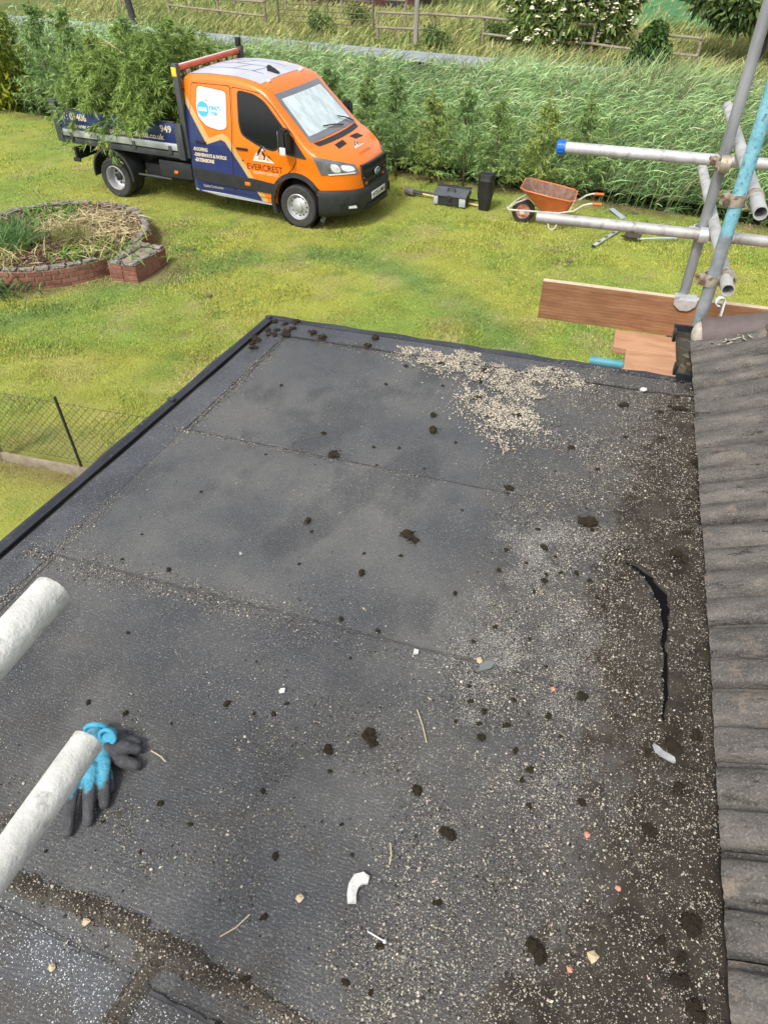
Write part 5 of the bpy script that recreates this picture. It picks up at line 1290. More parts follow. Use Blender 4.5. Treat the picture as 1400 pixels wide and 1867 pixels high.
for x, y, lab in ((-3.15, 11.62, 'small weed tuft on the lawn right of the bed'), (2.95, 11.1, 'dark weed tuft in the lawn below the spirit level'), (-2.55, 9.85, 'weed rosette in the green lawn ring'), (-1.05, 6.9, 'weed tuft in the lawn beside the roof edge'), (-.2, 6.45, 'weed tuft in the lawn near the far roof corner'), (4.6, 13.35, 'leafy weed beside the barrow handle')):
    grass_plant('lawn_weed', lab, x, y, .0, 40, .09, 1.2, ((.09, .17, .03), (.15, .25, .05)), .014, 'weed', 2)

# ================================================================== TOOLS ON THE LAWN
THX = R(-23.8)
t = empty('tool_box', (.93, 13.86, .01), THX, 'black plastic tool box with grey corners and sloped lid', 'tool box')
PB = M('toolbox_black', (.018, .019, .021), (.032, .033, .035), scale=8, rough=.5); PG = M('toolbox_grey', (.33, .35, .35), (.42, .44, .44), scale=8, rough=.55); PD = M('toolbox_lid', (.07, .078, .085), (.095, .10, .11), scale=6, rough=.5)
bm = bmesh.new(); V8 = box(bm, 0, .62, 0, .30, 0, .17)
for v in V8:
    if v.co.z < .1: v.co.x = .31 + (v.co.x - .31) * .95; v.co.y = .15 + (v.co.y - .15) * .9
bmesh.ops.bevel(bm, geom=bm.edges[:], offset=.012, segments=2, affect='EDGES'); bm_obj('body', bm, PB, t, sm=40)
for x0, x1 in ((-.004, .085), (.50, .624)): bbox_obj('corner_panel', (x0, x1, -.008, .012, .015, .16), PG, t, .006)
bm = bmesh.new(); prism(bm, [(-.015, .165), (.315, .165), (.315, .23), (.25, .27), (.045, .215), (-.015, .19)], -.012, .632, Matrix(((0, 0, 1, 0), (1, 0, 0, 0), (0, 1, 0, 0), (0, 0, 0, 1))))
bmesh.ops.bevel(bm, geom=bm.edges[:], offset=.008, segments=2, affect='EDGES'); lid = bm_obj('lid', bm, PD, t, sm=40)
bbox_obj('lid_lip', (-.02, .64, .24, .325, .262, .285), PB, t, .006)
tube_obj('handle', [(.24, .10, .235), (.24, .10, .275), (.255, .10, .29), (.365, .10, .29), (.38, .10, .275), (.38, .10, .235)], .012, PB, t, 8)
bbox_obj('latch', (.27, .35, -.022, -.008, .10, .19), PB, t, .004)
t = empty('black_bin', (1.86, 13.62, 0), THX, 'tall black tapered plastic bin standing between the tool box and the wheelbarrow', 'bin')
bm = bmesh.new(); prof = [(.001, .0), (.098, .0), (.104, .02), (.128, .20), (.142, .26), (.145, .50), (.148, .505), (.148, .525), (.144, .53), (.144, .60), (.140, .615), (.118, .625), (.112, .612), (.001, .606)]
lathe(bm, prof, 28, 'z')
for v in bm.verts:       # rounded-square plan
    a_ = math.atan2(v.co.y, v.co.x); k = 1 / (abs(math.cos(a_)) ** 5 + abs(math.sin(a_)) ** 5) ** .2; v.co.x *= .93 * k; v.co.y *= .86 * k
bm_obj('body', bm, M('bin_black', (.010, .010, .011), (.02, .02, .021), scale=10, rough=.55, sc=(1, 1, .2)), t, sm=35)
tube_obj('rim_band', [(math.cos(2 * math.pi * k / 28) * .142 * .95, math.sin(2 * math.pi * k / 28) * .142 * .88, .515) for k in range(28)], .006, MATS['bin_black'], t, 6, None, None, False, True)
t = empty('long_handled_tool', (.50, 14.42, .07), math.atan2(13.68 - 14.42, 1.85 - .5), 'long yellow-handled tool with a dark round head behind the tool box', 'tool')
bm = bmesh.new(); lathe(bm, [(.001, -.12), (.055, -.118), (.068, -.10), (.068, .09), (.05, .11), (.001, .112)], 16, 'y')
bm_obj('head', bm, M('tool_head', (.10, .085, .08), (.2, .17, .15), scale=20, rough=.8), t, (0, 0, 0), (0, 0, R(75)), 40)
tube_obj('socket', [(.1, 0, 0), (.28, 0, -.012)], [.03, .024], M('tool_iron', (.06, .06, .065), rough=.6, metal=.4), t, 10)
tube_obj('shaft', [(.25, 0, -.010), (.9, 0, -.03), (1.5, 0, -.045)], .019, M('ash_handle', (.52, .37, .13), (.60, .45, .2), scale=10, rough=.6), t, 10)
t = empty('iron_bar', (.62, 14.50, .05), math.atan2(-.5, 1.25), 'thin dark iron bar lying along the yellow-handled tool', 'bar'); tube_obj('shaft', [(0, 0, 0), (1.2, 0, -.03)], .016, MATS['tool_iron'], t, 8); tube_obj('tip', [(1.2, 0, -.03), (1.30, 0, -.035)], [.016, .004], MATS['tool_iron'], t, 8)

# wheelbarrow
wbx = empty('wheelbarrow', (2.46, 12.93, 0), R(-17), 'orange metal wheelbarrow with rusty tray and orange handle grips', 'wheelbarrow')
OR = M('barrow_orange', (.56, .13, .04), (.64, .17, .06), scale=8, rough=.45, third=(.42, .16, .08), tscale=25, tlo=.6, thi=.72); RUST = M('barrow_rust', (.12, .065, .045), (.22, .13, .09), scale=12, rough=.9, third=(.30, .22, .18), tscale=18)
FR = M('barrow_frame', (.48, .44, .36), (.58, .54, .46), scale=15, rough=.5, third=(.25, .15, .09), tscale=30); RUB = M('rubber', (.022, .022, .023), (.045, .043, .04), scale=25, rough=.8); GRP = M('barrow_grip', (.62, .12, .02), rough=.5)
wh = empty('wheel', (0, 0, .20)); wh.parent = wbx
bm = bmesh.new(); lathe(bm, [(.125, -.042), (.17, -.047), (.195, -.034), (.202, 0), (.195, .034), (.17, .047), (.125, .042)], 30, 'y', True); bm_obj('tyre', bm, RUB, wh, sm=50)
bm = bmesh.new(); lathe(bm, [(.001, -.05), (.03, -.05), (.032, -.025), (.09, -.02), (.115, -.036), (.130, -.042), (.130, .042), (.115, .036), (.09, .02), (.032, .025), (.03, .05), (.001, .05)], 30, 'y'); bm_obj('rim', bm, M('barrow_rim', (.50, .12, .05), (.55, .4, .33), scale=14, rough=.6), wh, sm=40)
def tray_surf(z_, k):
    pass
rim = [(-.06, .26), (.02, .345), (.45, .36), (.80, .33), (.86, .24), (.86, -.24), (.80, -.33), (.45, -.36), (.02, -.345), (-.06, -.26)]
bot = [(.30, .16), (.33, .19), (.50, .20), (.72, .19), (.75, .15), (.75, -.15), (.72, -.19), (.50, -.20), (.33, -.19), (.30, -.16)]
rz = lambda x: .655 - .135 * (x + .06) / .92
bz = lambda x: .285
def tray(off, name, mat):
    bm = bmesh.new(); rows = []
    for tt in (0, .33, .66, 1):
        rows.append([bm.verts.new(((r_[0] * (1 - tt) + b_[0] * tt) + (.44 - r_[0]) * off, (r_[1] * (1 - tt) + b_[1] * tt) * (1 - off), rz(r_[0]) * (1 - tt) + bz(0) * tt + off * .2)) for r_, b_ in zip(rim, bot)])
    n_ = len(rim)
    for P_, Q_ in zip(rows[:-1], rows[1:]):
        for k in range(n_): bm.faces.new((P_[k], P_[(k + 1) % n_], Q_[(k + 1) % n_], Q_[k]))
    bm.faces.new(rows[-1]); return bm_obj(name, bm, mat, wbx, sm=40)
tray(0, 'tray', OR); tray(.02, 'tray_inside', RUST)
tube_obj('tray_rim', [(r_[0], r_[1], rz(r_[0])) for r_ in rim], .012, OR, wbx, 8, None, None, True, True)
for s in (-1, 1):
    tube_obj('frame_tube', [(-.27, s * .05, .23), (-.24, s * .10, .225), (.0, s * .115, .235), (.25, s * .16, .26), (.62, s * .23, .29), (.88, s * .26, .36), (1.02, s * .265, .47), (1.12, s * .27, .505), (1.22, s * .27, .51)], .0165, FR, wbx, 9)
    tube_obj('grip', [(1.16, s * .27, .508), (1.31, s * .27, .512)], .023, GRP, wbx, 10)
    tube_obj('leg', [(.42, s * .19, .27), (.50, s * .24, .03), (.54, s * .245, .008), (.60, s * .245, .03), (.72, s * .23, .30)], .0145, FR, wbx, 8)
    tube_obj('brace', [(-.26, s * .06, .235), (-.12, s * .11, .36), (.08, s * .17, .47)], .013, FR, wbx, 8)
    tube_obj('stay', [(.80, s * .25, .33), (.86, s * .26, .53)], .013, FR, wbx, 8)
tube_obj('nose_bar', [(-.27, -.05, .23), (-.285, 0, .23), (-.27, .05, .23)], .0165, FR, wbx, 9)
tube_obj('axle', [(0, -.12, .20), (0, .12, .20)], .012, FR, wbx, 8)
bbox_obj('axle_bracket', (-.045, .045, -.128, -.118, .17, .235), FR, wbx, .004); bbox_obj('cross_brace', (.68, .72, -.22, .22, .12, .14), FR, wbx, .004)

lv = empty('spirit_level', (3.47, 11.73, .02), math.atan2(12.43 - 11.73, 4.05 - 3.47), 'silver spirit level lying on the lawn below the ledger tube', 'spirit level')
AL = M('aluminium', (.55, .56, .57), (.66, .67, .68), scale=12, rough=.4, metal=.5)
bbox_obj('beam', (0, .92, -.03, .03, 0, .028), AL, lv, .004); bbox_obj('rubber_end', (-.02, 0, -.031, .031, 0, .029), PB, lv, .002); bbox_obj('rubber_end', (.92, .94, -.031, .031, 0, .029), PB, lv, .002)
for x in (.2, .46, .72): bbox_obj('vial_window', (x - .045, x + .045, -.018, .018, .026, .030), M('vial_dark', (.03, .03, .03), rough=.3), lv, .001)
sv = empty('shovel', (4.20, 12.02, .02), R(-3), 'shovel with dark blade and grey shaft lying on the lawn', 'shovel')
bm = bmesh.new(); V_ = []
for i in range(5):
    for j in range(5):
        u_, v_ = i / 4, j / 4 - .5; V_.append(bm.verts.new((-.28 + .30 * u_, v_ * (.18 + .05 * math.sin(u_ * 3)), .015 + .05 * (v_ * 2) ** 2 + .03 * u_)))
for i in range(4):
    for j in range(4): bm.faces.new((V_[i * 5 + j], V_[i * 5 + j + 1], V_[i * 5 + j + 6], V_[i * 5 + j + 5]))
ob = bm_obj('blade', bm, M('shovel_blade', (.045, .035, .03), (.10, .075, .06), scale=15, rough=.7, metal=.3), sv, (.06, -.07, 0), (0, 0, R(-40)), 60); md = ob.modifiers.new('t', 'SOLIDIFY'); md.thickness = .006
tube_obj('shaft', [(.05, -.06, .04), (.4, .0, .04), (.72, .05, .03)], .016, M('shovel_shaft', (.38, .44, .42), (.46, .52, .5), scale=10, rough=.5), sv, 9)
tube_obj('handle', [(.70, -.0, .03), (.74, .05, .035), (.76, .11, .03)], .015, M('shovel_grip', (.30, .42, .36), rough=.5), sv, 8)
flat_piece('metal_float', [(4.13, 13.46), (4.22, 13.48), (4.36, 13.1), (4.27, 13.04)], .03, .012, M('steel_blue', (.40, .46, .52), (.5, .55, .6), scale=9, rough=.4, metal=.4), 'pale steel float lying on the lawn behind the ledger tube', 'tool', (.12, 0))

# ================================================================== TIPPER TRUCK
TK = empty('tipper_truck', (-1.08, 13.53, 0), R(-24.5), 'orange and navy crew-cab tipper truck loaded with cut conifer branches', 'truck')
def carpaint(name, col, col2=None):
    m = M(name, col, col2 or col, scale=2, rough=.28, spec=.5, coat=.5); return m
ORANGE = (.78, .175, .004); NAVY = (.015, .030, .125); GOLD = (.55, .36, .14)
# cab paint: orange over navy with a gold zigzag band between, both sides
mp_, nt, bs = newmat('cab_paint')
v = coord(nt, 'Object'); sep = nt.nodes.new('ShaderNodeSeparateXYZ'); nt.links.new(v, sep.inputs[0])
def zramp(pts):
    """z threshold as a function of x (piecewise linear)"""
    r_ = nt.nodes.new('ShaderNodeMapRange'); r_.inputs['From Min'].default_value = -2.2; r_.inputs['From Max'].default_value = -.2; nt.links.new(sep.outputs[0], r_.inputs['Value'])
    cr = nt.nodes.new('ShaderNodeValToRGB'); cr.color_ramp.interpolation = 'LINEAR'
    e = cr.color_ramp.elements
    ps = [((x + 2.2) / 2.0, z / 2.5) for x, z in pts]
    e[0].position = ps[0][0]; e[0].color = (ps[0][1],) * 3 + (1,); e[1].position = ps[-1][0]; e[1].color = (ps[-1][1],) * 3 + (1,)
    for p, z in ps[1:-1]:
        k = e.new(p); k.color = (z, z, z, 1)
    nt.links.new(r_.outputs[0], cr.inputs[0])
    return math_n(nt, 'MULTIPLY', cr.outputs[0], 2.5)
up_ = zramp([(-2.15, 1.98), (-2.0, 1.80), (-1.64, 1.275), (-1.36, 1.375), (-1.26, 1.33), (-.84, .76), (-.60, .42), (-.55, .2)])
lo_ = zramp([(-2.15, 1.84), (-2.02, 1.67), (-1.70, 1.175), (-1.40, 1.275), (-1.32, 1.25), (-.95, .76), (-.72, .42), (-.66, .2)])
isg = math_n(nt, 'LESS_THAN', sep.outputs[2], up_); isn = math_n(nt, 'LESS_THAN', sep.outputs[2], lo_)
sidey = math_n(nt, 'GREATER_THAN', math_n(nt, 'ABSOLUTE', sep.outputs[1]), .72)
c = mixc(nt, math_n(nt, 'MULTIPLY', isg, sidey), ORANGE, GOLD); c = mixc(nt, math_n(nt, 'MULTIPLY', isn, sidey), c, NAVY)
dst = noise(nt, v, 3, 5, .6, .3, .8); c = mixc(nt, math_n(nt, 'MULTIPLY', dst, .05), c, (.4, .35, .25))
nt.links.new(c, bs.inputs['Base Color']); bs.inputs['Roughness'].default_value = .27; bs.inputs['Coat Weight'].default_value = .4
CAB = mp_
DKP = M('dark_plastic', (.017, .0185, .021), (.026, .028, .030), scale=8, rough=.55); BLKP = M('truck_black', (.008, .008, .009), (.014, .014, .015), scale=8, rough=.6)
GLS = M('dark_glass', (.006, .008, .009), rough=.05, spec=.5); SIL = M('silver_paint', (.50, .52, .54), (.58, .60, .62), scale=5, rough=.35, metal=.4); GRYM = M('bed_grey', (.045, .050, .055), (.065, .07, .075), scale=5, rough=.45)
NAVYM = carpaint('navy_panel', NAVY, (.020, .038, .15)); GOLDM = M('gold_vinyl', (.60, .47, .31), rough=.45); WHT = M('white_vinyl', (.74, .79, .84), rough=.35); AMB = M('amber_lens', (.75, .17, .01), rough=.25); CHR = M('chrome', (.72, .73, .74), rough=.15, metal=.9)

HP = [(-2.14, 2.10), (-2.09, 2.17), (-2.0, 2.20), (-1.6, 2.225), (-1.1, 2.215), (-.75, 2.165), (-.55, 2.10), (-.42, 2.02), (-.30, 1.91), (.0, 1.63), (.26, 1.385), (.34, 1.325), (.42, 1.29), (.6, 1.225), (.75, 1.16), (.86, 1.095), (.93, 1.035), (.98, .965), (1.01, .88), (1.02, .80)]
def Hc(x): return float(np.interp(x, [p[0] for p in HP], [p[1] for p in HP]))
def halfw(x):
    if x > .41: return max(.02, (1.03 - x) / .62) ** .27
    if x < -2.0: return 1.0 - .05 * ((-2.0 - x) / .14) ** 2
    return 1.0
def tumble(z):
    if z > 1.15: return 1 - .135 * ((z - 1.15) / 1.0) ** 1.15
    if z < .75: return 1 - .02 * ((.75 - z) / .4) ** 2
    return 1 - .012 * math.sin((z - .75) / .4 * math.pi)
def ysurf(x, z): return halfw(x) * tumble(z)
XS = [-2.14, -2.12, -2.08, -2.0] + list(np.arange(-1.9, .41, .1)) + [.41, .47, .53, .6, .66, .72, .78, .83, .87, .9, .93, .955, .975, .99, 1.005, 1.015, 1.02]
def section(x):
    H = Hc(x); crown = float(np.interp(x, [-2.1, -.5, -.3, .2, .4, .9, 1.02], [.030, .036, .075, .08, .05, .05, .03])); r_ = float(np.interp(x, [-2.14, -.7, -.4, .25, .45, .9, 1.02], [.085, .085, .075, .07, .10, .12, .10]))
    zt = H - crown - r_; pts = []
    for z in np.linspace(.36, zt, 16): pts.append((ysurf(x, z), z))
    yt = ysurf(x, zt); rr_ = min(r_, yt * .5)
    for k in range(1, 6):
        a_ = math.pi / 2 * k / 5; pts.append((yt - rr_ * 1.1 * (1 - math.cos(a_)), zt + r_ * math.sin(a_)))
    y0 = pts[-1][0]
    for k in range(1, 7): y = y0 * (1 - k / 6); pts.append((y, H - crown * (y / max(y0, 1e-3)) ** 2))
    return pts
bm = bmesh.new(); rows = []
for x in XS:
    s = section(float(x)); ring = [bm.verts.new((x, -y, z)) for y, z in s] + [bm.verts.new((x, y, z)) for y, z in s[::-1][1:]]
    rows.append(ring)
for A1, B1 in zip(rows[:-1], rows[1:]):
    for k in range(len(A1) - 1): bm.faces.new((A1[k], A1[k + 1], B1[k + 1], B1[k]))
    bm.faces.new((A1[-1], A1[0], B1[0], B1[-1]))
bm.faces.new(rows[0][::-1]); bm.faces.new(rows[-1]); bmesh.ops.recalc_face_normals(bm, faces=bm.faces[:])
bvh = BVHTree.FromBMesh(bm)
me = bpy.data.meshes.new('cab_body'); bm.to_mesh(me); bm.free()
# wheel-arch cut
tmp = bpy.data.objects.new('tmp', me); COL.objects.link(tmp)
bm = bmesh.new(); lathe(bm, [(.0001, -1.3), (.445, -1.3), (.445, 1.3), (.0001, 1.3)], 40, 'y'); bmesh.ops.recalc_face_normals(bm, faces=bm.faces[:])
cm = bpy.data.meshes.new('cut'); bm.to_mesh(cm); bm.free(); cut = bpy.data.objects.new('cut', cm); cut.location = (.02, 0, .39); COL.objects.link(cut)
bo = tmp.modifiers.new('b', 'BOOLEAN'); bo.object = cut; bo.operation = 'DIFFERENCE'; bo.solver = 'EXACT'
dg = bpy.context.evaluated_depsgraph_get(); me2 = bpy.data.meshes.new_from_object(tmp.evaluated_get(dg))
bpy.data.objects.remove(tmp); bpy.data.objects.remove(cut)
me2.name = 'cab_body'; smooth(me2, 32); me2.materials.clear(); link('cab_body', me2, CAB, TK)
bm = bmesh.new(); lathe(bm, [(.0001, -.98), (.44, -.98), (.442, -.95), (.442, .95), (.0001, .95)], 36, 'y')
bm = bmesh.new(); lathe(bm, [(.43, -.93), (.40, -.60), (.0001, -.60)], 36, 'y'); bm_obj('wheel_well', bm, BLKP, TK, (.02, 0, .39)); bm = bmesh.new(); lathe(bm, [(.43, .93), (.40, .60), (.0001, .60)], 36, 'y'); bm_obj('wheel_well', bm, BLKP, TK, (.02, 0, .39))

def xrange_at(poly, z):
    xs_ = []
    for (x0, z0), (x1, z1) in zip(poly, poly[1:] + poly[:1]):
        if (z0 <= z < z1) or (z1 <= z < z0): xs_.append(x0 + (x1 - x0) * (z - z0) / (z1 - z0))
    return (min(xs_), max(xs_)) if xs_ else None
def round_poly(poly, r_, n=4):
    out = []; m_ = len(poly)
    for i in range(m_):
        p0, p, p1 = np.array(poly[i - 1]), np.array(poly[i]), np.array(poly[(i + 1) % m_])
        a, b = p0 - p, p1 - p; la, lb = np.linalg.norm(a), np.linalg.norm(b); rr_ = min(r_, la * .45, lb * .45); s0, s1 = p + a / la * rr_, p + b / lb * rr_
        for k in range(n + 1):
            t_ = k / n; out.append(tuple((1 - t_) ** 2 * s0 + 2 * t_ * (1 - t_) * p + t_ ** 2 * s1))
    return out
def side_patch(name, poly, off, mat, side=-1, nz=24, nx=8, parent=None, skirt=.012, fn=ysurf):
    """panel in (x,z) laid on the cab flank; monotone polygons"""
    zs = [p[1] for p in poly]; z0, z1 = min(zs) + 1e-4, max(zs) - 1e-4; bm = bmesh.new(); rows = []
    for i in range(nz + 1):
        tt = .5 - .5 * math.cos(math.pi * i / nz); z = z0 + (z1 - z0) * tt; xr = xrange_at(poly, z)
        if xr is None: continue
        rows.append([bm.verts.new((xr[0] + (xr[1] - xr[0]) * k / nx, side * (fn(xr[0] + (xr[1] - xr[0]) * k / nx, z) + off), z)) for k in range(nx + 1)])
    for A1, B1 in zip(rows[:-1], rows[1:]):
        for k in range(nx): bm.faces.new((A1[k], A1[k + 1], B1[k + 1], B1[k]))
    if skirt:
        loop = rows[0] + [r_[-1] for r_ in rows[1:]] + rows[-1][::-1][1:] + [r_[0] for r_ in rows[::-1][1:-1]]
        inn = [bm.verts.new((v.co.x, v.co.y - side * skirt, v.co.z)) for v in loop]
        for k in range(len(loop)): k2 = (k + 1) % len(loop); bm.faces.new((loop[k], loop[k2], inn[k2], inn[k]))
    return bm_obj(name, bm, mat, parent or TK, sm=40)
def dress_side(side):
    SEAMM = M('seam_dark', (.03, .012, .006), rough=.8)
    fd_ = round_poly([(-1.135, 2.065), (-.60, 2.02), (-.36, 1.86), (.03, 1.46), (.06, 1.10), (-.03, .95), (-.17, .85), (-.37, .62), (-.42, .43), (-1.215, .43), (-1.185, 1.0), (-1.14, 1.45)], .04)
    rd_ = round_poly([(-1.93, 2.07), (-1.155, 2.075), (-1.16, 1.45), (-1.205, 1.0), (-1.235, .43), (-2.04, .43), (-2.06, .9), (-2.03, 1.45)], .05)
    for nm, pl in (('front_door', fd_), ('rear_door', rd_)):
        side_patch('door_gap', [(x, z) for x, z in pl], .0012, SEAMM, side, 30, 6, None, 0)
        cx, cz = np.mean(pl, 0); dsh = [(cx + (x - cx) * (1 - .010 / max(.1, abs(x - cx))) if abs(x - cx) > .1 else x, cz + (z - cz) * (1 - .010 / max(.1, abs(z - cz))) if abs(z - cz) > .1 else z) for x, z in pl]
        d = side_patch(nm, dsh, .0065, CAB, side, 34, 10)
        hx = -1.09 if nm == 'front_door' else -1.93
        bbox_obj('handle', (hx + (0 if nm == 'front_door' else .02), hx + .22, side * (ysurf(hx, 1.2) + .022) - .014, side * (ysurf(hx, 1.2) + .022) + .014, 1.165 + (.02 if nm == 'rear_door' else 0), 1.20 + (.02 if nm == 'rear_door' else 0)), BLKP, d, .008)
        if nm == 'front_door':
            w = side_patch('window', round_poly([(-1.0, 2.0), (-.72, 1.97), (-.53, 1.88), (-.13, 1.50), (-.12, 1.40), (-.36, 1.225), (-.62, 1.27), (-.95, 1.405), (-1.0, 1.55)], .06), .012, GLS, side, 26, 8, d)
            side_patch('seal', round_poly([(-1.03, 2.03), (-.71, 2.0), (-.51, 1.91), (-.10, 1.51), (-.09, 1.38), (-.35, 1.195), (-.63, 1.24), (-.98, 1.38), (-1.03, 1.55)], .07), .0085, BLKP, side, 26, 8, d)
            bbox_obj('lock', (-1.01, -.985, side * (ysurf(-1, .98) + .012) - .004, side * (ysurf(-1, .98) + .012) + .004, .985, 1.01), BLKP, d, .002)
        else:
            w = side_patch('window', round_poly([(-1.80, 2.03), (-1.245, 1.985), (-1.265, 1.46), (-1.40, 1.42), (-1.66, 1.455), (-1.82, 1.58), (-1.85, 1.75)], .06), .0115, WHT, side, 26, 8, d)
            w['label'] = 'white covered rear door window with a round blue running logo'
            side_patch('seal', round_poly([(-1.815, 2.045), (-1.23, 2.0), (-1.25, 1.445), (-1.40, 1.405), (-1.67, 1.44), (-1.835, 1.57), (-1.865, 1.75)], .06), .0085, M('seal_orange', (.45, .10, .01), rough=.5), side, 26, 8, d)
    side_patch('quarter_trim', [(-.12, 1.50), (-.05, 1.50), (.25, 1.15), (.10, 1.155), (-.20, 1.19), (-.17, 1.40)], .010, DKP, side, 14, 5)
    side_patch('sill_cladding', [(-2.08, .775), (-.36, .705), (-.385, .52), (-2.11, .55)], .024, DKP, side, 10, 8, None, .03)
    side_patch('sill_step', [(-2.11, .405), (-.43, .365), (-.43, .32), (-2.09, .35)], .012, SIL, side, 3, 4, None, .2)
    bm = bmesh.new(); pr = []
    for k in range(29):
        a_ = R(-28) + R(232) * k / 28; pr.append((.02 + math.cos(a_) * .45, .39 + math.sin(a_) * .45, .02 + math.cos(a_) * .525, .39 + math.sin(a_) * .525))
    rws = []
    for xi, zi, xo, zo in pr:
        ys_ = min(1.0, max(ysurf(min(xo, .6), max(zo, .3)), .9)); rws.append([bm.verts.new((xi, side * (ys_ - .05), zi)), bm.verts.new((xi, side * (ys_ + .028), zi)), bm.verts.new((xo, side * (ys_ + .020), zo)), bm.verts.new((xo, side * (ys_ - .01), zo))])
    for A1, B1 in zip(rws[:-1], rws[1:]):
        for k in range(3): bm.faces.new((A1[k], A1[k + 1], B1[k + 1], B1[k]))
    bm_obj('arch_trim', bm, DKP, TK, sm=40)
    bbox_obj('side_marker', (-.995, -.885, side * (ysurf(-.9, .62) + .024) - .010, side * (ysurf(-.9, .62) + .024) + .010, .60, .66), AMB, TK, .008)
    # door mirror
    mr = empty('door_mirror', (-.06, side * 1.13, 1.42)); mr.parent = TK
    bm = bmesh.new(); V8 = box(bm, -.07, .085, -.105, .105, -.20, .19)
    for v in V8:
        if v.co.x > 0: v.co.y *= .8; v.co.z *= .86
        if v.co.z < 0: v.co.y *= .92
    bmesh.ops.bevel(bm, geom=bm.edges[:], offset=.035, segments=4, affect='EDGES'); bm_obj('housing', bm, BLKP, mr, None, (0, 0, R(-8) * side * -1), 40)
    bbox_obj('glass', (-.078, -.069, -.085, .085, -.16, .15), M('mirror_glass', (.45, .48, .5), rough=.06, metal=.8), mr, .003)
    bbox_obj('indicator', (-.045, .06, side * .094 - .016, side * .094 + .016, -.19, -.075), M('clear_lens', (.70, .72, .72), rough=.15, spec=.7), mr, .012)
    bm = bmesh.new(); tube(bm, [(.03, -side * .07, -.10), (.05, -side * .16, -.20)], .035, 8); bm_obj('arm', bm, BLKP, mr, sm=40)
dress_side(-1); dress_side(1)

def bvh_patch(name, quad, dirv, off, mat, nu=14, nv=10, parent=None, curve=None, rnd=0):
    """bilinear quad projected onto the cab skin along dirv and lifted by off"""
    Q = [Vector(q) for q in quad]; dv = Vector(dirv).normalized(); bm = bmesh.new(); g = []
    for j in range(nv + 1):
        row = []
        for i in range(nu + 1):
            u_, v_ = i / nu, j / nv
            if rnd:
                e = rnd * (abs(2 * v_ - 1) ** 4); u_ = e + (1 - 2 * e) * u_
            p = Q[0].lerp(Q[1], u_).lerp(Q[3].lerp(Q[2], u_), v_)
            if curve: p += Vector(curve) * (1 - (2 * i / nu - 1) ** 2)
            loc, nor, _, _ = bvh.ray_cast(p - dv * 1.5, dv)
            if loc is None: loc, nor, _, _ = bvh.find_nearest(p)
            if nor.dot(dv) > 0: nor = -nor
            row.append(bm.verts.new(loc + nor * off))
        g.append(row)
    for j in range(nv):
        for i in range(nu): bm.faces.new((g[j][i], g[j][i + 1], g[j + 1][i + 1], g[j + 1][i]))
    return bm_obj(name, bm, mat, parent or TK, sm=50)
# windscreen with reflective sunshade behind the glass
FRIT = M('windscreen_frit', (.16, .17, .19), (.20, .21, .23), scale=4, rough=.15)
ws = bvh_patch('windscreen', [(.24, -.80, 1.34), (.24, .80, 1.34), (-.40, .735, 2.01), (-.40, -.735, 2.01)], (-.7, 0, -.7), .005, FRIT, 24, 16, None, (.07, 0, .03))
SHD = M('sunshade', (.55, .66, .68), (.74, .84, .85), scale=3.5, rough=.35, sc=(1, 2.2, 1), lo=.42, hi=.58)
bvh_patch('sunshade', [(.17, -.74, 1.42), (.17, .74, 1.42), (-.32, .66, 1.93), (-.32, -.66, 1.93)], (-.7, 0, -.7), .009, SHD, 24, 16, ws, (.06, 0, .03))
m, nt, bs = newmat('windscreen_glass'); tr_ = nt.nodes.new('ShaderNodeBsdfTransparent'); gl = nt.nodes.new('ShaderNodeBsdfGlossy'); gl.inputs['Roughness'].default_value = .03
mx = nt.nodes.new('ShaderNodeMixShader'); mx.inputs[0].default_value = .16; nt.links.new(tr_.outputs[0], mx.inputs[1]); nt.links.new(gl.outputs[0], mx.inputs[2]); nt.links.new(mx.outputs[0], nt.nodes['Material Output'].inputs['Surface'])
bvh_patch('glass', [(.235, -.79, 1.345), (.235, .79, 1.345), (-.395, .73, 2.005), (-.395, -.73, 2.005)], (-.7, 0, -.7), .016, m, 24, 16, ws, (.07, 0, .03))
for p0, p1 in (((.27, .30, 1.40), (.17, -.26, 1.47)), ((.25, .72, 1.37), (.13, .34, 1.50))):
    L0 = bvh.find_nearest(Vector(p0))[0]; L1 = bvh.find_nearest(Vector(p1))[0]
    tube_obj('wiper', [L0 + Vector((.02, 0, .02)), (L0 + L1) / 2 + Vector((.03, 0, .035)), L1 + Vector((.02, 0, .02))], .010, BLKP, TK, 6)
bvh_patch('cowl', [(.36, -.72, 1.32), (.36, .72, 1.32), (.27, .76, 1.36), (.27, -.76, 1.36)], (-.3, 0, -1), .006, DKP, 20, 3, None, (.07, 0, 0))
# roof panel with glued strips
RP = M('roof_grey', (.43, .44, .50), (.50, .51, .57), scale=2, rough=.4)
rp = bvh_patch('roof_panel', [(-2.04, -.77, 2.2), (-.66, -.73, 2.2), (-.66, .73, 2.2), (-2.04, .77, 2.2)], (0, 0, -1), .005, RP, 16, 16)
LN = M('roof_line', (.10, .11, .14), rough=.6)
for a, b in (((-1.9, -.35), (-.85, -.33)), ((-1.9, .05), (-.85, .05)), ((-1.9, .42), (-.85, .42)), ((-1.45, -.35), (-1.30, .05)), ((-1.62, .05), (-1.45, .42)), ((-1.05, -.33), (-.98, .05))):
    q_ = np.array(a); w_ = np.array(b); d = w_ - q_; d = d / np.linalg.norm(d); nrm = np.array([-d[1], d[0]]) * .008
    bvh_patch('roof_strip', [(*(q_ - nrm), 2.2), (*(w_ - nrm), 2.2), (*(w_ + nrm), 2.2), (*(q_ + nrm), 2.2)], (0, 0, -1), .0075, LN, 10, 1, rp)
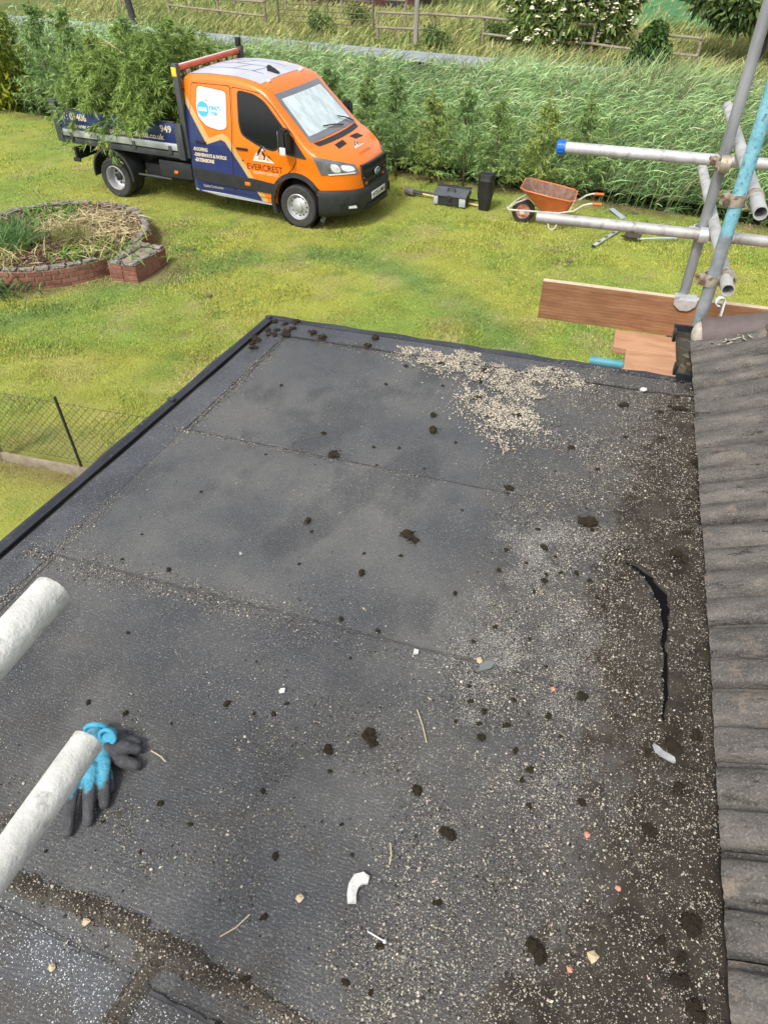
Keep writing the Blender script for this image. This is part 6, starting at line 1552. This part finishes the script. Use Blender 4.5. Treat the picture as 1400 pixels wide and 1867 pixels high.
# aerial fin, marker lamps
loc = bvh.ray_cast(Vector((-.78, -.1, 3)), Vector((0, 0, -1)))[0]
bm = bmesh.new(); prism(bm, [(-.12, 0), (.10, 0), (.0, .05), (-.10, .10), (-.12, .10)], -.045, .045, Matrix(((1, 0, 0, 0), (0, 0, 1, 0), (0, 1, 0, 0), (0, 0, 0, 1)))); bmesh.ops.bevel(bm, geom=bm.edges[:], offset=.012, segments=2, affect='EDGES'); bm_obj('aerial_fin', bm, BLKP, TK, loc, None, 40)
for y in (-.52, .52):
    loc = bvh.ray_cast(Vector((-.64, y, 3)), Vector((0, 0, -1)))[0]; bm = bmesh.new(); bmesh.ops.create_uvsphere(bm, u_segments=12, v_segments=8, radius=.042)
    for v in bm.verts: v.co.z *= .7
    bm_obj('marker_lamp', bm, MATS['clear_lens'], TK, loc + Vector((0, 0, .01)), None, 60)
# bonnet vents
for s in (-1, 1): bvh_patch('bonnet_vent', [(.47, s * .42, 1.25), (.47, s * .13, 1.25), (.575, s * .17, 1.23), (.575, s * .46, 1.23)], (0, 0, -1), .005, BLKP, 8, 3)
for s in (-1, 1):
    hl = bvh_patch('headlight', [(.985, s * .53, .90), (.52, s * 1.0, .935), (.36, s * 1.0, 1.20), (.95, s * .60, 1.045)], (-.62, -s * .75, -.2), .010, M('lamp_dark', (.10, .105, .115), (.16, .165, .175), scale=9, rough=.08, spec=.7), 16, 8)
    for q4_ in ([(.955, s * .60, .955), (.82, s * .78, .965), (.76, s * .82, 1.075), (.925, s * .66, 1.035)], [(.80, s * .80, .965), (.68, s * .90, .97), (.63, s * .92, 1.10), (.74, s * .84, 1.08)]):
        bvh_patch('reflector', q4_, (-.62, -s * .75, -.2), .014, M('lamp_chrome', (.66, .69, .72), (.88, .9, .9), scale=26, rough=.12, metal=.3), 6, 5, hl, None, .25)
    bvh_patch('trim', [(.94, s * .60, .915), (.62, s * .92, .925), (.60, s * .93, .945), (.93, s * .61, .938)], (-.62, -s * .75, -.2), .014, M('drl_lens', (.7, .7, .66), rough=.2), 10, 2, hl)
# grille: surround, slats and oval badge
def xf(y, add=0): return 1.02 - .60 * (abs(y) / 1.0) ** 3.6 + add
gr = empty('grille', (0, 0, 0)); gr.parent = TK
def hbar(name, y0, y1, z0, z1, add0, add1, mat, par, n=16):
    bm = bmesh.new(); rws = []
    for i in range(n + 1):
        y = y0 + (y1 - y0) * i / n; rws.append([bm.verts.new((xf(y, a_), y, z)) for a_, z in ((add0, z0), (add1, z0), (add1, z1), (add0, z1))])
    for A1, B1 in zip(rws[:-1], rws[1:]):
        for k in range(4): bm.faces.new((A1[k], A1[(k + 1) % 4], B1[(k + 1) % 4], B1[k]))
    bm.faces.new(rws[0]); bm.faces.new(rws[-1][::-1]); return bm_obj(name, bm, mat, par, sm=40)
hbar('mesh', -.44, .44, .585, .99, -.02, .008, BLKP, gr); hbar('frame_top', -.47, .47, .985, 1.012, -.02, .026, DKP, gr); hbar('frame_bottom', -.36, .36, .565, .590, -.02, .034, DKP, gr)
for z in (.66, .76, .90): hbar('slat', -.445 + (.9 - z) * .2, .445 - (.9 - z) * .2, z - .022, z + .022, .0, .030, DKP, gr)
for s in (-1, 1):
    bm = bmesh.new(); tube(bm, [(xf(.47, .012), s * .475, .995), (xf(.45, .018), s * .455, .80), (xf(.38, .02), s * .37, .578)], .018, 8); bm_obj('frame_side', bm, DKP, gr, sm=40)
bm = bmesh.new(); lathe(bm, [(.0001, .016), (.085, .014), (.10, .010), (.105, 0)], 28, 'y')
for v in bm.verts: v.co.z *= .52
bd = bm_obj('badge', bm, CHR, gr, (xf(0, .036), 0, .83), (0, 0, R(-90)), 60)
bm = bmesh.new(); lathe(bm, [(.0001, .018), (.080, .017), (.084, .012)], 28, 'y')
for v in bm.verts: v.co.z *= .50
bm_obj('badge_field', bm, M('badge_blue', (.02, .05, .16), rough=.25), bd, None, None, 60)
# bumper wraps the nose
bm = bmesh.new(); rws = []; prof = [(-.06, .655), (.012, .650), (.032, .62), (.040, .56), (.036, .46), (.028, .36), (.0, .285), (-.05, .255), (-.12, .25)]
for i in range(41):
    y = -1.012 + 2.024 * i / 40; k_ = abs(y) / 1.012
    if k_ > .93: pass
    x0 = 1.03 - .60 * k_ ** 4.2
    nx_, ny_ = 1, (2.2 * k_ ** 3.2) * (1 if y > 0 else -1); l_ = math.hypot(nx_, ny_); nx_, ny_ = nx_ / l_, ny_ / l_
    top_add = .06 * max(0, k_ - .45)
    rws.append([bm.verts.new((x0 + nx_ * a_, y + ny_ * a_ * .8, z + (top_add if j < 3 else 0))) for j, (a_, z) in enumerate(prof)])
for A1, B1 in zip(rws[:-1], rws[1:]):
    for k in range(len(prof) - 1): bm.faces.new((A1[k], A1[k + 1], B1[k + 1], B1[k]))
bp = bm_obj('bumper', bm, DKP, TK, sm=40)
for s in (-1, 1):
    side_patch('bumper_end', [(.455, .66), (.56, .67), (.56, .26), (.45, .27)], .018, DKP, s, 6, 3, bp, .03)
    bm = bmesh.new(); a0_, a1_ = s * .56, s * .86; q_ = []
    hb = lambda y: 1.03 - .60 * (abs(y) / 1.012) ** 4.2 + .036
    vs_ = [bm.verts.new((hb(y) + .020, y * 1.02, z)) for y, z in ((a0_, .33), (a1_, .35), (a1_, .47), (s * .62, .47))]; bm.faces.new(vs_); fp = bm_obj('fog_recess', bm, BLKP, bp)
    bm = bmesh.new(); vs_ = [bm.verts.new((hb(y) + .030, y * 1.02, z)) for y, z in ((s * .66, .385), (s * .78, .395), (s * .78, .435), (s * .68, .435))]; bm.faces.new(vs_); bm_obj('fog_lamp', bm, MATS['clear_lens'], bp)
hbar('lower_intake', -.42, .42, .295, .375, .02, .066, BLKP, bp)
# rear-view: number plate
def text_mesh(s, size, bold=0, align='LEFT'):
    cu = bpy.data.curves.new('t', 'FONT'); cu.body = s; cu.size = size; cu.offset = bold; cu.align_x = align; cu.resolution_u = 3; cu.fill_mode = 'FRONT'
    ob = bpy.data.objects.new('t', cu); COL.objects.link(ob); dg = bpy.context.evaluated_depsgraph_get(); me = bpy.data.meshes.new_from_object(ob.evaluated_get(dg)); bpy.data.objects.remove(ob); return me
def lettering(s, x, z, size, mat, fn, width=None, bold=.0, parent=None, name='lettering', slope=0, italic=0):
    me = text_mesh(s, size, bold); co = np.zeros(len(me.vertices) * 3); me.vertices.foreach_get('co', co); co = co.reshape(-1, 3)
    k = 1
    if width: k = width / max(co[:, 0].max() - co[:, 0].min(), 1e-3)
    out = [fn(x + (c_[0] - co[:, 0].min()) * k + italic * c_[1], z + c_[1] + slope * c_[0] * k) for c_ in co]
    me.vertices.foreach_set('co', np.array(out, float).ravel()); me.materials.clear(); me.update(); return link(name, me, mat, parent or TK)
flank = lambda off: (lambda x, z: (x, -(ysurf(x, z) + off), z))
pl_ = empty('number_plate', (1.078, 0, .485)); pl_.parent = TK
bbox_obj('plate', (-.004, .004, -.27, .27, -.058, .058), M('plate_white', (.72, .72, .70), rough=.4), pl_, .003)
lettering('WT26 UMH', -.24, -.032, .092, M('plate_ink', (.01, .01, .01), rough=.6), lambda x, z: (.0055, x, z), .48, .002, pl_)
BRN = M('maroon_vinyl', (.14, .025, .012), rough=.4); CRM = M('cream_vinyl', (.66, .56, .42), rough=.45); TEAL = M('cyan_vinyl', (.07, .42, .66), rough=.4); TEAL2 = M('teal_vinyl', (.06, .36, .44), rough=.4)
lettering('EVERCREST', -.925, .875, .135, BRN, flank(.0105), .70, .0015)
lettering('PROPERTY CARE LTD', -.80, .815, .055, M('pale_vinyl', (.80, .55, .36), rough=.4), flank(.0105), .48, .0008)
for s, z in (('-ROOFING', 1.055), ('-DRIVEWAYS & PATIOS', .965), ('-EXTENSIONS', .88)):
    lettering(s, -2.005, z, .078, CRM, flank(.0105), {'-ROOFING': .30, '-DRIVEWAYS & PATIOS': .67, '-EXTENSIONS': .40}[s], .0035, None, 'lettering', 0, .15)
lettering('Quality Construction', -1.90, .465, .06, CRM, flank(.0105), .42)
# round mark on the rear window
def disc(name, x, z, r_, mat, off, n=28, asp=1.0):
    bm = bmesh.new(); vs_ = [bm.verts.new((x + math.cos(2 * math.pi * k / n) * r_, -(ysurf(x + math.cos(2 * math.pi * k / n) * r_, z + math.sin(2 * math.pi * k / n) * r_ * asp) + off), z + math.sin(2 * math.pi * k / n) * r_ * asp)) for k in range(n)]; bm.faces.new(vs_); return bm_obj(name, bm, mat, TK)
disc('round_logo', -1.715, 1.705, .115, TEAL, .0150)
lettering('GEAR', -1.805, 1.675, .075, M('white_ink', (.85, .88, .9), rough=.4), flank(.0170), .18, .003)
disc('orange_dot', -1.635, 1.835, .018, M('orange_ink', (.75, .25, .05), rough=.4), .0150, 14); disc('grey_dot', -1.675, 1.85, .010, M('grey_ink', (.4, .42, .45), rough=.4), .0150, 12)
lettering('Running the', -1.60, 1.795, .05, MATS['grey_ink'], flank(.0150), .22); lettering("KING'S", -1.585, 1.705, .085, TEAL2, flank(.0150), .215, .003); lettering('LYNN', -1.585, 1.625, .085, TEAL2, flank(.0150), .16, .003)
# mountain emblem on the door
def flat_poly(name, pts, mat, off, fn=None, parent=None):
    f = fn or flank(off); bm = bmesh.new(); bm.faces.new([bm.verts.new(f(x, z)) for x, z in pts]); return bm_obj(name, bm, mat, parent or TK)
INK = M('black_vinyl', (.012, .010, .012), rough=.4); PNK = M('pink_vinyl', (.72, .36, .26), rough=.4); WV = M('bright_vinyl', (.82, .74, .68), rough=.4)
def mountain(f, x, z, k, par=None):
    e = lambda pts: [(x + a_ * k, z + b_ * k) for a_, b_ in pts]
    flat_poly('emblem', e([(-.03, -.02), (1.03, -.03), (.60, .55), (.52, .68), (.34, .46), (.16, .24)]), WV, 0, f(.0100), par)
    flat_poly('emblem', e([(0, 0), (.34, .44), (.52, .66), (.60, .52), (1.0, .02), (.80, .16), (.52, .52), (.30, .22), (.16, .18)]), INK, 0, f(.0115), par)
    flat_poly('emblem', e([(.22, .04), (.36, .30), (.46, .38), (.52, .06)]), PNK, 0, f(.0125), par); flat_poly('emblem', e([(.66, .05), (.70, .22), (.90, .02)]), M('tan_vinyl', (.75, .32, .10), rough=.4), 0, f(.0125), par); flat_poly('emblem', e([(.48, .30), (.56, .20), (.52, .06), (.60, .08), (.64, .24), (.54, .42)]), INK, 0, f(.0135), par)
mountain(flank, -.79, 1.025, .40)
def hood(off):
    def f(a_, b_):   # a across (right to left), b up the bonnet
        x = .93 - b_ * .5; loc, nor, _, _ = bvh.ray_cast(Vector((x, a_, 3)), Vector((0, 0, -1)))
        if loc is None: loc = Vector((x, a_, 1.1))
        return tuple(loc + Vector((.3, 0, 1)).normalized() * (off - .004))
    return f
mountain(hood, -.16, .42, .34); lettering('EVERCREST', -.20, .16, .11, M('orange_ink2', (.55, .12, .01), rough=.4), hood(.010), .42, .001)
lettering('Ford', -.062, -.022, .075, MATS['white_ink'], lambda x, z: (xf(0, .036) + .0195, x, .83 + z), .125, .0, gr, 'lettering', 0, .25)

# wheels
def wheel(name, x, y, side, dual):
    w = empty(name, (x, y, .35)); w.parent = TK
    offs = (0, -side * .235) if dual else (0,)
    for o_ in offs:
        bm = bmesh.new(); lathe(bm, [(.215, -.085), (.25, -.098), (.32, -.10), (.342, -.082), (.350, -.05), (.352, 0), (.350, .05), (.342, .082), (.32, .10), (.25, .098), (.215, .085)], 40, 'y', True)
        bm_obj('tyre', bm, RUB, w, (0, o_, 0), None, 35)
    s = side; ST = M('wheel_silver', (.40, .41, .42), (.52, .53, .54), scale=8, rough=.4, metal=.5)
    if dual: prof = [(.215, .09), (.205, .095), (.195, .08), (.188, .0), (.18, -.05), (.13, -.075), (.075, -.07), (.07, -.02), (.0001, -.015)]
    else: prof = [(.215, .09), (.205, .098), (.195, .085), (.185, .045), (.155, .035), (.125, .060), (.085, .072), (.08, .095), (.06, .105), (.0001, .107)]
    bm = bmesh.new(); lathe(bm, [(r_, s * h) for r_, h in prof], 40, 'y'); rm_ = bm_obj('rim', bm, ST, w, None, None, 35)
    nh = 10 if dual else 12; rh = .128 if dual else .150; hy = -.066 if dual else .043
    for k in range(nh):
        a_ = 2 * math.pi * k / nh; bm = bmesh.new(); lathe(bm, [(.0001, .004 * s), (.021 if dual else .014, .004 * s), (.022 if dual else .015, -.02 * s)], 10, 'y'); bm_obj('vent_hole', bm, BLKP, rm_, (math.cos(a_) * rh, s * hy, math.sin(a_) * rh))
    if dual:
        bm = bmesh.new(); lathe(bm, [(.072, -.07 * s), (.068, .0), (.05, .012 * s), (.0001, .014 * s)], 20, 'y'); bm_obj('hub', bm, BLKP, rm_, None, None, 35)
wheel('front_wheel', 0, -.875, -1, False); wheel('front_wheel', 0, .875, 1, False); wheel('rear_wheel', -3.954, -.885, -1, True); wheel('rear_wheel', -3.954, .885, 1, True)
# chassis
ch_ = bbox_obj('chassis_rail', (-4.75, -.3, -.43, -.34, .50, .70), BLKP, TK); bbox_obj('chassis_rail', (-4.75, -.3, .34, .43, .50, .70), BLKP, TK)
tube_obj('rear_axle', [(-3.954, -.8, .35), (-3.954, .8, .35)], .07, BLKP, TK, 12); bbox_obj('fuel_tank', (-3.35, -2.35, -.80, -.46, .40, .66), BLKP, TK, .04); bbox_obj('side_box', (-3.3, -2.5, .46, .80, .40, .66), BLKP, TK, .04); bbox_obj('engine_tray', (-.3, .9, -.6, .6, .28, .45), BLKP, TK); bbox_obj('underfloor', (-2.1, -.4, -.85, .85, .33, .5), BLKP, TK)
tube_obj('front_axle', [(0, -.8, .35), (0, .8, .35)], .05, BLKP, TK, 10); bbox_obj('cross_strut', (-3.0, -2.9, -.5, .5, .70, .86), BLKP, TK)
tube_obj('side_rail', [(-3.40, -.93, .48), (-2.65, -.93, .48)], .02, GRYM, TK, 8); bbox_obj('side_marker', (-2.52, -2.44, -.99, -.965, .60, .65), AMB, TK, .005); bbox_obj('side_skirt', (-2.85, -2.15, -.965, -.94, .52, .80), DKP, TK, .01)
for s in (-1, 1):
    bm = bmesh.new(); rws = []
    for k in range(25):
        a_ = R(-8) + R(196) * k / 24; r_ = .50; x_, z_ = -3.93 + math.cos(a_) * .47, .42 + math.sin(a_) * .47
        rws.append([bm.verts.new((x_, s * .68, z_)), bm.verts.new((x_, s * 1.03, z_)), bm.verts.new((-3.93 + math.cos(a_) * .43, s * 1.045, .42 + math.sin(a_) * .43)), bm.verts.new((-3.93 + math.cos(a_) * .425, s * 1.03, .42 + math.sin(a_) * .425)), bm.verts.new((-3.93 + math.cos(a_) * .455, s * 1.01, .42 + math.sin(a_) * .455)), bm.verts.new((-3.93 + math.cos(a_) * .455, s * .68, .42 + math.sin(a_) * .455))])
    for A1, B1 in zip(rws[:-1], rws[1:]):
        for k in range(5): bm.faces.new((A1[k], A1[k + 1], B1[k + 1], B1[k]))
    bm_obj('mudguard', bm, DKP, TK, sm=40)
bbox_obj('mudguard_marker', (-4.24, -4.15, -1.0, -.975, .83, .885), AMB, TK, .006)
bbox_obj('tail_bar', (-4.83, -4.77, -.98, .98, .58, .79), BLKP, TK, .012); bbox_obj('tail_bar_end', (-4.88, -4.72, -1.0, -.96, .55, .62), DKP, TK, .01); bbox_obj('tail_bracket', (-4.80, -4.2, -.42, .42, .62, .76), BLKP, TK)
for s in (-1, 1): bbox_obj('tail_lamp', (-4.85, -4.831, s * .78 - .14, s * .78 + .14, .61, .76), M('red_lens', (.35, .01, .01), rough=.25), TK, .006)
# tipper bed
BX0, BX1 = -4.98, -2.28
bbox_obj('bed_floor', (BX0, BX1, -1.0, 1.0, .985, 1.03), GRYM, TK); bbox_obj('subframe', (BX0 + .2, BX1 - .1, -.42, .42, .72, .985), BLKP, TK)
for s in (-1, 1):
    y0, y1 = (s * 1.035, s * 1.00) if s < 0 else (1.00, 1.035)
    bbox_obj('bed_frame', (BX0 - .04, BX1 + .02, min(s * 1.035, s * .95), max(s * 1.035, s * .95), .885, .982), GRYM, TK, .006)
    dp = bbox_obj('dropside', (BX0 + .06, BX1 - .02, y0, y1, 1.125, 1.445), NAVYM, TK, .006); bbox_obj('lower_rail', (BX0 + .06, BX1 - .02, min(s * 1.047, s * .998), max(s * 1.047, s * .998), 1.01, 1.122), SIL, dp, .008)
    bbox_obj('top_rail', (BX0 + .06, BX1 - .02, min(s * 1.042, s * .995), max(s * 1.042, s * .995), 1.446, 1.47), GRYM, dp, .006)
    for x in (-4.75, -4.1, -3.3, -2.5): bbox_obj('hinge', (x, x + .07, min(s * 1.062, s * 1.03), max(s * 1.062, s * 1.03), .95, 1.08), GRYM, dp, .008)
    bbox_obj('rear_pillar', (BX0 - .09, BX0 + .05, min(s * 1.055, s * .97), max(s * 1.055, s * .97), .90, 1.60), GRYM, TK, .012)
    bbox_obj('front_pillar', (BX1 - .01, BX1 + .11, min(s * 1.05, s * .97), max(s * 1.05, s * .97), .87, 1.45), GRYM, TK, .01)
    hp = bbox_obj('headboard_post', (-2.19, -2.09, min(s * 1.0, s * .91), max(s * 1.0, s * .91), .90, 2.33), GRYM, TK, .008)
    if s < 0: bbox_obj('reflector', (-2.195, -2.10, -1.004, -.93, 2.15, 2.28), M('yellow_tape', (.72, .58, .04), rough=.5), hp, .002)
    bbox_obj('bolt_plate', (-2.30, -2.16, min(s * 1.06, s * 1.045), max(s * 1.06, s * 1.045), .93, 1.40), GRYM, TK, .004)
tl = bbox_obj('tailboard', (BX0 - .05, BX0 - .01, -.96, .96, 1.02, 1.50), NAVYM, TK, .008)
tube_obj('tail_chain_bar', [(BX0 + .02, -.98, 1.50), (BX0 + .25, -.55, 1.60)], .012, SIL, TK, 6)
bbox_obj('headboard', (-2.165, -2.12, -.91, .91, 1.0, 1.65), GRYM, TK, .006)
for z in (1.78, 1.95, 2.12): bbox_obj('headboard_bar', (-2.16, -2.12, -.91, .91, z - .018, z + .018), GRYM, TK)
for k in range(7): bbox_obj('headboard_upright', (-2.155, -2.125, -.78 + k * .26 - .012, -.78 + k * .26 + .012, 1.65, 2.21), GRYM, TK)
rb = bbox_obj('roof_roller', (-2.20, -2.10, -.90, .90, 2.215, 2.295), M('red_bar', (.50, .075, .03), (.58, .12, .06), scale=5, rough=.4), TK, .03, None, None, 4); bbox_obj('roller_top', (-2.18, -2.12, -.88, .88, 2.293, 2.304), M('bar_worn', (.62, .50, .45), rough=.5), rb, .003)
bbox_obj('post_cap', (-2.19, -2.11, .90, .98, 2.33, 2.46), BLKP, TK, .01)
for s in np.linspace(-.7, .7, 5): bbox_obj('roller_bracket', (-2.13, -2.07, s - .03, s + .03, 2.14, 2.215), M('worn_bracket', (.30, .24, .18), rough=.7), rb, .006)
# signwriting on the dropside
drop = lambda x, z: (x, -1.0385, z)
lettering('T: 01406', -4.83, 1.295, .155, CRM, drop, .56, .004); lettering('949', -2.62, 1.295, .150, CRM, drop, .24, .004)
lettering('www.evercrestpropertycareltd.co.uk', -4.62, 1.165, .125, CRM, drop, 2.05, .003)
bbox_obj('bed_marker', (-3.97, -3.91, -1.042, -1.036, .90, .975), MATS['yellow_tape'], TK)

# ================================================================== CUT BRANCHES IN THE BED
mt = Matrix.Translation((-1.08, 13.53, 0)) @ Matrix.Rotation(R(-24.5), 4, 'Z')
HC = ((.065, .12, .024), (.32, .45, .11))
parts = []
for k in range(340):
    lx_ = rng.uniform(-4.75, -2.40); ly_ = rng.uniform(-.85, .9)
    top = 2.55 - .5 * ((lx_ + 3.3) / 1.25) ** 2 - .35 * (ly_ - .2) ** 2
    z = 1.1 + (top - 1.1) * rng.random() ** .6
    a_ = rng.normal(R(200), 1.3); D0 = unit(np.array([math.cos(a_), math.sin(a_), rng.uniform(-.1, .7)]))
    parts.append(spray(np.array([lx_, ly_, z]), D0, rng.uniform(.4, .9), 14, .10, .016, HC, .75, .6, 11))
V, F, T = cat_mesh(parts); V = np.c_[V, np.ones(len(V))] @ np.array(mt).T; V = V[:, :3]
setp(link('branch_heap', np_mesh('branch_heap', V, F, T), leafmat('cut_conifer', .55, .28)), 'heap of feathery cut conifer branches filling the tipper bed', 'branches', kind='stuff')
TWIG = M('cut_twig', (.34, .25, .12), (.45, .35, .19), scale=20, rough=.8)
def cut_branch(p, d, L, lab, n=34):
    L *= .82
    o = empty('cut_branch', mt @ Vector(p), R(-24.5), lab, 'branch', 'single branches sticking out of the load')
    d = unit(np.array(d, float)); pts = [tuple(d * L * t_ + np.array([0, 0, -.28 * L * t_ ** 2])) for t_ in np.linspace(0, 1, 7)]
    tube_obj('stem', pts, [.012, .011, .010, .008, .007, .005, .003], TWIG, o, 6)
    V, F, T = spray(np.array([0, 0, 0.]), d, L, n, .10, .017, HC, .28, .6, 13); setp(link('foliage', np_mesh('foliage', V, F, T), leafmat('cut_conifer'), o), kind='stuff')
for p, d, L, lab in (((-4.35, -.62, 1.66), (1.0, -.62, .1), .95, 'branch with a bare butt hanging over the left part of the phone number'), ((-3.95, -.68, 1.62), (1.0, -.70, -.12), 1.0, 'branch drooping over the middle of the web address'),
                     ((-3.6, -.75, 1.60), (.75, -.80, .0), .9, 'branch draped over the dropside at mid length'), ((-3.2, -.78, 1.58), (.6, -.80, .05), .85, 'branch draped over the dropside toward the cab'),
                     ((-2.9, -.75, 1.62), (.35, -.9, .1), .75, 'branch hanging beside the last digits of the phone number'), ((-3.4, -.70, 1.85), (.8, -.65, .15), .9, 'upper branch bending toward the cab door'),
                     ((-3.0, -.55, 2.05), (.5, -.5, .1), .7, 'short branch near the headboard post'), ((-3.75, -.72, 1.78), (-.2, -.9, .05), .8, 'branch hanging straight down over the side'),
                     ((-4.2, -.4, 2.0), (-.8, -.2, .55), .8, 'branch pointing back over the tailboard'), ((-3.9, .1, 2.25), (-.6, .1, .8), .75, 'branch sticking up from the back of the heap'), ((-3.3, .2, 2.4), (.3, .2, .8), .6, 'branch sticking up from the top of the heap')):
    cut_branch(p, d, L, lab)
for p0, p1, lab in (((-4.42, -.70, 1.72), (-3.95, -.95, 1.55), 'bare pale stick over the phone number'), ((-4.0, -1.0, 1.42), (-3.1, -1.02, 1.36), 'long pale stick lying along the dropside'), ((-3.35, -.9, 1.66), (-2.6, -.95, 1.52), 'pale stick near the headboard'), ((-4.1, -.3, 2.45), (-3.3, -.4, 2.05), 'bare stick slanting across the heap')):
    a_, b_ = mt @ Vector(p0), mt @ Vector(p1); o = tube_obj('bare_stick', [(0, 0, 0), tuple((b_ - a_) * .5 + Vector((0, 0, .03))), tuple(b_ - a_)], [.013, .010, .006], TWIG, None, 6, a_); setp(o, lab, 'stick')
